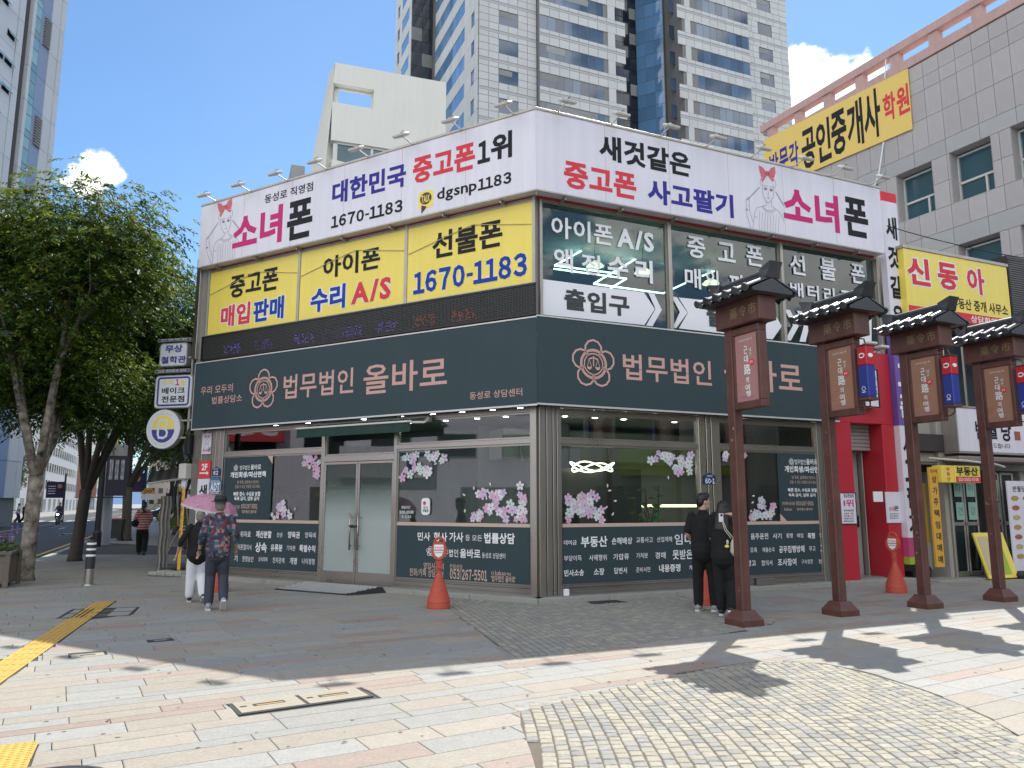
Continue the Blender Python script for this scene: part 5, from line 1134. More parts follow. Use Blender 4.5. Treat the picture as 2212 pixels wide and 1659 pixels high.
t = thing('vertical_sign', 'narrow orange vertical sign with black letters left of the stairs', 'sign', S.w(-.2, -.2, .4)); MB(S).box(-.36, -.12, -.24, -.18, .3, 2.36, .006).build('plate', mat('sheet_orange', (.75, .42, .06), .45), t)
TX(S, '전지역', -.34, -.14, 2.24, 2.31, -.243, t, ink, .008)
for k, c_ in enumerate('상가주택임대매매'): TX(S, c_, -.31, -.17, 2.03 - k * .235, 2.18 - k * .235, -.243, t, ink, .02)
for nm, lab, x0, x1, m, cc_ in (('menu_board', 'yellow framed leaning menu board behind the farthest gate post', 1.0, 1.95, yel, grn), ('menu_banner', 'tall white food menu banner at the right picture edge', 1.98, 2.85, signwhite, None)):
    t = thing(nm, lab, 'menu board', S.w((x0 + x1) / 2, -.6, 0)); h = .98 if cc_ else 2.1
    MB(S).add([(x0, -.4, .03), (x1, -.4, .03), (x1, -.36, .03), (x0, -.36, .03), (x0 - .12, -.2, h), (x1 - .12, -.2, h), (x1 - .12, -.16, h), (x0 - .12, -.16, h)] if cc_ else [(x0, -.3, .15), (x1, -.3, .15), (x1, -.28, .15), (x0, -.28, .15), (x0, -.3, h), (x1, -.3, h), (x1, -.28, h), (x0, -.28, h)],
        [(0, 1, 5, 4), (2, 3, 7, 6), (0, 4, 7, 3), (1, 2, 6, 5), (4, 5, 6, 7), (0, 3, 2, 1)]).build('board', m, t)
    if cc_:
        for a, b, mm in ((.06, .4, mat('sheet_cream', (.6, .5, .3), .6)), (.45, .76, cc_)):
            q = lambda x, v: (x0 + x - .12 * v, -.406 + .20 * v, .03 + (h - .03) * v); MB(S).quad(q(a, .08), q(b, .08), q(b, .92), q(a, .92)).build('sheet', mm, t)
    else:
        TX(S, '반월당', x0 + .2, x0 + .62, 1.86, 1.99, -.304, t, ink, .014)
        food = [mat('food_a', (.45, .3, .1), .6, var=.4, vs=30), mat('food_b', (.4, .12, .06), .6, var=.4, vs=30), mat('food_c', (.5, .42, .2), .6, var=.4, vs=30)]
        for i in range(2):
            for j in range(7): MB(S).prism(circ(x0 + .24 + i * .4, 1.72 - j * .21, .13, .055, 10), -.307, -.302).build('food_picture', food[(i + j) % 3], t)
        MB(S).box(x0 - .1, x1 + .1, -.5, -.12, 0, .14, .05).build('base', mat('rubber_black', (.015, .015, .015), .6), t)
# ================================================================ GREY BUILDING WITH THE YELLOW BANNER (right)
def pieces(fr, name, boxes, m, parent, nmax=300, c=.0, dist=None, yd=None):
    """box-shaped pieces of one surface: the first nmax as objects that share one unit mesh, the rest joined"""
    un = bpy.data.meshes.get('unit_piece')
    if un is None:
        un = MB().box(-.5, .5, -.5, .5, -.5, .5).mesh('unit_piece')
    me = un.copy(); me.name = name; me.materials.append(m); po = org(parent); rest = MB(fr)
    rz = math.atan2(fr.X[1], fr.X[0])
    for i, b in enumerate(boxes):
        if i < nmax:
            o = bpy.data.objects.new(name, me); COL.objects.link(o); o.parent = parent; p = fr.w((b[0] + b[1]) / 2, (b[2] + b[3]) / 2, (b[4] + b[5]) / 2)
            o.location = (p[0] - po[0], p[1] - po[1], p[2] - po[2]); o.rotation_euler = (0, 0, rz); o.scale = (b[1] - b[0], b[3] - b[2], b[5] - b[4])
        else: rest.box(*b)
    if rest.p: rest.build(name + '_field', m, parent, kind='stuff')
B = FR(16.3, 27, 154.1)
GB = thing('grey_building', 'grey stone clad building with pink roof railing and yellow banner on the right', 'building', B.w(0, 0, 0))
stone_p = mat('cladding_mauve_grey', (.46, .425, .42), .7, var=.09, vs=3, bump=.1, bs=60, rnd=.05, streak=.07); stone_d = mat('cladding_dark_grey', (.41, .405, .40), .7, var=.08, vs=3, rnd=.05, streak=.05)
pinkp = mat('painted_pink_concrete', (.58, .38, .35), .75, var=.12, vs=2, streak=.15); joint = mat('panel_joint', (.05, .05, .05), .8, var=0)
slabp(B, 'wall', joint, GB, (-9.2, 9, .53, 9, 0, 18.6), c=0)
wins = []
for z1 in (14.52, 10.95, 7.4, 3.8):
    for x0 in (-7.0, -4.6, -2.25, .01, 2.25, 4.5): wins.append((x0, x0 + 1.53, z1 - 1.97, z1))
W_CUT = wins
holes = MB(B)
rowsz = [(18.0, 18.62, 0), (17.46, 18.0, 0), (16.31, 17.46, 0), (15.13, 16.31, 0), (14.52, 15.13, 1)]
z = 14.52
for s_ in range(4):
    a = 14.52 - s_ * 3.57
    rowsz += [(a - 1.0, a, 0), (a - 1.97, a - 1.0, 0), (a - 2.88, a - 1.97, 0), (a - 3.57, a - 2.88, 1)]
bx, bd = [], []
for z0, z1, dk in rowsz:
    cuts = sorted({round(-9.2 + .65 * k, 3) for k in range(29)} | {v for w_ in wins if w_[2] < z1 - .05 and w_[3] > z0 + .05 for v in w_[:2]}); k = 0
    if dk: cuts = cuts[::2] + [cuts[-1]]
    for a, b in zip(cuts[:-1], cuts[1:]):
        if b - a < .03: continue
        if any(w_[0] - .02 < (a + b) / 2 < w_[1] + .02 and w_[2] < (z0 + z1) / 2 < w_[3] for w_ in wins): continue
        (bd if dk else bx).append((a + .008, b - .008, 0, .5, z0 + .008, z1 - .008))
key = lambda b: -(b[4] * .3) if b[4] > 9 else 100
bx.sort(key=lambda b: abs(b[0] - 1) + (0 if b[4] > 9.5 else 50)); bd.sort(key=lambda b: -b[4])
pieces(B, 'cladding_panel', bx, stone_p, GB, 200); pieces(B, 'band_panel', bd, stone_d, GB, 60)
skyglass = mat('window_blue_glass', (.03, .09, .12), .06, spec=.9, var=.15, vs=.6)
wf = mat('window_frame_white', (.6, .6, .58), .5)
for x0, x1, z0, z1 in wins:
    if z1 < 8: continue
    r_ = MB(B)
    r_.box(x0 - .02, x0, -.0, .5, z0, z1); r_.box(x1, x1 + .02, 0, .5, z0, z1); r_.box(x0, x1, 0, .5, z1, z1 + .02); r_.box(x0, x1, 0, .5, z0 - .02, z0)
    w_ = r_.build('window', stone_p, GB)
    f = MB(B); t_ = .05
    for b in ((x0, x1, z1 - .14, z1 - .08), (x0, x1, z0, z0 + t_), (x0, x0 + t_, z0, z1 - .1), (x1 - t_, x1, z0, z1 - .1), (x0, x1, z0 + .78, z0 + .86), (x0 + .98, x0 + 1.06, z0, z0 + .8)): f.box(b[0], b[1], .42, .5, b[2], b[3])
    f.build('frame', wf, w_); MB(B).box(x0, x1, .5, .52, z0, z1).build('pane', skyglass, w_)
# roof railing: kerb, posts, beam
slabp(B, 'roof_kerb', pinkp, GB, (-9.2, 9, -.05, .5, 18.66, 19.05)); slabp(B, 'railing_beam', pinkp, GB, (-9.3, 9, -.1, .35, 19.55, 19.9)); 
for k in range(11): slabp(B, 'railing_post', pinkp, GB, (-8.9 + k * 1.7, -8.5 + k * 1.7, -.02, .3, 19.05, 19.55))
slabp(B, 'coping', wht, GB, (-.9, 9, .1, .2, 19.9, 20.02)); 
slabp(B, 'roof_rail', alu, GB, (-1.2, -1.16, 1.5, 1.54, 18.7, 19.5), (-.8, -.76, 1.5, 1.54, 18.7, 19.5), (-1.2, -.6, 1.5, 1.54, 19.4, 19.45))
slabp(B, 'roof', plaster, GB, (-9.2, 9, .5, 9, 18.6, 18.7))
YB = thing('wall_banner', 'yellow banner with dark brush lettering hung on the grey building', 'banner', B.w(-5, 0, 16.5))
bany = mat('banner_yellow', (.85, .60, .16), .6, var=.04, vs=1)
MB(B).add([(-9.1, -.08, 19.1), (-1.3, -.08, 18.62), (-1.32, -.08, 16.08), (-9.13, -.08, 16.5), (-9.1, -.05, 19.1), (-1.3, -.05, 18.62), (-1.32, -.05, 16.08), (-9.13, -.05, 16.5)], [(0, 3, 2, 1), (4, 5, 6, 7), (0, 1, 5, 4), (2, 3, 7, 6), (1, 2, 6, 5), (0, 4, 7, 3)]).build('cloth', bany, YB)
for s, a, b, m, bo in (('박문각', (160, 1000), (330, 832), navy, .028), ('공인중개사', (352, 958), (812, 600), ink, .03), ('학원', (835, 742), (985, 552), red_ink, .03)):
    n = len(s)
    for k, ch in enumerate(s):
        (xa, za), (xb, zb) = B.q(*r3(*a), .08), B.q(*r3(*b), .08); w_ = (xb - xa) / n
        hh = {'박문각': 1.25, '공인중개사': 2.05 * (.92 + .03 * k), '학원': 1.2}[s]; zc = {'박문각': 17.55, '공인중개사': 17.5, '학원': 17.45}[s]
        TX(B, ch, xa + w_ * k + .02, xa + w_ * (k + 1) - .03, zc - hh / 2, zc + hh / 2, -.085, YB, m, bo)
MB(B).tube([(-2.2, -.1, 19.5), (-2.3, -.12, 18.7)], .025, 5).build('rope', wht, YB)
MB(B).tube([(-2.6, -.1, 16.1), (-2.9, -.15, 14.8), (-3.6, -.3, 13.4), (-4.6, -.5, 12.0)], .03, 5).build('rope', wht, YB)

# ================================================================ WHITE ROOFTOP BUILDING (left behind)
Wf = FR(-6, 34, 70)
WB_ = thing('white_building', 'off white rendered building with slanted prow and sky window behind the sign', 'building', Wf.w(0, 0, 0))
cr = mat('render_offwhite', (.70, .69, .64), .8, var=.04, vs=.8, streak=.06)
def face_with_holes(fr, outer, holes_, y0, y1, name, m, par):
    """wall slab y0..y1 cut into vertical strips around rectangular holes; outer given as left(z), right x, top(x)"""
    mb = MB(fr); xl, xr, zb, top, left = outer
    xs = sorted({xl(zb), xr} | {v for h in holes_ for v in h[:2]})
    return mb
mb = MB(Wf)
# main screen wall: polygons around the opening and the window band
T_ = lambda x: 21.98 + .012 * x
xl1, xl2 = -2.47, -2.41
mb.prism([(-2.47, 20.94), (2.95, 20.98), (2.95, 22.03), (-2.40, 21.98)], 0, .5)
mb.prism([(-.56, 20.0), (2.95, 20.0), (2.95, 20.98), (-.56, 20.96)], 0, .5); mb.prism([(-2.47, 18.12), (2.95, 18.12), (2.95, 20.0), (-2.47, 20.0)], 0, .5)
mb.prism([(.42, 12), (2.95, 12), (2.95, 18.12), (.42, 18.12)], 0, .5); mb.prism([(-2.6, 12), (.42, 12), (.42, 16.9), (-2.39, 17.19)], 0, .5)
mb.build('front_wall', cr, WB_)
# slanted prow on the left, sweeping down
mb = MB(Wf); mb.add([(-2.42, 0, 21.98), (-2.47, 0, 20.94), (-2.47, 0, 19.9), (-2.7, 0, 17.2), (-3.0, 0, 12), (-3.4, 1.2, 12), (-3.25, 1.2, 16.4), (-3.05, 1.2, 18.4), (-2.75, 1.2, 20.5), (-2.55, 1.2, 21.98), (-2.2, 1.2, 21.98), (-2.2, 1.2, 12), (-2.3, .5, 12), (-2.3, .5, 21.98)],
    [(0, 1, 8, 9), (1, 2, 7, 8), (2, 3, 6, 7), (3, 4, 5, 6), (9, 8, 7, 6, 5, 11, 10), (0, 9, 10, 13), (4, 12, 11, 5), (10, 11, 12, 13), (0, 13, 12, 4, 3, 2, 1)]); mb.build('prow', cr, WB_)
slabp(Wf, 'opening_frame', wf, WB_, (-2.3, -2.18, .3, .45, 20.0, 20.95), (-.62, -.56, .2, .45, 20.0, 20.95), (-2.3, -.56, .3, .45, 20.86, 20.95), c=0)
slabp(Wf, 'side_wall', cr, WB_, (2.45, 2.95, .5, 9, 10, 21.9), c=0); slabp(Wf, 'body', cr, WB_, (-2.2, 2.44, .9, 9, 8, 18.1), c=0)
w_ = slabp(Wf, 'window', wf, WB_, (-2.35, -2.15, .1, .2, 17.2, 18.1), (-.62, -.5, .1, .2, 16.9, 18.1), (-2.35, .4, .1, .2, 18.02, 18.12), c=0); MB(Wf).box(-2.3, .42, .16, .2, 16.0, 18.1).build('pane', skyglass, w_)
slabp(Wf, 'rear_block', mat('render_grey', (.33, .34, .35), .8, var=.06, streak=.1), WB_, (3.0, 6.2, .5, 8, 8, 19.1), (-4.0, -3.35, 3, 8, 8, 18.0), c=.02)

# ================================================================ OFFICE TOWER (centre)
T = FR(-10, 95, 67)
OT = thing('office_tower', 'tall grey stone office tower with blue ribbon windows behind the corner building', 'building', T.w(20, 0, 0))
tst = mat('tower_stone', (.52, .53, .53), .7, var=.05, vs=.3, rnd=.05); tbd = mat('tower_band_stone', (.40, .41, .42), .7, var=.05, vs=.3); tj = mat('tower_joint', (.2, .2, .2), .8, var=0)
tgl = mat('tower_glass', (.06, .10, .16), .05, spec=1.0, var=.5, vs=.12, rnd=.45); tgl2 = mat('tower_glass_blue', (.1, .22, .4), .05, spec=1.0, var=.25, vs=.1, rnd=.2); tbl = mat('tower_blind', (.2, .21, .2), .3, spec=.8, var=.2, rnd=.3)
tdark = mat('tower_dark_glass', (.02, .028, .04), .06, spec=.9, var=.3, rnd=.3)
FH = 4.42
def zf(k): return 65.72 + FH * k            # head of the window row k
core = MB(T)
core.box(5.9, 14.7, .2, 22, 0, 130); core.box(14.8, 27.3, -.6, 20, 0, 130); core.box(27.3, 37, 6.2, 20, 0, 130); core.box(38.5, 51.4, -1.8, 20, 0, 130); core.box(51.4, 60.2, -1.0, 20, 0, 130)
core.build('core', tj, OT)
stone, band, glassb, blinds = [], [], [], []
rt = random.Random(9); KR = range(-9, 9)
def cells(x0, x1, z0, z1, y, wd, ht, skip=None):
    nx = max(1, round((x1 - x0) / wd)); nz = max(1, round((z1 - z0) / ht))
    for i in range(nx):
        for j in range(nz):
            a, b, c_, d = x0 + (x1 - x0) * i / nx, x0 + (x1 - x0) * (i + 1) / nx, z0 + (z1 - z0) * j / nz, z0 + (z1 - z0) * (j + 1) / nz
            stone.append((a + .03, b - .03, y - .12, y, c_ + .03, d - .03))
for k in KR:
    h = zf(k); lo = h - FH
    # left square window bay: window 8.9-11.85, h-2.15..h
    for (xa, xb, wa, wb, y, o) in ((5.95, 14.7, 8.9, 11.85, .2, 0), (51.5, 60.2, 54.0, 56.85, -1.0, -.05)):
        hh = h + (9.35 if o else 0) - (FH * 2 if o else 0)
        cells(xa, wa, hh - 2.15, hh, y, 1.5, 1.1); cells(wb, xb, hh - 2.15, hh, y, 1.5, 1.1); cells(xa, xb, hh - 4.42, hh - 3.62, y, 1.5, .8); cells(xa, xb, hh - 3.2, hh - 2.15, y, 1.5, 1.05)
        band.append((xa, xb, y - .1, y, hh - 3.6, hh - 3.22))
        glassb.append((wa, wb, y - .02, y + .0, hh - 2.15, hh)); blinds.append((wa + .1, wb - .9, y - .04, y - .02, hh - .9, hh - .1)) if rt.random() < .4 else None
    # ribbon window bay 14.8-25.3, columns to 27.3
    h2 = h + .45
    cells(14.8, 29.0, h2 - FH + .0, h2 - 3.15, -.6, 1.5, 1.2); cells(14.8, 29.0, h2 - 2.75, h2 - 2.15, -.6, 1.5, .6); band.append((14.8, 29.0, -.7, -.6, h2 - 3.12, h2 - 2.78))
    for i in range(8): glassb.append((14.85 + i * 1.31, 14.85 + (i + 1) * 1.31 - .06, -.62, -.6, h2 - 2.13, h2 - .02))
    stone.append((26.0, 27.2, -.72, .5, h2 - 2.15, h2)); glassb.append((25.4, 25.98, .9, 1.0, h2 - 2.15, h2))
    for i in range(3):
        if rt.random() < .5: blinds.append((14.9 + rt.randrange(8) * 1.31, 15.9 + rt.randrange(1) * 1.31, -.64, -.62, h2 - 1.1, h2 - .1))
    # right ribbon bay
    h3 = h + .9
    cells(37.6, 51.4, h3 - FH, h3 - 3.15, -1.8, 1.5, 1.2); cells(37.6, 51.4, h3 - 2.75, h3 - 2.15, -1.8, 1.5, .6); band.append((37.6, 51.4, -1.9, -1.8, h3 - 3.12, h3 - 2.78))
    for i in range(8): glassb.append((41.2 + i * 1.27, 41.2 + (i + 1) * 1.27 - .06, -1.82, -1.8, h3 - 2.13, h3 - .02))
    stone.append((39.0, 40.0, -1.92, -.5, h3 - 2.15, h3)); glassb.append((40.05, 41.15, -.6, -.5, h3 - 2.15, h3)); glassb.append((37.6, 38.9, .2, .3, h3 - 2.15, h3))
vis = lambda b: 46 < b[4] < 92
stone.sort(key=lambda b: not vis(b)); glassb.sort(key=lambda b: not vis(b)); band.sort(key=lambda b: not vis(b))
pieces(T, 'stone_panel', stone, tst, OT, 300); pieces(T, 'stone_band', band, tbd, OT, 60); pieces(T, 'window_pane', glassb, tgl, OT, 300); pieces(T, 'window_blind', blinds, tbl, OT, 60)
for b in ((14.75, 27.4, -.6, 1, 0),):
    pass
# dark glass centre and blue angled flank
cg, cb = [], []
for k in KR:
    h = zf(k) + 2
    for i in range(6): (cb if rt.random() < .35 else cg).append((27.4 + i * 1.3, 27.4 + (i + 1) * 1.3 - .08, 5.9, 6.0, h - 1.9, h))
    for i in range(6): cg.append((27.4 + i * 1.3, 27.4 + (i + 1) * 1.3 - .02, 5.92, 6.0, h - FH + .06, h - 1.96))
pieces(T, 'curtain_pane', cg, tdark, OT, 100); pieces(T, 'blind_pane', cb, tbl, OT, 60)
F2 = FR(*T.w(35.1, 5.8, 0)[:2], 67 + 52)
fb = []
for k in range(-18, 18):
    for i in range(3): fb.append((i * 1.5, i * 1.5 + 1.44, -.05, 0, zf(0) + k * 2.21, zf(0) + k * 2.21 + 2.15))
fb.sort(key=lambda b: not vis(b)); MB(F2).box(0, 4.5, 0, 1, 0, 130).build('flank_core', tj, OT); pieces(F2, 'flank_pane', fb, tgl2, OT, 100)
# left return face
F3 = FR(*T.w(5.9, .2, 0)[:2], 157)      # x runs toward the camera; negative x recedes
sb, gb2, bb = [], [], []
for k in KR:
    h = zf(k)
    for (a, b) in ((-8, -5.4), (-4.2, 0)): 
        for i in range(3): sb.append((a + (b - a) * i / 3 + .03, a + (b - a) * (i + 1) / 3 - .03, -.12, 0, h - FH + .03, h - 2.2)); 
    sb.append((-4.2, -2.6, -.12, 0, h - 2.15, h)); sb.append((-1.3, 0, -.12, 0, h - 2.15, h)); sb.append((-5.4, -4.2, -.12, 0, h - FH, h)); gb2.append((-2.6, -1.3, -.02, 0, h - 2.15, h))
    for i in range(8): sb.append((-20 + i * 1.5 + .03, -20 + (i + 1) * 1.5 - .03, -.12, 0, h - FH + .03, h - 2.2)); bb.append((-20 + i * 1.5 + .03, -20 + (i + 1) * 1.5 - .03, -.06, 0, h - 2.2, h + .0))
    for i in range(2): bb.append((-8 + i * 1.3, -8 + (i + 1) * 1.3 - .05, -.06, 0, h - 2.15, h))
MB(F3).box(-22, 0, 0, .15, 0, 130).build('core', tj, OT)
for L_ in (sb, gb2, bb): L_.sort(key=lambda b: not vis(b))
pieces(F3, 'side_panel', sb, tst, OT, 100); pieces(F3, 'side_pane', gb2, tgl, OT, 40); pieces(F3, 'side_blue_pane', bb, tgl2, OT, 120)
# far left wing of the tower, beyond a dark glazed slot
o_ = F3.w(-22, 0, 0); F4 = FR(*o_[:2], 67); g4, s4 = [], []
for k in range(-9, 11):
    h = zf(k) + .5
    for i in range(2): (g4 if (k + i) % 3 else s4).append((-3.6 + i * 1.8, -1.85 + i * 1.8, -.1, 0, h - 2.3, h)); g4.append((-3.6 + i * 1.8, -1.85 + i * 1.8, -.1, 0, h - FH + .05, h - 2.35))
MB(F4).box(-3.6, 0, 0, 3, 0, 130).build('slot_core', tj, OT); pieces(F4, 'slot_pane', g4, tdark, OT, 60); pieces(F4, 'slot_pane', s4, tbl, OT, 30)
F5 = FR(*F4.w(-3.6, 0, 0)[:2], 157); s5, b5, g5 = [], [], []
for k in range(-9, 11):
    h = zf(k) + .5
    for i in range(7): s5.append((-10.5 + i * 1.5 + .03, -10.5 + (i + 1) * 1.5 - .03, -.12, 0, h - FH + .03, h - 2.2))
    for a, b in ((-1.2, 0), (-7.5, -6), (-10.5, -9)): s5.append((a, b, -.12, 0, h - 2.2, h))
    for i in range(3): b5.append((-6 + i * 1.6, -6 + (i + 1) * 1.6 - .05, -.06, 0, h - 2.2, h))
    g5.append((-9, -7.5, .0, .1, h - 2.2, h))
MB(F5).box(-10.5, 0, .1, .4, 0, 130).build('core', tj, OT)
pieces(F5, 'wing_panel', s5, tst, OT, 60); pieces(F5, 'wing_pane', b5, tgl2, OT, 40); pieces(F5, 'wing_window', g5, tgl, OT, 20)

# ================================================================ LEFT TOWER
LT = FR(-36, 60, -5.3)
TT = thing('glass_tower', 'tall white and blue panelled tower at the top left behind the trees', 'building', LT.w(-8, 0, 0))
lw = mat('tower_white_panel', (.62, .63, .65), .5, var=.04, vs=.3, rnd=.04); lb = mat('tower_blue_panel', (.26, .33, .48), .35, var=.04, vs=.3, rnd=.05); ln_ = mat('tower_navy_panel', (.045, .085, .16), .3, var=.06); lg_ = mat('tower_aqua_glass', (.22, .42, .5), .06, spec=.9, var=.3, vs=.3, rnd=.25)
MB(LT).box(-8.25, -3.9, .3, 25, 0, 75).build('core', tj, TT); MB(LT).box(-30, -9.28, .3, 25, 0, 75).build('core', tj, TT); MB(LT).box(-9.3, -8.2, 1.0, 25, 0, 75).build('core', tj, TT)
a1, a2, a3, a4, a5, a6 = [], [], [], [], [], []
for k in range(0, 26):
    z0 = 2 + k * 2.6; z1 = z0 + 2.57
    a1.append((-4.55, -4.0, -.1, .3, z0, z1)); a1.append((-5.75, -4.6, 0, .3, z0, z1)); a2.append((-7.05, -5.8, .06, .3, z0, z1)); a1.append((-8.28, -7.9, .02, .3, z0, z1))
    a4.append((-9.25, -8.3, .9, 1.0, z0, z1)); a1.append((-10.0, -9.3, 0, .3, z0, z1))
    for i in range(6): a1.append((-12.2 - i * 2.2, -10.05 - i * 2.2, .05, .3, z0, z1))
    for j in (0, .55, 1.7): a5.append((-7.85, -7.1, .05, .1, z0 + j, z0 + (j + .5 if j == 0 else j + 1.1 if j == .55 else 2.55)))
for b_ in (a1, a2, a4, a5): b_.sort(key=lambda b: not 24 < b[4] < 44)
pieces(LT, 'white_panel', a1, lw, TT, 160); pieces(LT, 'blue_panel', a2, lb, TT, 60); pieces(LT, 'navy_panel', a4, ln_, TT, 30); pieces(LT, 'glass_pane', a5, lg_, TT, 80)
for zc in (37.0, 29.0, 45, 21):
    for j in range(11): a6.append((-6.7, -5.88, -.12, .06, zc - 1.1 + j * .21, zc - .99 + j * .21))
pieces(LT, 'louvre_blade', a6, alu, TT, 60)
for zc in (35.95, 34.0, 32.0, 30.0, 28.0, 38.0):     # tilted windows
    for xa in (-11.1, -12.2, -13.5):
        if (zc * 7 - xa * 3) % 5 < 3.4:
            w_ = MB(LT).add([(xa, .04, zc + .25), (xa + .9, .04, zc + .25), (xa + .9, -.22, zc - .2), (xa, -.22, zc - .2), (xa, .0, zc + .25), (xa + .9, .0, zc + .25), (xa + .9, -.26, zc - .2), (xa, -.26, zc - .2)], [(0, 1, 2, 3), (4, 7, 6, 5), (0, 4, 5, 1), (2, 6, 7, 3), (0, 3, 7, 4), (1, 5, 6, 2)]).build('tilted_window', lg_, TT)
            MB(LT).box(xa, xa + .9, .045, .05, zc - .25, zc + .25).build('opening', _M['pit_black'], w_)

# ================================================================ BUILDINGS ACROSS THE STREET, BEHIND THE CAMERA (seen in the glass), AND FAR AWAY
def block(name, label, fr, x0, x1, d, h, wall, rows_, cols, signs=(), shop=True, y0=0, wf_=.62):
    t = thing(name, label, 'building', fr.w((x0 + x1) / 2, y0, 0)); mb = MB(fr); mb.box(x0, x1, y0, y0 + d, -.16, h); mb.build('wall', wall, t)
    MB(fr).box(x0 - .15, x1 + .15, y0 - .15, y0 + d, h, h + .35).build('parapet', wall, t)
    st_ = 3.6 if shop else .6
    for j in range(rows_):
        fh = (h - st_) / rows_; z = st_ + fh * j + fh * .22
        for i in range(cols):
            w_ = (x1 - x0) / cols; a = x0 + w_ * i + w_ * (1 - wf_) / 2
            o = MB(fr).box(a, a + w_ * wf_, y0 - .04, y0, z, z + fh * .55).build('window', wf, t); MB(fr).box(a + .06, a + w_ * wf_ - .06, y0 - .06, y0 - .04, z + .06, z + fh * .55 - .06).build('pane', dkglass, o)
    if shop:
        for i in range(max(2, cols // 2)):
            w_ = (x1 - x0) / max(2, cols // 2); a = x0 + w_ * i + .2; MB(fr).box(a, a + w_ * .5, y0 - .03, y0, .1, 2.5).build('shop_window', mat('shop_window_grey', (.2, .22, .21), .15, var=.3, vs=1), t)
    for s, a, b, z0, z1, bm, tm in signs:
        MB(fr).box(a, b, y0 - .35, y0 - .06, z0, z1).build('fascia', bm, t)
        if s: TX(fr, s, a + .3, min(b - .3, a + .3 + len(s) * (z1 - z0)), z0 + (z1 - z0) * .2, z1 - (z1 - z0) * .2, y0 - .354, t, tm, .028)
    return t
o_ = ro.w(-20.5, 0, 0)
block('shop_building', 'white shop building down the street, outside the picture and only mirrored in the left glass', FR(o_[0], o_[1], -22.8), -26, 6.5, 10, 8.5, signwhite, 2, 9, (('T', -12, -7, 3.0, 4.7, signwhite, navy), ('5G', -4, -1, 4.9, 6.4, red_ink, wht), ('중고', 0, 5, 3.2, 4.4, grn, wht)))
block('shop_building', 'beige shop row along the alley, outside the picture and only mirrored in the right glass', FR(25, 2, 210), -16, 16, 10, 10, cream, 2, 8, (('초본', -12, -5, 3.0, 4.4, _M['tower_navy_panel'], wht), ('약령', -3, 3, 3.0, 4.3, grn, wht), ('', 5, 13, 3.2, 4.4, signwhite, ink)))
hedge_m = mat('hedge_green', (.07, .14, .03), .7, var=.3, vs=3)
for i, (y0, y1, h, m, lab, sg) in enumerate(((8, 24, 12, cream, 'cream corner building across the street at the left edge', (('', 9, 23, 3.0, 4.0, signwhite, ink),)), (26, 44, 9, _M['render_grey'], 'grey building across the street behind the scooter rider', (('한방', 28, 34, 3.0, 4.2, _M['sheet_orange'], ink), ('', 35, 43, 3.2, 4.3, signwhite, ink))), (46, 66, 14, cr, 'pale building across the street behind the bicycle racks', (('약국', 50, 56, 3.0, 4.2, signwhite, red_ink),)), (68, 96, 10, cream, 'long cream building farther down the street', ()), (100, 140, 16, _M['render_grey'], 'grey block at the far bend of the street', ()), (142, 190, 20, _M['render_grey'], 'grey slab building beyond the far bend of the street', ()), (192, 280, 24, cream, 'long beige building closing the view at the end of the street', ()))):
    # facade faces the street: frame along the street, seen from its right side
    o_ = ro.w(-20.5, 0, 0); fr = FR(o_[0], o_[1], -22.8); block('street_building', lab, fr, y0, y1, 12, h, m, max(2, int(h / 4)), int((y1 - y0) / 3), sg)
for az, D_, w_, h, lab in ((-22.2, 260, 16, 44, 'far beige apartment tower framed between the round sign and the post'), (-23.6, 300, 16, 52, 'farther white apartment tower left of the beige one')):
    fr = FR(D_ * math.sin(rad(az)), D_ * math.cos(rad(az)), 90 + az)
    block('apartment_tower', lab, fr, -w_ / 2, w_ / 2, 14, h, mat('apartment_beige', (.5, .43, .38), .8), 14, 6, (), False)
hm = mat('mountain_blue', (.07, .13, .24), .9, var=.1, vs=.004)  # blue haze of the distance painted into the hill colour
mb = MB(); rr = random.Random(4); prev = None; rows2 = []
for i in range(60):
    x = -2600 + i * 60; h = 80 + 30 * math.sin(i * .35) + 14 * math.sin(i * .9 + 1); rows2.append((x, h))
for (x0, h0), (x1, h1) in zip(rows2[:-1], rows2[1:]): mb.quad((x0, 2100, -5), (x1, 2100, -5), (x1, 2500, h1), (x0, 2500, h0)); mb.quad((x0, 2500, h0), (x1, 2500, h1), (x1, 3000, -5), (x0, 3000, -5))
mb.build('hills', hm, kind='structure', smooth=True)
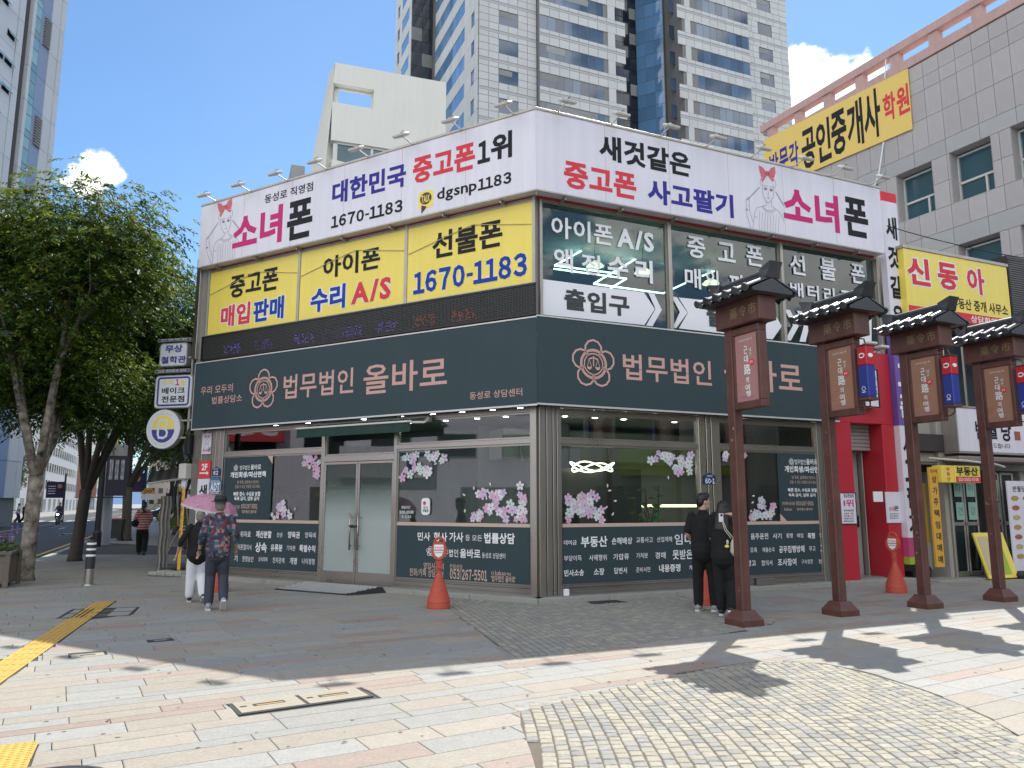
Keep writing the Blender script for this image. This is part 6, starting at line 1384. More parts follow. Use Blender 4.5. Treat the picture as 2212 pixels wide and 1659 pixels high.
# ================================================================ TREES
bark = mat('bark_grey_brown', (.065, .055, .046), .9, var=.3, vs=7, bump=.5, bs=25); barkp = mat('bark_patchy_pale', (.20, .175, .145), .9, var=1.9, vs=6, bump=.4, bs=25)
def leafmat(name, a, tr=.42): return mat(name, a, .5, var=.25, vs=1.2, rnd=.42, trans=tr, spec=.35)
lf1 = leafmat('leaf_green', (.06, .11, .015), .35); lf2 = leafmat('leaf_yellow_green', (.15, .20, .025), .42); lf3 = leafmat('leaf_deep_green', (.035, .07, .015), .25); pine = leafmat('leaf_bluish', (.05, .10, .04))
def foliage(name, m_, parent, blobs, n, ll, seed, dens_pow=.55):
    rr = np.random.default_rng(seed); B_ = np.array([b[:6] for b in blobs], float); wgt = B_[:, 3] * B_[:, 4] * B_[:, 5]; wgt = wgt ** .8 / (wgt ** .8).sum()
    npray = max(1, n // 13); k = rr.choice(len(B_), npray, p=wgt); d = rr.normal(size=(npray, 3)); d /= np.linalg.norm(d, axis=1)[:, None]
    r = rr.random(npray) ** dens_pow; lump = 1 + .18 * np.sin(d[:, 0] * 5 + k * 1.7) * np.sin(d[:, 1] * 6 + k) + .12 * np.sin(d[:, 2] * 9 + k * .6)
    c = B_[k, :3] + d * B_[k, 3:] * (r * lump)[:, None]
    out = d * np.array([1, 1, .25]); out += rr.normal(scale=.5, size=out.shape); out[:, 2] *= .3; out /= np.linalg.norm(out, axis=1)[:, None]
    V, F = [], []; ng = 13
    t = np.linspace(0, 1, ng); L = ll * 3.3
    side = np.cross(out, [0, 0, 1.0]); side /= np.linalg.norm(side, axis=1)[:, None]
    P = c[:, None, :] + out[:, None, :] * (t * L)[None, :, None]; P[:, :, 2] -= (t ** 2 * L * .55)[None, :]
    s = np.where(np.arange(ng) % 2, 1, -1)[None, :, None]
    ld = side[:, None, :] * s * .75 + out[:, None, :] * .55 + rr.normal(scale=.28, size=P.shape); ld[:, :, 2] -= .38; ld /= np.linalg.norm(ld, axis=2)[:, :, None]
    wd = np.cross(ld, rr.normal(size=P.shape) * .35 + np.array([0, 0, 1.0])); wd /= np.linalg.norm(wd, axis=2)[:, :, None]
    le = ll * rr.uniform(.7, 1.25, size=P.shape[:2])[:, :, None]
    p0 = P; p1 = P + ld * le * .45 + wd * le * .2; p2 = P + ld * le; p2[:, :, 2] -= .12 * le[:, :, 0]; p3 = P + ld * le * .45 - wd * le * .2
    A = np.stack([p0, p1, p2, p3], axis=2).reshape(-1, 3) - np.array(org(parent))
    nq = len(A) // 4; me = bpy.data.meshes.new(name); me.vertices.add(len(A)); me.vertices.foreach_set('co', A.ravel()); me.loops.add(nq * 4); me.loops.foreach_set('vertex_index', np.arange(nq * 4)); me.polygons.add(nq); me.polygons.foreach_set('loop_start', np.arange(nq) * 4); me.polygons.foreach_set('loop_total', np.full(nq, 4)); me.update(); me.materials.append(m_)
    o = bpy.data.objects.new(name, me); COL.objects.link(o); o.parent = parent; return o
def tree(label, x, y, tr, blobs, n, ll, seed, bm=bark, lean=(0, 0), fork=2.1, mix=(lf1, lf2, lf3), group='street trees along the left kerb'):
    t = thing('street_tree', label, 'tree', (x, y, 0), group); rr = random.Random(seed); mb = MB()
    fx, fy = x + lean[0], y + lean[1]
    mb.tube([(x, y, -.05), (x + lean[0] * .1, y, .15), (x + lean[0] * .5, y + lean[1] * .5, fork * .5), (fx, fy, fork)], [tr * 1.35, tr * 1.05, tr * .95, tr * .95], 12)
    for k, b in enumerate(blobs):
        bx, by, bz = b[0], b[1], b[2]; mx = fx + (bx - fx) * .35 + rr.uniform(-.2, .2); my = fy + (by - fy) * .35; mz = fork + (bz - fork) * .5
        mb.tube([(fx, fy, fork - .15), (mx, my, mz), ((mx + bx) / 2 + rr.uniform(-.15, .15), (my + by) / 2, (mz + bz) / 2 + .15), (bx, by, bz + b[5] * .3)], [tr * .62, tr * .42, tr * .3, tr * .1], 7)
        for j in range(4):
            a = rr.uniform(0, 6.28); e = rr.uniform(.1, .9); q = (bx + math.cos(a) * b[3] * .75, by + math.sin(a) * b[4] * .75, bz + b[5] * .7 * math.sin(e) - .1)
            mb.tube([((mx + bx) / 2, (my + by) / 2, (mz + bz) / 2), ((mx + bx * 2 + q[0]) / 4, (my + by * 2 + q[1]) / 4, (mz + bz * 2 + q[2]) / 4 + .1), q], [tr * .25, tr * .16, tr * .05], 5)
    mb.build('trunk', bm, t, smooth=True)
    foliage('crown', mix[0], t, blobs, int(n * .5), ll, seed); foliage('crown', mix[1], t, [(b[0], b[1], b[2] + b[5] * .28, b[3] * .97, b[4] * .97, b[5] * .85) for b in blobs], int(n * .3), ll, seed + 1, .35); foliage('crown', mix[2], t, blobs, int(n * .2), ll, seed + 2, .8)  # sunlit crown top and dark interior are put into the leaf colours
    return t
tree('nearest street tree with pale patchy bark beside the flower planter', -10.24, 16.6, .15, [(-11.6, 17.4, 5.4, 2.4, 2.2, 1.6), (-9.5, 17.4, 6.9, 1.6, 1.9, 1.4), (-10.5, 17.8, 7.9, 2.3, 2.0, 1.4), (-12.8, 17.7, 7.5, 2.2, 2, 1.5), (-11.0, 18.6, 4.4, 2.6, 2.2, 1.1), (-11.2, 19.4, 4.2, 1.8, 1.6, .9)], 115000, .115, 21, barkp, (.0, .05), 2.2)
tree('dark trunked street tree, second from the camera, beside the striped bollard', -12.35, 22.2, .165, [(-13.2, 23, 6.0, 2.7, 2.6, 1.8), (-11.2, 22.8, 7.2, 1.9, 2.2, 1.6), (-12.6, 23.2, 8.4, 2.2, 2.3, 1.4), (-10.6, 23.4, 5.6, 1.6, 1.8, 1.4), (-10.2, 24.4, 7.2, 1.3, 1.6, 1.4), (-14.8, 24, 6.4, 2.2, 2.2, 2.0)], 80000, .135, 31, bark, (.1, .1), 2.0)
tree('third street tree from the camera, standing beside the wheeled bin', -16.9, 34.3, .2, [(-17.6, 35, 6.0, 3.2, 3.2, 2.0), (-14.8, 34.8, 7.4, 2.4, 2.6, 1.8), (-17, 35.5, 8.4, 2.8, 2.8, 1.6), (-14.6, 36, 5.2, 1.8, 2.0, 1.4)], 42000, .18, 41, bark, (-.1, 0), 2.3)
tree('forked street tree behind the bin, fourth from the camera', -17.4, 40.5, .18, [(-18.6, 42, 6.4, 3, 3, 2.2), (-15.6, 42, 6.6, 2.4, 3, 2.2)], 24000, .2, 51, bark, (.3, 0), 2.2)
tree('fifth street tree down the kerb', -22.8, 52, .2, [(-23.4, 53, 6.4, 3.6, 3.6, 2.6), (-20.4, 53, 7, 2.6, 3, 2.2)], 20000, .24, 61)
tree('sixth street tree down the kerb, near the bend', -28.5, 66, .2, [(-29, 67, 6.4, 4, 4, 2.8), (-25.5, 66, 6.0, 2.6, 3, 2.2)], 9000, .27, 71)
for i, (a, b_, lab) in enumerate(((3, 0, 'across the street outside the left picture edge'), (10, -1, 'across the street nearest the left picture edge'), (15.5, -.5, 'across the street, second from the left picture edge'), (21, 0, 'across the street between the two nearest trunks'), (34, 0, 'across the street behind the scooter rider'), (48, 0, 'across the street left of the banner pole'), (64, 0, 'across the street, far one by the crossing'))):
    p = ro.w(-14.6 + b_, a, 0); tree('street tree ' + lab, p[0], p[1], .2, [(p[0] + .3, p[1], 6.2, 3.4, 3.4, 2.3), (p[0] - 1.2, p[1] + 1, 7.8, 2.8, 2.8, 1.8), (p[0] + 1.6, p[1], 5.0, 2.4, 2.4, 1.7), (p[0], p[1], 4.2, 2.6, 2.6, 1.1)], 30000, .3, 80 + i, bark, (0, 0), 2.2, (lf3, lf1, lf3), 'street trees on the far side of the street')
for i, (x, y, h, lab) in enumerate(((-33, 92, 7.5, 'pine tree at the far bend left of the round sign'), (-36.5, 96, 8.5, 'pine tree at the far bend behind the traffic signs'), (-29, 100, 6.5, 'low pine tree at the far bend right of the traffic signs'))):
    tree(lab, x, y, .16, [(x, y, h * .55, 2.6, 2.6, .8), (x + .8, y, h * .75, 2.2, 2.2, .7), (x - 1, y, h * .95, 2.0, 2.0, .8), (x + 1.4, y, h * .4, 2.2, 2.2, .6)], 6000, .3, 95 + i, bark, (0, 0), 1.8, (pine, pine, lf3), 'pine trees at the bend')

# ================================================================ PROJECTING SIGNS AT THE LEFT END
Q = FR(-7.6, 17.8, 104)
nav2 = mat('sign_navy', (.05, .05, .25), .4, var=.04); sw_ = mat('sign_face_white', (.72, .73, .78), .4, var=.03); gry = mat('sign_return_grey', (.35, .34, .32), .5, var=.08)
def qx(x, y, out=0): return Q.q(*rs2(x, y), out)
def boxsign(label, cat, a, b, m, r=.0, th=.16, frame=None):
    (x0, z0), (x1, z1) = qx(*a), qx(*b); z0, z1 = min(z0, z1), max(z0, z1); t = thing('projecting_sign', label, cat, Q.w(x1, 0, z0)); pts = rrect(x0, x1, z0, z1, r) if r else [(x0, z0), (x1, z0), (x1, z1), (x0, z1)]
    MB(Q).prism(pts, .0, th).build('box', frame or gry, t); s_ = .02; pts2 = rrect(x0 + s_, x1 - s_, z0 + s_, z1 - s_, r) if r else [(x0 + s_, z0 + s_), (x1 - s_, z0 + s_), (x1 - s_, z1 - s_), (x0 + s_, z1 - s_)]
    MB(Q).prism(pts2, -.006, .0).build('face', m, t); return t, (x0, x1, z0, z1)
def TQx(t, s, a, b, m, bo, dg=False, lift=.01): (xa, za), (xb, zb) = qx(*a), qx(*b); TX(Q, s, xa, xb, min(za, zb), max(za, zb), -lift, t, m, bo, dg)
t, _ = boxsign('thin navy strip sign at the top of the projecting signs', 'sign', (352, 262), (745, 205), nav2); TQx(t, '인생무상', (388, 250), (705, 212), sw_, .02)
t, _ = boxsign('white rounded projecting sign with two lines of navy letters', 'sign', (365, 552), (706, 262), sw_, .07); TQx(t, '무상', (440, 390), (650, 288), nav2, .036); TQx(t, '철학관', (388, 518), (690, 418), nav2, .036)
t, _ = boxsign('thin navy strip sign between the two projecting signs', 'sign', (318, 628), (725, 570), nav2); TQx(t, '인생 제반문제 상담', (355, 618), (692, 582), sw_, .02)
t, (x0, x1, z0, z1) = boxsign('white projecting sign with navy border and yellow and black letters', 'sign', (303, 1045), (770, 640), sw_, .08)
MB(Q).ribbon(rrect(x0 + .09, x1 - .09, z0 + .07, z1 - .06, .06), .045, -.009, True).build('border', nav2, t)
TQx(t, '수제', (405, 768), (540, 705), yel, .03); TQx(t, '1', (562, 770), (610, 695), red_ink, .036, True); TQx(t, '호', (618, 772), (682, 708), yel, .03); TQx(t, '베이크', (400, 875), (675, 788), ink, .028); TQx(t, '전문점', (396, 975), (668, 888), ink, .028)
cx, cz = qx(415, 1285); r_ = .465
t = thing('round_sign', 'round white sign with yellow and navy emblem below the projecting signs', 'sign', Q.w(cx, 0, cz))
MB(Q).prism(circ(cx, cz, r_, n=40), 0, .14).build('box', gry, t); MB(Q).prism(circ(cx, cz, r_ - .012, n=40), -.006, 0).build('face', sw_, t)
MB(Q).prism(circ(cx, cz + .012, r_ * .66, n=20, a0=0, a1=180), -.010, -.007).build('half_disc', yel, t); MB(Q).prism(circ(cx, cz - .012, r_ * .66, n=20, a0=180, a1=360), -.010, -.007).build('half_disc', nav2, t)
bb_ = MB(Q); bb_.ribbon([(cx - .02, cz + .21), (cx - .11, cz + .2), (cx - .13, cz + .12), (cx - .13, cz - .12), (cx - .1, cz - .2), (cx + .02, cz - .21), (cx + .1, cz - .17), (cx + .12, cz - .08), (cx + .08, cz - .01), (cx + .0, cz), (cx + .07, cz + .02), (cx + .1, cz + .1), (cx + .08, cz + .18), (cx, cz + .21), (cx - .04, cz + .21)], .06, -.014); bb_.build('letter_mark', sw_, t)
pe = mat('ink_pale_gold', (.6, .58, .42), .5, var=0)
for k, ch in enumerate('BAKE OUT'):
    if ch == ' ': continue
    a = rad(122 - k * 9.2); x, z = cx + r_ * .8 * math.cos(a), cz + r_ * .8 * math.sin(a); TX(Q, ch, x - .018, x + .018, z - .03, z + .03, -.01, t, pe, .014)
for k, ch in enumerate('수제1호베이크전문점'):
    a = rad(222 + k * 10.6); x, z = cx + r_ * .82 * math.cos(a), cz + r_ * .82 * math.sin(a); TX(Q, ch, x - .022, x + .022, z - .024, z + .024, -.01, t, pe, .008)
t = thing('sign_mast', 'steel mounting rail holding the stacked projecting signs to the building end', 'sign mount', Q.w(.15, .1, 3))
mb = MB(Q)
for z in (3.1, 3.5, 4.0, 4.5, 5.0, 5.4): mb.box(-.2, .55, .05, .09, z, z + .04)
mb.box(.02, .07, .05, .1, 3.0, 5.6); mb.build('rail', gry, t)
# wall clutter at the building's left end
e_ = LF.w(-8.98, 0, 0)
t = thing('wall_meter', 'white electricity meter box with hanging cables on the building end', 'meter box', LF.w(-9.05, -.1, 2.2)); MB(LF).box(-9.2, -8.96, -.2, .05, 2.15, 2.5, .02).build('box', fl_w, t); MB(LF).box(-9.1, -8.96, -.15, .0, 2.7, 3.15, .01).build('box', blackmetal, t)
rr = random.Random(2)
for k in range(5): MB(LF).tube([(-9.0 - .02 * k, -.1, 3.3), (-9.08 - rr.random() * .1, -.14, 2.9), (-8.98 - rr.random() * .14, -.12, 2.6), (-9.08, -.1, 2.4)], .009, 4).build('cable', blackmetal, t)
t = thing('yellow_sign_strip', 'narrow yellow vertical sign leaning on the building end behind the old couple', 'sign', LF.w(-9.2, -.1, .1)); MB(LF).box(-9.17, -9.07, -.1, -.06, .12, 2.0, .02).build('plate', _M['sheet_orange'], t); MB(LF).prism(circ(-9.12, 2.05, .08, .14, 16), -.1, -.06).build('top_plate', sw_, t)
for k, ch in enumerate('수제베이크전문점'): TX(LF, ch, -9.15, -9.09, 1.75 - k * .17, 1.86 - k * .17, -.104, t, _M['ink_brick'], .014)
t = thing('floor_rug_pile', 'small pile of stones and cloth at the foot of the building end', 'rubble pile', LF.w(-9.3, -.3, 0), None)
for k in range(4): MB(LF).box(-9.7 + k * .22, -9.42 + k * .22, -.45 + .05 * k, -.1, -.0, .1 + .03 * (k % 2), .03).build('block', st, t)

# ================================================================ STALL AWNING ON POLES
SA = FR(-8.02, 19.34, 68)
t = thing('stall_awning', 'low striped brown awning on thin poles beside the building end', 'awning', SA.w(-.5, 0, 0))
awb = mat('awning_brown', (.13, .115, .10), .8, var=.1); aws = mat('awning_stripe', (.45, .43, .4), .8, var=.1)
for k in range(12):
    x0, x1 = -.98 + k * .105, -.98 + (k + 1) * .105; m_ = awb if k % 2 else mat('awning_dark', (.06, .055, .05), .8)
    MB(SA).add([(x0, -.5, 2.08 + .02 * k), (x1, -.5, 2.1 + .02 * k), (x1, .9, 2.42 + .02 * k), (x0, .9, 2.4 + .02 * k), (x0, -.5, 2.06 + .02 * k), (x1, -.5, 2.08 + .02 * k), (x1, .9, 2.4 + .02 * k), (x0, .9, 2.38 + .02 * k)], [(0, 1, 2, 3), (4, 7, 6, 5), (0, 4, 5, 1), (2, 6, 7, 3), (0, 3, 7, 4), (1, 5, 6, 2)]).build('fabric_stripe', m_, t)
for k in range(16):
    y0 = -.5 + k * .0875; MB(SA).quad((-.98, y0, 2.08 + .02 * k), (-.98, y0 + .07, 2.1 + .02 * k), (-1.01, y0 + .07, 1.93 + .02 * k), (-1.01, y0, 1.91 + .02 * k)).build('valance_stripe', aws if k % 2 else awb, t)
MB(SA).tube([(-.95, -.5, 2.07), (.28, -.5, 2.28)], .03, 6).build('front_bar', aws, t)
for pts in (((-.15, -.1, 0), (-.3, .1, 2.1)), ((-.1, .2, 0), (-.3, .1, 1.8)), ((.15, .3, 0), (-.1, .4, 1.75)), ((-.6, -.2, 0), (-.15, .0, 1.1)), ((-.2, .1, .05), (.25, .4, .5))): MB(SA).tube(pts, .02, 6).build('pole', alu, t)
MB(SA).tube([(-.22, .0, .95), (-.22, .0, 1.05)], .04, 8).build('clamp', blackmetal, t); MB(SA).tube([(-.55, -.3, .08), (-.0, -.2, .10)], .08, 10).build('ballast', mat('ballast_grey', (.1, .1, .1), .8), t)
cl = mat('cloth_grey_print', (.35, .32, .30), .8, var=.35, vs=5, trans=.1)
v = MB(SA); n = 14
for j in range(8):
    for i in range(n):
        f = lambda a, b: (-.64 + a / n * .24 + .012 * math.sin(b * 2), -.32 + .05 * math.sin(a * 1.3), .06 + b / 8 * 1.72); v.quad(f(i, j), f(i + 1, j), f(i + 1, j + 1), f(i, j + 1))
v.build('hanging_cloth', cl, t)

# ================================================================ STREET FURNITURE
def G_(px, py, z=0): r = ray(px, py); k = (z - CAM_H) / r[2]; return (r[0] * k, r[1] * k)
x, y = G_(191, 1264)
def bollard(label, x, y, s=1):
    t = thing('bollard', label, 'bollard', (x, y, 0)); MB().lathe(x, y, [(.115 * s, 0), (.11 * s, .02), (.085 * s, .03), (.085 * s, .32)], 20).build('steel_base', steel, t, smooth=False)
    MB().lathe(x, y, [(.087 * s, .32), (.087 * s, .86), (.08 * s, .88), (.0, .885)], 20).build('sleeve', mat('bollard_black', (.03, .032, .035), .5), t)
    for z in (.56, .68, .79): MB().lathe(x, y, [(.089 * s, z), (.089 * s, z + .04)], 20).build('reflective_band', wht, t)
bollard('black bollard with three white bands in the shaded pavement', x, y); x, y = G_(380, 1122); bollard('smaller striped bollard farther off behind the stall poles', -11.6, 27.5)
x, y = G_(208, 1178); x, y = -12.6, 24.3
x, y = G_(208, 1180)
t = thing('banner_pole', 'black street pole carrying a pink and a black banner', 'street pole', (x, y, 0)); MB().lathe(x, y, [(.15, 0), (.15, .5), (.11, .6), (.09, 9)], 12).build('pole', blackmetal, t)
BP = FR(x, y, 90 - 20); pk = mat('banner_salmon', (.48, .25, .19), .7, var=.05, vs=1); bk = mat('banner_black', (.03, .03, .045), .6, var=.1)
MB(BP).box(-.85, -.16, -.02, .02, 1.85, 3.42).build('banner', pk, t); MB(BP).box(.14, .88, -.02, .02, 1.9, 3.4).build('banner', bk, t); 
for z in (1.84, 3.42): MB(BP).tube([(-.88, 0, z), (.92, 0, z)], .02, 5).build('crossbar', blackmetal, t)
for k, s in enumerate(('DRUM', 'IHOLONGKI', 'DUOBECIN')): TX(BP, s, .24 + k * .2, .36 + k * .2, 2.5, 3.3, -.03, t, sw_, .014)
for z in (3.15, 3.0, 2.9, 2.45, 1.98): MB(BP).box(-.6, -.3, -.03, -.02, z, z + .04).build('print_line', _M['ink_brick'], t)
x, y = G_(225, 1178); t = thing('utility_pole', 'thick grey concrete utility pole behind the black banner pole', 'utility pole', (x, y, 0)); MB().lathe(x, y, [(.2, 0), (.18, 3), (.14, 12.5)], 16).build('pole', mat('concrete_pole', (.4, .42, .44), .8, var=.12, vs=2, bump=.05), t)
MB().box(x + .2, x + .55, y - .2, y + .2, 2.4, 3.9, .03).build('control_box', gry, t); MB().tube([(x + .2, y, 3.9), (x + .2, y, 8)], .03, 6).build('conduit', yel, t)
for z in (4.6, 5.4): MB().box(x - .2, x + .4, y - .2, y + .2, z, z + .25, .03).build('bracket', blackmetal, t)
x, y = G_(252, 1168); t = thing('wheeled_bin', 'black wheeled rubbish bin with red rim beside the third tree', 'bin', (x, y, 0))
rub = mat('bin_black', (.03, .032, .03), .5); MB().add([(x - .27, y - .25, .1), (x + .27, y - .25, .1), (x + .27, y + .25, .1), (x - .27, y + .25, .1), (x - .34, y - .3, .9), (x + .34, y - .3, .9), (x + .34, y + .3, .9), (x - .34, y + .3, .9)], [(3, 2, 1, 0), (0, 1, 5, 4), (1, 2, 6, 5), (2, 3, 7, 6), (3, 0, 4, 7), (4, 5, 6, 7)]).build('body', rub, t)
MB().box(x - .37, x + .37, y - .33, y + .33, .9, .96, .02).build('lid', mat('bin_red', (.3, .04, .03), .5), t)
for s in (-1, 1): MB().tube([(x - .34 + s * .6, y - .3, .1), (x - .34 + s * .6, y - .22, .1)], .1, 12).build('wheel', blackmetal, t)
# planter with flowers
PF = FR(-9.72, 15.2, 67.2)
t = thing('flower_planter', 'wooden slatted planter box full of pink and purple flowers', 'planter', PF.w(-.8, 0, 0)); wd = mat('planter_wood', (.15, .125, .10), .8, var=.25, vs=8, rnd=.15, bump=.2, bs=30)
for k in range(7): x0 = -1.9 + k * .27; MB(PF).box(x0 + .004, x0 + .262, -.03, .0, .08, .62, .005).build('plank', wd, t)
for k in range(7): y0 = .02 + k * .14; MB(PF).box(-.02, .01, y0 + .003, y0 + .137, .08, .62, .005).build('plank', wd, t)
for x0 in (-1.95, -.98, -.07): MB(PF).box(x0, x0 + .1, -.07, -.03, 0, .68, .008).build('post', wd, t)
MB(PF).box(.01, .06, .8, .95, 0, .68, .008).build('post', wd, t); MB(PF).box(-1.95, .05, -.08, .02, .62, .68, .008).build('rim', wd, t); MB(PF).box(-.05, .05, .02, 1.0, .62, .68, .008).build('rim', wd, t); MB(PF).box(-1.9, -.03, .0, .98, .05, .55).build('soil', mortar, t)
fo = foliage('leaves', lf1, t, [PF.w(-.35, .35, .78) + (.45, .35, .2), PF.w(-1.2, .4, .8) + (.6, .4, .2)], 5000, .05, 7); 
fl = [mat('petal_pink', (.6, .22, .3), .6, trans=.2), mat('petal_purple', (.25, .12, .42), .6, trans=.2), mat('petal_white', (.7, .65, .6), .6, trans=.2)]
rr = random.Random(8)
for k in range(90):
    x, y, z = rr.uniform(-1.8, .05), rr.uniform(.0, .8), rr.uniform(.8, 1.0); m_ = fl[k % 3]; mb = MB(PF); r_ = rr.uniform(.02, .045)
    if k % 3 == 1:
        for j in range(5): mb.lathe(x, y, [(.004, z + j * .035), (.018, z + j * .035 + .015), (.004, z + j * .035 + .03)], 6)
    else:
        for j in range(6): a = j * 1.047; mb.quad((x, y, z), (x + r_ * math.cos(a - .4), y + r_ * math.sin(a - .4), z + .012), (x + r_ * 1.2 * math.cos(a), y + r_ * 1.2 * math.sin(a), z + .004), (x + r_ * math.cos(a + .4), y + r_ * math.sin(a + .4), z + .012))
    mb.build('flower', m_, t)
# lamp head at the left picture edge
x, y = -11.0, 15.8; r = ray(22, 720); k = 15.8 / r[1]; t = thing('street_lamp', 'dark street lamp head reaching in from the left picture edge', 'street lamp', (r[0] * k - 2.2, 15.8, 0)); lx, lz = r[0] * k, CAM_H + r[2] * k
MB().lathe(lx - 2.2, 15.8, [(.12, 0), (.1, 1), (.07, lz + .3)], 12).build('pole', blackmetal, t); MB().tube([(lx - 2.2, 15.8, lz + .25), (lx - 1, 15.8, lz + .12), (lx - .2, 15.8, lz + .05)], .04, 8).build('arm', blackmetal, t)
MB().add([(lx - .5, 15.65, lz + .06), (lx + .0, 15.68, lz + .03), (lx + .14, 15.8, lz), (lx + .0, 15.92, lz + .03), (lx - .5, 15.95, lz + .06), (lx - .5, 15.65, lz), (lx + .0, 15.68, lz - .03), (lx + .14, 15.8, lz - .03), (lx, 15.92, lz - .03), (lx - .5, 15.95, lz)], [(0, 1, 2, 3, 4), (9, 8, 7, 6, 5), (0, 5, 6, 1), (1, 6, 7, 2), (2, 7, 8, 3), (3, 8, 9, 4), (4, 9, 5, 0)]).build('lamp_head', blackmetal, t)
MB().box(lx - .42, lx - .05, 15.7, 15.9, lz - .035, lz - .015).build('lens', fl_w, t)
# purple banners, signs, racks, fences farther on
def bann(label, px, py, Y, w_, h, m_, hang):
    r = ray(px, py); k = Y / r[1]; x, z = r[0] * k, CAM_H + r[2] * k; f = FR(x, Y, 90 - 22); t = thing('street_banner', label, 'banner', (x, Y, z)); MB(f).box(-w_ / 2, w_ / 2, -.02, .02, z - h / 2, z + h / 2).build('cloth', m_, t)
    MB(f).prism(circ(w_ * .22, z + h * .22, w_ * .13, n=14), -.035, -.022).build('moon', pk, t)
    for j in range(4): MB(f).box(-w_ * .4, w_ * .0, -.03, -.02, z + h * (.2 - j * .15), z + h * (.24 - j * .15)).build('print_line', sw_, t)
    MB().lathe(x + w_ / 2 + .1, Y, [(.12, -.1), (.08, z + h)], 8).build('pole', blackmetal, t)
pb = mat('banner_purple', (.035, .022, .07), .7, var=.3, vs=1)
bann('dark purple banner with a pale moon left of the stall awning', 282, 1042, 45, 1.5, 1.1, pb, 0); bann('dim purple banner across the street between the trunks', 120, 1058, 72, 1.5, 1.5, pb, 0); bann('small purple banner on a far lamp post above the umbrella', 368, 1082, 60, .7, 1.2, pb, 0)
t = thing('square_post_frame', 'black square frame post beside the round sign', 'street pole', (-18.5, 47.5, 0)); mb = MB(); mb.box(-17.1, -16.98, 47.5, 47.6, 0, 7.9); mb.box(-21, -16.98, 47.5, 47.6, 7.8, 7.92); mb.box(-20.9, -20.75, 47.5, 47.6, 0, 9.5); mb.build('frame', blackmetal, t)
def tsign(label, px, py, Y, kind):
    r = ray(px, py); k = Y / r[1]; x, z = r[0] * k, CAM_H + r[2] * k; f = FR(x, Y, 90 - 22); t = thing('traffic_sign', label, 'traffic sign', (x, Y, 0)); MB(f).lathe(0, 0, [(.035, 0), (.035, z)], 6).build('pole', alu, t)
    if kind == 0: MB(f).prism([(-.24, z - .18), (.24, z - .18), (0, z + .22)], -.05, -.03).build('plate', plt_blue, t); MB(f).prism([(-.07, z - .13), (.07, z - .13), (0, z + .06)], -.06, -.051).build('symbol', wht, t)
    elif kind == 1: MB(f).box(-.25, .25, -.05, -.03, z - .18, z + .18).build('plate', yel, t); MB(f).prism([(-.1, z - .1), (.1, z - .1), (0, z + .11)], -.06, -.051).build('symbol', plt_blue, t)
    else:
        MB(f).prism([(-.35, z - .05), (.35, z - .05), (.13, z + .22), (-.13, z + .22)], -.05, -.03).build('plate', _M['sheet_orange'], t); MB(f).ribbon(circ(-.09, z + .06, .06, n=12), .025, -.055, True).build('symbol', ink, t); MB(f).ribbon(circ(.1, z + .06, .06, n=12), .025, -.055, True).build('symbol', ink, t); MB(f).box(-.3, .3, -.05, -.03, z - .35, z - .08).build('text_plate', wht, t)
tsign('blue triangular crossing sign near the umbrella', 393, 1072, 52, 0); tsign('small yellow square school sign above the blue triangle', 394, 1056, 56, 1); tsign('orange bicycle warning sign with white text plate behind the trunks', 320, 1064, 38, 2)
# striped kerb barrier blocks and hedge box along the side path
t = thing('hedge_planter', 'long low planter box with clipped green hedge behind the stall', 'planter', (-12.4, 31, 0)); HP = FR(-11.2, 28.6, -22.8)
MB(HP).box(0, 14, .0, .9, 0, .62, .02).build('box', mat('planter_brown', (.09, .07, .06), .8), t); foliage('hedge', lf2, t, [HP.w(1.5 + k * 2.4, .45, .85) + (1.2, .6, .3) for k in range(6)], 9000, .07, 17)
ordn_ = ordn + ['ninth', 'tenth', 'eleventh', 'twelfth']
for k in range(12):
    mb = MB(HP); mb.box(-1.2 + k * .62, -.66 + k * .62, -.75, -.45, 0, .42, .05); t = thing('barrier_block', 'black and white striped barrier block in the row beside the hedge planter', 'barrier block', HP.w(-.9 + k * .62, -.6, 0), 'striped barrier blocks'); mb.build('block', rub, t); t['label'] = ordn_[k] + ' black and white striped barrier block from the near end of the hedge planter row'; MB(HP).box(-1.05 + k * .62, -.85 + k * .62, -.757, -.75, .06, .38).build('stripe', wht, t)
FN = FR(-20.5, 60, -22.8 + 60); t = thing('railing_fence', 'low white railing fence at the far end of the pavement', 'fence', FN.w(4, 0, 0)); mb = MB(FN)
for k in range(60): MB(FN).box(-3 + k * .2, -2.94 + k * .2, 0, .04, .1, 1.05).build('baluster', wht, t)
MB(FN).box(-3, 9, -.01, .05, 1.05, 1.12).build('rail', wht, t); MB(FN).box(-3, 9, -.01, .05, .1, .16).build('rail', wht, t)
t = thing('hedge', 'bright green hedge behind the white railing fence', 'hedge', FN.w(3, 3, 0)); foliage('leaves', lf2, t, [FN.w(-4 + k * 2, 4, .8) + (1.6, 1.2, .9) for k in range(9)], 8000, .14, 19)
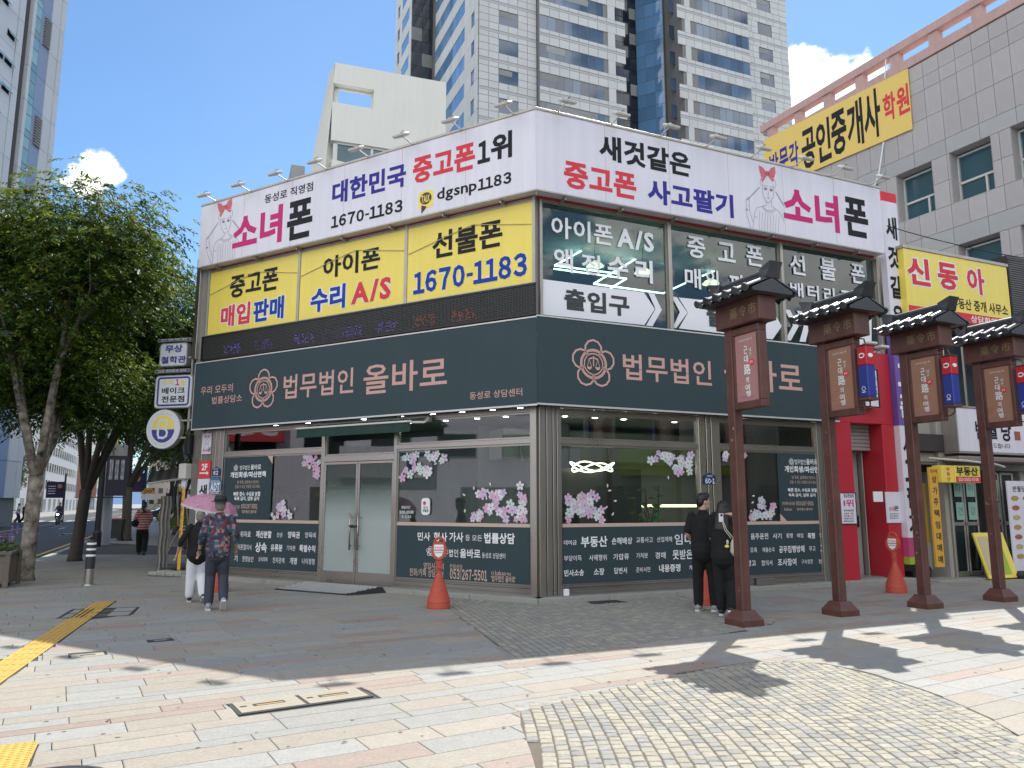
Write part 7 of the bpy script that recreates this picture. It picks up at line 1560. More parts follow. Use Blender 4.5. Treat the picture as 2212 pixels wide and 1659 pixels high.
for i, (px, Y, cm, lab) in enumerate(((380, 74, (.02, .03, .06), 'dark parked car far behind the fence left of the umbrella'), (401, 80, (.05, .06, .09), 'dark blue parked car far behind the fence next to the building'))):
    r = ray(px, 1090); x = r[0] / r[1] * Y; f = FR(x, Y, 60); t = thing('parked_car', lab, 'car', (x, Y, 0), None); cm_ = mat('car_paint_%d' % i, cm, .25, coat=.8)
    MB(f).prism([(-2.2, .35), (2.2, .35), (2.25, .75), (2.0, .9), (1.3, .98), (.7, 1.42), (-.9, 1.45), (-1.7, 1.0), (-2.2, .9)], -.85, .85).build('body', cm_, t); MB(f).prism([(1.15, .98), (.62, 1.36), (-.85, 1.38), (-1.5, 1.0)], -.87, .87).build('window', dkglass, t)
    for wx in (-1.4, 1.4):
        w_ = MB(f).tube([(wx, -.9, .33), (wx, -.7, .33)], .33, 16).build('wheel', rub, t); MB(f).tube([(wx, -.92, .33), (wx, -.9, .33)], .2, 12).build('rim', alu, w_)
# bicycles in a rack across the street
def bicycle(label, x, y, az, g):
    f = FR(x, y, az); t = thing('bicycle', label, 'bicycle', (x, y, 0), g)
    for wx in (-.5, .5): MB(f).tube([(wx + .33 * math.cos(a), 0, .35 + .33 * math.sin(a)) for a in [i * math.pi / 8 for i in range(17)]], .025, 5, False).build('wheel', rub, t)
    mb = MB(f)
    for p in (((-.5, 0, .35), (-.15, 0, .35)), ((-.15, 0, .35), (-.2, 0, .8)), ((-.2, 0, .75), (.38, 0, .8)), ((-.15, 0, .35), (.38, 0, .75)), ((.38, 0, .95), (.5, 0, .35)), ((-.5, 0, .35), (-.2, 0, .75))): mb.tube(p, .02, 5)
    mb.build('frame', mat('bike_paint', (.05, .07, .08), .4), t); MB(f).box(-.32, -.1, -.07, .07, .82, .88, .02).build('saddle', rub, t); MB(f).tube([(.38, -.25, 1.0), (.38, .25, 1.0)], .018, 5).build('handlebar', alu, t)
for k in range(9): p = ro.w(-14.2 + .1 * (k % 3), 36 + k * .75, 0); bicycle(ordn_[k] + ' dark bicycle from the left in the parked row across the street', p[0], p[1], -22.8 + 90 + 8 * (k % 3), 'bicycles across the street')
for k in range(5):
    p = ro.w(-14.3, 47 + k * 1.6, 0); t = thing('bike_rack', ordn_[k] + ' black and white herringbone rack panel from the left across the street', 'rack', (p[0], p[1], 0), 'rack panels across the street'); f = FR(p[0], p[1], -22.8 + 65)
    MB(f).box(-.6, .6, -.03, .03, .1, 1.5, .02).build('panel', wht, t)
    for j in range(5): MB(f).prism([(-.55, .3 + j * .24), (0, .42 + j * .24), (.55, .3 + j * .24), (.55, .2 + j * .24), (0, .32 + j * .24), (-.55, .2 + j * .24)], -.05, -.031).build('chevron', rub, t)

t = thing('overhead_wire', 'thin overhead wire sagging in front of the grey building above the yellow sign', 'wire', (9, 17, 7.6))
MB().tube([S.w(-1.0 + k * .55, -.2, 7.45 - .0 * k + .03 * (k - 6) ** 2 * .12) for k in range(14)], .012, 4).build('cable', blackmetal, t)
# ================================================================ PEOPLE
FUSE = []
def fuse(mb, name, m, parent, voxel=.011, it=3):
    me = mb.mesh(name, org(parent)); o = bpy.data.objects.new(name, me); COL.objects.link(o); me.materials.append(m)
    a = o.modifiers.new('r', 'REMESH'); a.mode = 'VOXEL'; a.voxel_size = voxel; b = o.modifiers.new('s', 'SMOOTH'); b.factor = .5; b.iterations = it
    o.parent = parent; ORG[o.name] = org(parent); FUSE.append(o); return o
def flush_fuse():
    dg = bpy.context.evaluated_depsgraph_get(); res = [(o, bpy.data.meshes.new_from_object(o.evaluated_get(dg))) for o in FUSE]
    for o, me in res:
        o.modifiers.clear(); old = o.data; me.name = old.name; o.data = me; me.shade_smooth(); bpy.data.meshes.remove(old)
def ell(mb, c, r, n=14, m=9, rot=None):
    V, F = [], []
    for i in range(m + 1):
        p = math.pi * i / m
        for k in range(n): a = 2 * math.pi * k / n; V.append(Vector((r[0] * math.sin(p) * math.cos(a), r[1] * math.sin(p) * math.sin(a), r[2] * math.cos(p))))
    if rot is not None: V = [rot @ v for v in V]
    for i in range(m):
        for k in range(n): k2 = (k + 1) % n; F.append((i * n + k, (i + 1) * n + k, (i + 1) * n + k2, i * n + k2))
    mb.add([(v.x + c[0], v.y + c[1], v.z + c[2]) for v in V], F)
def limb(mb, pts, rs, n=12):
    mb.tube(pts, rs, n)
    r0 = rs[0] if hasattr(rs, '__len__') else rs
    for p, r in ((pts[0], rs[0]), (pts[-1], rs[-1])):
        q = max(r) if hasattr(r, '__len__') else r; ell(mb, p, (q * .98, q * .98, q * .98), 10, 6)
skin = mat('skin', (.42, .26, .19), .5, var=.05, spec=.3); skin_f = mat('skin_fair', (.55, .36, .28), .5, var=.04, spec=.3)
eye = mat('eye_dark', (.02, .015, .015), .3, var=0)
def hand(mb, wrist, d, curl=.6, side=1, palm_n=None):
    """palm and five bent fingers along direction d"""
    d = Vector(d).normalized(); up = Vector(palm_n or (0, 1, 0)); s = d.cross(up).normalized(); up = s.cross(d).normalized(); w = Vector(wrist)
    mb.tube([w - d * .01, w + d * .03, w + d * .085], [(.022, .017), (.036, .015), (.038, .014)], 10)
    for k, (off, ln) in enumerate(((-.028, .058), (-.010, .068), (.010, .074), (.028, .066))):
        b = w + d * .08 + s * off; p1 = b + d * ln * .45 - up * curl * .008; p2 = p1 + (d * .8 - up * curl * .8).normalized() * ln * .32; p3 = p2 + (d * .35 - up * curl * 1.2).normalized() * ln * .28
        mb.tube([b - d * .012, b, p1, p2, p3], [.0085, .0092, .0088, .008, .0065], 7)
    b = w + d * .03 + s * .03 * side; mb.tube([b - s * .01 * side, b + s * .022 * side + d * .02, b + s * .034 * side + d * .045 - up * .012, b + s * .036 * side + d * .066 - up * .02], [.013, .0115, .010, .0075], 7)
def person(label, x, y, az, H, P, sk, cloth, hairfn, female=False, z=0):
    k = H / 1.72; f = FR(x, y, az + 90, z)
    class SF:
        @staticmethod
        def w(a, b, c): return f.w(a * k, b * k, c * k)
    t = thing('person', label, 'person', (x, y, z)); V3 = lambda p: Vector(p)
    sh = .165 if female else .185; hp = .085
    hip = P.get('pelvis', (0, 0, .93)); ch = P.get('chest', (0, .01, 1.30)); nk = P.get('neck', (0, .0, 1.47)); hd = P.get('head', (0, .03, 1.60))
    b = MB(SF)
    limb(b, [hip, ch, (nk[0], nk[1], nk[2] - .04)], [(.09, .13), (.095, .14), (.05, .07)]); limb(b, [(nk[0], nk[1] - .005, nk[2] - .05), (nk[0], nk[1], nk[2]), (hd[0], hd[1] - .02, hd[2] - .04)], [.055, .05, .052])
    yaw = P.get('yaw', 0); rot = Matrix.Rotation(yaw, 3, 'Z')
    ell(b, (hd[0], hd[1], hd[2] + .01), (.074, .093, .112), 16, 12, rot)
    j = rot @ Vector((0, .035, -.065)); ell(b, (hd[0] + j.x, hd[1] + j.y, hd[2] + j.z), (.052, .058, .05), 12, 8, rot)
    j = rot @ Vector((0, .098, -.008)); ell(b, (hd[0] + j.x, hd[1] + j.y, hd[2] + j.z), (.012, .018, .022), 8, 6, rot)
    for zz in (-.045, -.056): j = rot @ Vector((0, .088, zz)); ell(b, (hd[0] + j.x, hd[1] + j.y, hd[2] + j.z), (.024, .01, .006), 8, 5, rot)
    for s in (-1, 1): j = rot @ Vector((s * .074, -.003, -.005)); ell(b, (hd[0] + j.x, hd[1] + j.y, hd[2] + j.z), (.012, .02, .032), 8, 6, rot)
    for s, key in ((-1, 'l'), (1, 'r')):
        S_ = (ch[0] + s * sh, ch[1], 1.415); E_ = P.get(key + 'elbow', (s * .25, -.02, 1.13)); W_ = P.get(key + 'wrist', (s * .26, .06, .88)); dd = V3(W_) - V3(E_)
        limb(b, [S_, tuple((V3(S_) + V3(E_)) / 2), E_], [.047, .043, .036]); limb(b, [E_, tuple(V3(E_) + dd * .3), W_], [.036, .037, .023])
        hand(b, W_, P.get(key + 'hand', tuple(dd)), P.get('curl', .7), s * P.get('thumb', 1), P.get(key + 'palm', (-s, .2, 0)))
        Hj = (hip[0] + s * hp, hip[1], .9); K_ = P.get(key + 'knee', (s * .1, .02, .5)); A_ = P.get(key + 'ankle', (s * .1, 0, .09))
        limb(b, [Hj, tuple((V3(Hj) + V3(K_)) / 2), K_], [.085, .072, .052]); kd = V3(A_) - V3(K_); limb(b, [K_, tuple(V3(K_) + kd * .3), A_], [.05, .053, .034])
    bo = fuse(b, 'body', sk, t, .0095 * k, 2)
    e = MB(SF)
    for s in (-1, 1): j = rot @ Vector((s * .03, .083, .018)); ell(e, (hd[0] + j.x, hd[1] + j.y, hd[2] + j.z), (.011, .008, .007), 8, 5, rot)
    e.build('eyes', eye, t, smooth=True)
    # shirt
    c = cloth; m = MB(SF); lo = c.get('hem', .86); wd = c.get('w', 1)
    limb(m, [(hip[0], hip[1], lo + .03), (hip[0], hip[1], lo + .16), (ch[0], ch[1] + .005, ch[2] - .08), (ch[0], ch[1], ch[2] + .05), (nk[0], nk[1], 1.43)], [(.125 * wd, .185 * wd), (.12 * wd, .175 * wd), (.122 * wd, .18 * wd), (.1, .165), (.058, .085)], 16)
    for s, key in ((-1, 'l'), (1, 'r')):
        S_ = V3((ch[0] + s * (sh - .01), ch[1], 1.405)); E_ = V3(P.get(key + 'elbow', (s * .25, -.02, 1.13))); W_ = V3(P.get(key + 'wrist', (s * .26, .06, .88))); ln = c.get('sleeve', .9)
        if ln <= 1: limb(m, [tuple(S_), tuple(S_ + (E_ - S_) * ln)], [.062, .06 * wd])
        else: limb(m, [tuple(S_), tuple(E_), tuple(E_ + (W_ - E_) * (ln - 1))], [.061, .054, .047])
    so2 = fuse(m, c.get('top_name', 'shirt'), c['top'], t, .012 * k, 3)
    # collar
    MB(SF).tube([(nk[0] + .062 * math.cos(a), nk[1] + .058 * math.sin(a), nk[2] - .035 + .01 * math.sin(a)) for a in [i * math.pi / 8 for i in range(17)]], .012, 6, False).build('collar', c['top'], t, smooth=True)
    # trousers
    m = MB(SF); tw = c.get('leg', 1); limb(m, [(hip[0], hip[1], lo + .08), (hip[0], hip[1], .84)], [(.115, .165), (.12, .168)], 16)
    for s, key in ((-1, 'l'), (1, 'r')):
        Hj = V3((hip[0] + s * (hp - .005), hip[1], .86)); K_ = V3(P.get(key + 'knee', (s * .1, .02, .5))); A_ = V3(P.get(key + 'ankle', (s * .1, 0, .09))); A2 = K_ + (A_ - K_) * c.get('cuff', .93)
        limb(m, [tuple(Hj), tuple((Hj + K_) / 2), tuple(K_), tuple((K_ + A2) / 2), tuple(A2)], [.098, .09 * (.5 + tw / 2), .072 * tw, .068 * tw, .062 * tw])
    fuse(m, 'trousers', c['legs'], t, .012 * k, 3)
    # shoes
    for s, key in ((-1, 'l'), (1, 'r')):
        A_ = V3(P.get(key + 'ankle', (s * .1, 0, .09))); pit = P.get(key + 'pitch', 0); r3m = Matrix.Rotation(pit, 3, 'X'); q = lambda a, b_, c_: tuple(A_ + r3m @ Vector((a, b_, c_)))
        m = MB(SF); m.tube([q(0, -.085, -.035), q(0, -.06, -.03), q(0, .0, -.02), q(0, .08, -.04), q(0, .15, -.052), q(0, .175, -.058)], [(.02, .028), (.04, .036), (.05, .04), (.034, .045), (.024, .044), (.012, .03)], 10); m.tube([q(0, -.01, -.03), q(0, -.02, .03)], [.046, .043], 10)
        sh_ = m.build('shoe', c['shoe'], t, smooth=True)
        m = MB(SF); m.add([q(u, v, w_) for w_ in (-.088, -.058) for u, v in ((-.032, -.095), (.032, -.095), (.04, -.03), (.047, .1), (.03, .175), (-.03, .175), (-.047, .1), (-.04, -.03))], [tuple(range(8))[::-1], tuple(range(8, 16))] + [(i, (i + 1) % 8, (i + 1) % 8 + 8, i + 8) for i in range(8)]); m.build('sole', c['sole'], sh_)
    hairfn(SF, t, hd, rot)
    return t, SF
def hair_short(m_, top=.0, sides=.0):
    def fn(SF, t, hd, rot):
        m = MB(SF)
        for c_, r in (((0, -.018, .045), (.086, .1, .095)), ((0, -.05, -.0), (.08, .062, .085 + sides)), ((0, .05, .095), (.066, .045, .035 + top))):
            j = rot @ Vector(c_); ell(m, (hd[0] + j.x, hd[1] + j.y, hd[2] + j.z), r, 14, 10, rot)
        fuse(m, 'hair', m_, t, .009, 1)
    return fn
def hair_long(m_, L=.42):
    def fn(SF, t, hd, rot):
        m = MB(SF); j = rot @ Vector((0, -.015, .035)); ell(m, (hd[0] + j.x, hd[1] + j.y, hd[2] + j.z), (.092, .106, .105), 14, 10, rot)
        pts = [(hd[0], hd[1] - .05, hd[2]), (hd[0], hd[1] - .085, hd[2] - .15), (hd[0] - .01, hd[1] - .12, hd[2] - .3), (hd[0], hd[1] - .115, hd[2] - L)]
        m.tube(pts, [(.08, .095), (.06, .115), (.05, .12), (.02, .08)], 14); fuse(m, 'hair', m_, t, .01, 2)
    return fn
blackc = mat('cloth_black', (.007, .007, .008), .9, var=.15, vs=4, bump=.15, bs=12); whitec = mat('cloth_white', (.72, .72, .76), .8, var=.06, vs=3, bump=.2, bs=9); navyc = mat('cloth_navy', (.035, .038, .055), .75, var=.12, vs=4, bump=.2, bs=10)
hairb = mat('hair_black', (.012, .010, .010), .35, var=.2, bump=.3, bs=80); hairg = mat('hair_grey', (.20, .185, .17), .6, var=.3, vs=14, bump=.8, bs=45)
shoeg = mat('shoe_grey', (.3, .32, .34), .6, var=.2, vs=20); shoeb = mat('shoe_black', (.02, .02, .022), .5); solew = mat('sole_white', (.6, .6, .58), .6); soleg = mat('sole_dark', (.08, .08, .08), .7)
def patterned(name):
    m = mat(name, (.08, .07, .14), .8, var=0); t = m.node_tree; L = t.links.new; b = t.nodes['Principled BSDF']; tcn = t.nodes.new('ShaderNodeTexCoord'); last = None
    cur = (.045, .035, .085, 1)
    mix = None
    for sc_, thr, col, off in ((11, .62, (.17, .02, .03, 1), (0, 0, 0)), (14, .66, (.03, .11, .14, 1), (3, 1, 2)), (23, .74, (.26, .18, .17, 1), (1, 5, 1)), (17, .72, (.03, .03, .05, 1), (7, 2, 4))):
        v = t.nodes.new('ShaderNodeTexVoronoi'); v.distance = 'CHEBYCHEV'; v.inputs['Scale'].default_value = sc_; v.inputs['Randomness'].default_value = .55
        mp = t.nodes.new('ShaderNodeMapping'); mp.inputs['Location'].default_value = off; mp.inputs['Rotation'].default_value = (0, 0, .42); L(tcn.outputs['Object'], mp.inputs[0]); L(mp.outputs[0], v.inputs['Vector'])
        sx = t.nodes.new('ShaderNodeSeparateColor'); L(v.outputs['Color'], sx.inputs[0]); g = t.nodes.new('ShaderNodeMath'); g.operation = 'GREATER_THAN'; L(sx.outputs[0], g.inputs[0]); g.inputs[1].default_value = thr
        mx = t.nodes.new('ShaderNodeMix'); mx.data_type = 'RGBA'; L(g.outputs[0], mx.inputs[0]); mx.inputs[7].default_value = col
        if mix is None: mx.inputs[6].default_value = cur
        else: L(mix, mx.inputs[6])
        mix = mx.outputs[2]
    for l in list(b.inputs['Base Color'].links): t.links.remove(l)
    L(mix, b.inputs['Base Color']); return m
def striped(name, a, c, n=26):
    m = mat(name, a, .8, var=0); t = m.node_tree; L = t.links.new; b = t.nodes['Principled BSDF']; tcn = t.nodes.new('ShaderNodeTexCoord'); sp = t.nodes.new('ShaderNodeSeparateXYZ'); L(tcn.outputs['Object'], sp.inputs[0])
    s = t.nodes.new('ShaderNodeMath'); s.operation = 'MULTIPLY'; L(sp.outputs[2], s.inputs[0]); s.inputs[1].default_value = n; f = t.nodes.new('ShaderNodeMath'); f.operation = 'FRACT'; L(s.outputs[0], f.inputs[0]); g = t.nodes.new('ShaderNodeMath'); g.operation = 'GREATER_THAN'; L(f.outputs[0], g.inputs[0]); g.inputs[1].default_value = .5
    mx = t.nodes.new('ShaderNodeMix'); mx.data_type = 'RGBA'; L(g.outputs[0], mx.inputs[0]); mx.inputs[6].default_value = (*a, 1); mx.inputs[7].default_value = (*c, 1)
    for l in list(b.inputs['Base Color'].links): t.links.remove(l)
    L(mx.outputs[2], b.inputs['Base Color']); return m
# older man in a black hat
AZ = -24
walk1 = dict(pelvis=(0, 0, .93), chest=(0, .02, 1.29), neck=(0, .03, 1.46), head=(-.0, .06, 1.59), lelbow=(-.25, -.03, 1.13), lwrist=(-.27, .09, .90), relbow=(.26, -.06, 1.13), rwrist=(.27, .08, .92), lknee=(-.09, .06, .50), lankle=(-.10, -.06, .09), rknee=(.1, .02, .5), rankle=(.10, -.26, .16), rpitch=-.75)
t, SF = person('older man in black hat and red and blue patterned shirt walking away', -4.55, 12.15, AZ, 1.69, walk1, skin, dict(top=patterned('cloth_patterned'), sleeve=1.45, legs=navyc, shoe=shoeg, sole=solew, hem=.88, w=1.08, leg=1.12), hair_short(hairg))
hb = mat('hat_black', (.02, .02, .022), .7, var=.1)
ht = MB(SF); ht.lathe(0, .05, [(.155, 1.655), (.165, 1.66), (.15, 1.665), (.105, 1.668), (.103, 1.70), (.096, 1.745), (.075, 1.765), (.03, 1.755), (0, 1.75)], 24, .92, 1.1)
ho = ht.build('hat', hb, t, smooth=True); MB(SF).lathe(0, .05, [(.107, 1.67), (.107, 1.695)], 24, .92, 1.1).build('hat_band', blackc, ho)
MB(SF).tube([(-.27 + .03 * math.cos(a), .08 + .03 * math.sin(a), .905) for a in [i * .7 for i in range(10)]], .008, 6, False).build('wristband', blackc, t)
# older woman
walk2 = dict(pelvis=(0, 0, .93), chest=(0, .03, 1.28), neck=(0, .05, 1.45), head=(.02, .08, 1.58), lelbow=(-.30, -.06, 1.15), lwrist=(-.36, .02, .90), relbow=(.24, .0, 1.13), rwrist=(.2, .2, 1.1), lknee=(-.09, .04, .50), lankle=(-.10, .05, .09), rknee=(.09, .05, .5), rankle=(.13, -.22, .13), rpitch=-.6, yaw=-.3)
t, SF = person('older woman with short grey hair in black top and wide white trousers', -5.22, 13.05, AZ, 1.50, walk2, skin, dict(top=blackc, sleeve=1.35, legs=whitec, shoe=shoeb, sole=solew, hem=.84, w=1.1, leg=1.35, cuff=.9), hair_short(hairg, .01, .01), True)
MB(SF).tube([(.0 + .06 * math.cos(a), .045 + .055 * math.sin(a), 1.45) for a in [i * math.pi / 8 for i in range(17)]], .006, 5, False).build('necklace', mat('necklace_pink', (.5, .2, .15), .4), t)
# pink umbrella
ux, uy = -5.24, 13.5; U = FR(ux, uy, 90 - 24); ut = thing('umbrella', 'small pink flowered umbrella held open above the older couple', 'umbrella', (ux, uy, 0))
um = mat('umbrella_pink', (.72, .36, .50), .6, var=.25, vs=18, trans=.4); uw = mat('umbrella_white_lace', (.75, .7, .74), .6, trans=.4)
UC = Matrix.Rotation(.20, 3, 'Y') @ Matrix.Rotation(.1, 3, 'X')
def up(p): v = UC @ Vector(p); return (v.x, v.y, v.z + 1.52)
n = 8; cp = MB(U); rim = MB(U)
for k in range(n):
    for j in range(6):
        for i in range(4):
            def sp_(a, b):
                an = 2 * math.pi * (k + a / 4) / n; r = b / 6; sag = 1 - .06 * math.sin(math.pi * a / 4) * r; R0 = .47 * math.sin(r * 1.25) / math.sin(1.25) * sag; return up((R0 * math.cos(an), R0 * math.sin(an), .30 * math.cos(r * 1.35) - .065))
            cp.quad(sp_(i, j), sp_(i + 1, j), sp_(i + 1, j + 1), sp_(i, j + 1))
            if j == 5:
                q0, q1 = sp_(i, 6), sp_(i + 1, 6); rim.quad(q0, q1, (q1[0] * 1.02, q1[1] * 1.02, q1[2] - .035), (q0[0] * 1.02, q0[1] * 1.02, q0[2] - .035 - .012 * (i % 2)))
cp.build('canopy', um, ut, smooth=True); rim.build('lace_trim', uw, ut)
sg = MB(U)
rr = random.Random(6)
for k in range(60):
    an, r = rr.uniform(0, 6.28), rr.uniform(.15, .95); R0 = .47 * math.sin(r * 1.25) / math.sin(1.25); zc = .30 * math.cos(r * 1.35) - .058; q = .02
    sg.add([up((R0 * math.cos(an) + q * math.cos(b), R0 * math.sin(an) + q * math.sin(b), zc - .18 * (q * math.cos(b - an)) * r * 3)) for b in [i * 1.047 for i in range(6)]], [tuple(range(6))])
sg.build('flower_print', uw, ut, kind='stuff')
MB(U).tube([up((0, 0, .27)), up((0, 0, -.38))], .006, 6).build('shaft', alu, ut); MB(U).tube([up((0, 0, -.38)), up((0, 0, -.46))], .012, 8).build('handle', solew, ut)
for k in range(n): a = 2 * math.pi * k / n; MB(U).tube([up((0, 0, .2)), up((.44 * math.cos(a), .44 * math.sin(a), .025))], .003, 4).build('rib', alu, ut)
# young couple
AZ2 = 28
st1 = dict(pelvis=(0, 0, .95), chest=(.0, .02, 1.31), neck=(0, .03, 1.48), head=(.01, .05, 1.61), yaw=-.95, lelbow=(-.23, -.05, 1.14), lwrist=(-.2, .12, 1.0), relbow=(.25, -.08, 1.16), rwrist=(.33, .08, .96), lankle=(-.1, -.03, .09), rankle=(.12, .05, .09), lknee=(-.1, .0, .5), rknee=(.11, .05, .5))
person('young man with black hair in black polo and trousers facing the window', 2.92, 11.95, AZ2, 1.74, st1, skin_f, dict(top=blackc, sleeve=.85, legs=blackc, shoe=shoeg, sole=solew, hem=.84, w=1.08, leg=1.15), hair_short(hairb, .015, .0))
st2 = dict(pelvis=(0, 0, .93), chest=(0, .02, 1.29), neck=(0, .04, 1.46), head=(.0, .06, 1.59), yaw=.1, relbow=(.30, .02, 1.50), rwrist=(.10, -.02, 1.52), rhand=(-1, -.3, .02), rpalm=(0, -.3, 1), lelbow=(-.2, .08, 1.15), lwrist=(-.08, .22, 1.1), lankle=(-.06, .0, .09), rankle=(.12, -.16, .12), rpitch=-.5, lknee=(-.08, .02, .5), rknee=(.1, .04, .5))
t, SF = person('young woman with long black hair in black holding a phone to her head', 3.10, 11.5, AZ2, 1.64, st2, skin_f, dict(top=blackc, sleeve=.8, legs=blackc, shoe=shoeb, sole=solew, hem=.84, w=1.1, leg=1.3), hair_long(hairb, .42), True)
ph = thing('phone', 'white phone held beside the long black hair', 'phone', SF.w(.02, -.1, 1.47)); MB(SF).box(-.03, .04, -.105, -.095, 1.40, 1.53, .005).build('case', whitec, ph); MB(SF).box(.0, .03, -.11, -.105, 1.485, 1.52, .003).build('camera_bump', blackc, ph)
bgc = mat('bag_cream', (.6, .57, .48), .8, var=.08, bump=.1, bs=30); bg_ = thing('tote_bag', 'cream shoulder bag with cord strap and small yellow charm beside the gate post', 'bag', SF.w(.2, -.12, 1.0))
m_ = MB(SF); m_.tube([(.21, -.1, 1.16), (.22, -.11, 1.08), (.22, -.11, .96), (.22, -.1, .9)], [(.03, .05), (.05, .09), (.055, .1), (.03, .07)], 12); m_.build('bag_body', bgc, bg_, smooth=True)
MB(SF).tube([(.02, -.1, 1.42), (.06, -.13, 1.28), (.15, -.14, 1.16)], .006, 6).build('strap', bgc, bg_); MB(SF).tube([(.03, -.1, 1.42), (.09, -.13, 1.28), (.2, -.14, 1.15)], .006, 6).build('strap', bgc, bg_)
m_ = MB(SF); ell(m_, (.1, -.16, 1.1), (.02, .012, .04), 8, 6); m_.build('charm', bgc, bg_, smooth=True); m_ = MB(SF); ell(m_, (.09, -.17, 1.04), (.035, .012, .025), 8, 6); m_.build('charm', yel, bg_, smooth=True)
# street people
st3 = dict(chest=(0, .03, 1.3), head=(0, .06, 1.6), lelbow=(-.25, .02, 1.14), lwrist=(-.2, .2, 1.05), relbow=(.25, .02, 1.14), rwrist=(.2, .2, 1.05), lankle=(-.08, .14, .09), rankle=(.1, -.18, .12), rpitch=-.5, lknee=(-.09, .12, .5), rknee=(.1, .05, .5))
t, SF = person('woman with ponytail in red striped top and wide black trousers walking away', -11.72, 24.8, -20, 1.66, st3, skin, dict(top=striped('cloth_red_stripes', (.4, .05, .05), (.5, .36, .32), 13), sleeve=.9, legs=blackc, shoe=shoeb, sole=soleg, hem=.9, w=1.12, leg=1.4), hair_short(hairb, 0, .02), True)
MB(SF).tube([(0, -.06, 1.64), (.0, -.13, 1.55), (.01, -.13, 1.36)], [.03, .04, .015], 8).build('ponytail', hairb, t, smooth=True)
tb = thing('shoulder_bag', 'black shoulder bag on the hip of the woman in stripes', 'bag', SF.w(-.25, -.05, 1.0)); m_ = MB(SF); ell(m_, (-.22, -.1, 1.02), (.12, .09, .12), 12, 8); m_.build('bag_body', blackc, tb, smooth=True); MB(SF).tube([(-.2, -.1, 1.1), (-.1, -.14, 1.3), (.1, -.06, 1.43)], .012, 5).build('strap', blackc, tb)
t, SF = person('man in black shirt and shorts carrying a pale dog behind the stall cloth', -14.9, 33.5, 150, 1.72, st3, skin, dict(top=blackc, sleeve=.8, legs=blackc, shoe=shoeb, sole=soleg, hem=.86, w=1.1, leg=1.2, cuff=.1), hair_short(hairb))
dg = thing('dog', 'fluffy pale dog held in the arms of the man in black', 'dog', SF.w(0, .3, 1.05)); dm = mat('dog_fur', (.42, .34, .25), .9, var=.3, vs=12, bump=.5, bs=40); m_ = MB(SF)
limb(m_, [(-.16, .26, 1.03), (0, .28, 1.06), (.14, .26, 1.1)], [.085, .1, .085]); ell(m_, (.22, .28, 1.2), (.07, .08, .065)); ell(m_, (.25, .35, 1.18), (.03, .045, .03)); ell(m_, (.17, .27, 1.27), (.02, .015, .035)); ell(m_, (.26, .25, 1.27), (.02, .015, .035))
for a in (-.12, -.06, .08, .13): limb(m_, [(a, .3, 1.0), (a + .01, .34, .92), (a + .01, .36, .86)], [.03, .022, .02])
limb(m_, [(-.22, .26, 1.05), (-.28, .24, 1.14), (-.27, .22, 1.2)], [.03, .03, .02]); fuse(m_, 'body', dm, dg, .012, 2)
for i, (dx, top, legs, lab) in enumerate(((0, whitec, blackc, 'leftmost distant walker in a white top across the street'), (1.4, whitec, navyc, 'second distant walker from the left, white blouse, across the street'), (2.7, blackc, blackc, 'distant walker in dark clothes across the street'), (3.8, whitec, blackc, 'fourth distant walker, white shirt, nearest the patchy trunk'))):
    p = G_(22 + dx * 11, 1121); person(lab, p[0] * .8, p[1] * .8, 20 + 40 * i, 1.62, st3 if i % 2 else walk2, skin, dict(top=top, sleeve=.8, legs=legs, shoe=shoeb, sole=soleg, hem=.86, w=1.1, leg=1.5), hair_short(hairb, 0, .03), True)
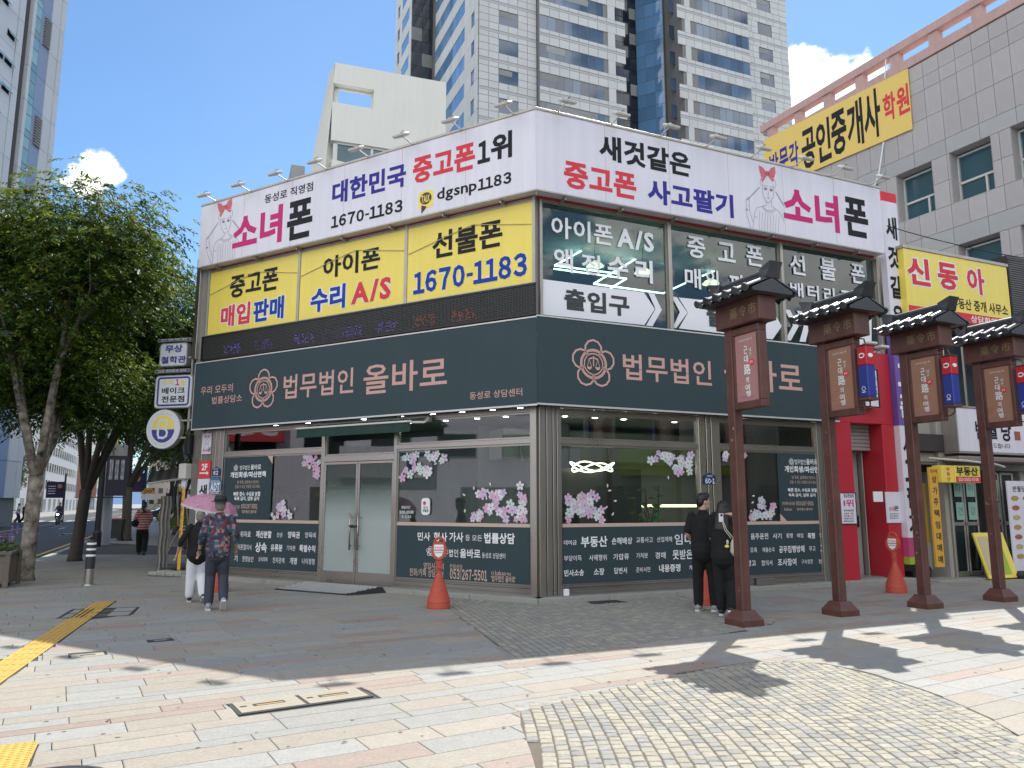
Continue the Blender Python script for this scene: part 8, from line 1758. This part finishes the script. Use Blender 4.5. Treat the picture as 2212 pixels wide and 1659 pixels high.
# scooter and rider
sx, sy = -35.2, 60.5; SC = FR(sx, sy, 157 - 90); st_ = thing('scooter', 'dark scooter with lit headlight coming down the street', 'scooter', (sx, sy, 0))
sm = mat('scooter_paint', (.03, .035, .05), .3, coat=.6)
for yy in (-.62, .62): w_ = MB(SC).tube([(-.06, yy, .27), (.06, yy, .27)], .27, 16).build('wheel', rub, st_); MB(SC).tube([(-.07, yy, .27), (.07, yy, .27)], .14, 10).build('rim', alu, w_)
MB(SC).add([(-.14, -.35, .3), (.14, -.35, .3), (.18, -.3, .75), (-.18, -.3, .75), (-.2, .7, .35), (.2, .7, .35), (.2, .75, .78), (-.2, .75, .78), (-.17, .1, .28), (.17, .1, .28), (.17, .1, .4), (-.17, .1, .4)], [(0, 1, 2, 3), (4, 7, 6, 5), (0, 8, 9, 1), (8, 4, 5, 9), (3, 2, 10, 11), (11, 10, 6, 7), (0, 3, 11, 8), (8, 11, 7, 4), (1, 9, 10, 2), (9, 5, 6, 10)]).build('body', sm, st_)
MB(SC).add([(-.2, -.42, .5), (.2, -.42, .5), (.14, -.5, .95), (-.14, -.5, .95), (-.16, -.3, .5), (.16, -.3, .5), (.1, -.38, 1.0), (-.1, -.38, 1.0)], [(0, 1, 2, 3), (4, 7, 6, 5), (0, 3, 7, 4), (1, 5, 6, 2), (3, 2, 6, 7)]).build('front_shield', sm, st_)
MB(SC).box(-.16, .16, .2, .8, .78, .86, .03).build('seat', rub, st_); MB(SC).tube([(-.33, -.3, 1.03), (.33, -.3, 1.03)], .018, 6).build('handlebar', blackmetal, st_)
m_ = MB(SC); ell(m_, (0, -.49, .78), (.08, .04, .06)); m_.build('headlight', mat('headlight_glow', (.9, .9, 1), .3, var=0, emit=(.8, .8, 1), es=14), st_, smooth=True)
ride = dict(pelvis=(0, -.05, .93), chest=(0, .02, 1.28), neck=(0, .04, 1.45), head=(0, .06, 1.58), lelbow=(-.26, .16, 1.12), lwrist=(-.28, .4, 1.08), relbow=(.26, .16, 1.12), rwrist=(.28, .4, 1.08), lknee=(-.14, .34, .82), lankle=(-.13, .30, .42), rknee=(.14, .34, .82), rankle=(.13, .30, .42))
rd_ = FR(sx, sy, 157 + 90 - 90); rp_ = SC.w(0, .45, 0)
person('rider in dark shirt and black helmet sitting on the scooter', rp_[0], rp_[1], 157 + 0, 1.7, ride, skin, dict(top=navyc, sleeve=.9, legs=blackc, shoe=shoeb, sole=soleg, hem=.88, leg=1.0), hair_short(hairb, .02, .02))
flush_fuse()
flush_text()
place_gates()
for t_, loc_, rz_ in CONES: t_.location = loc_; t_.rotation_euler = (0, 0, rz_)
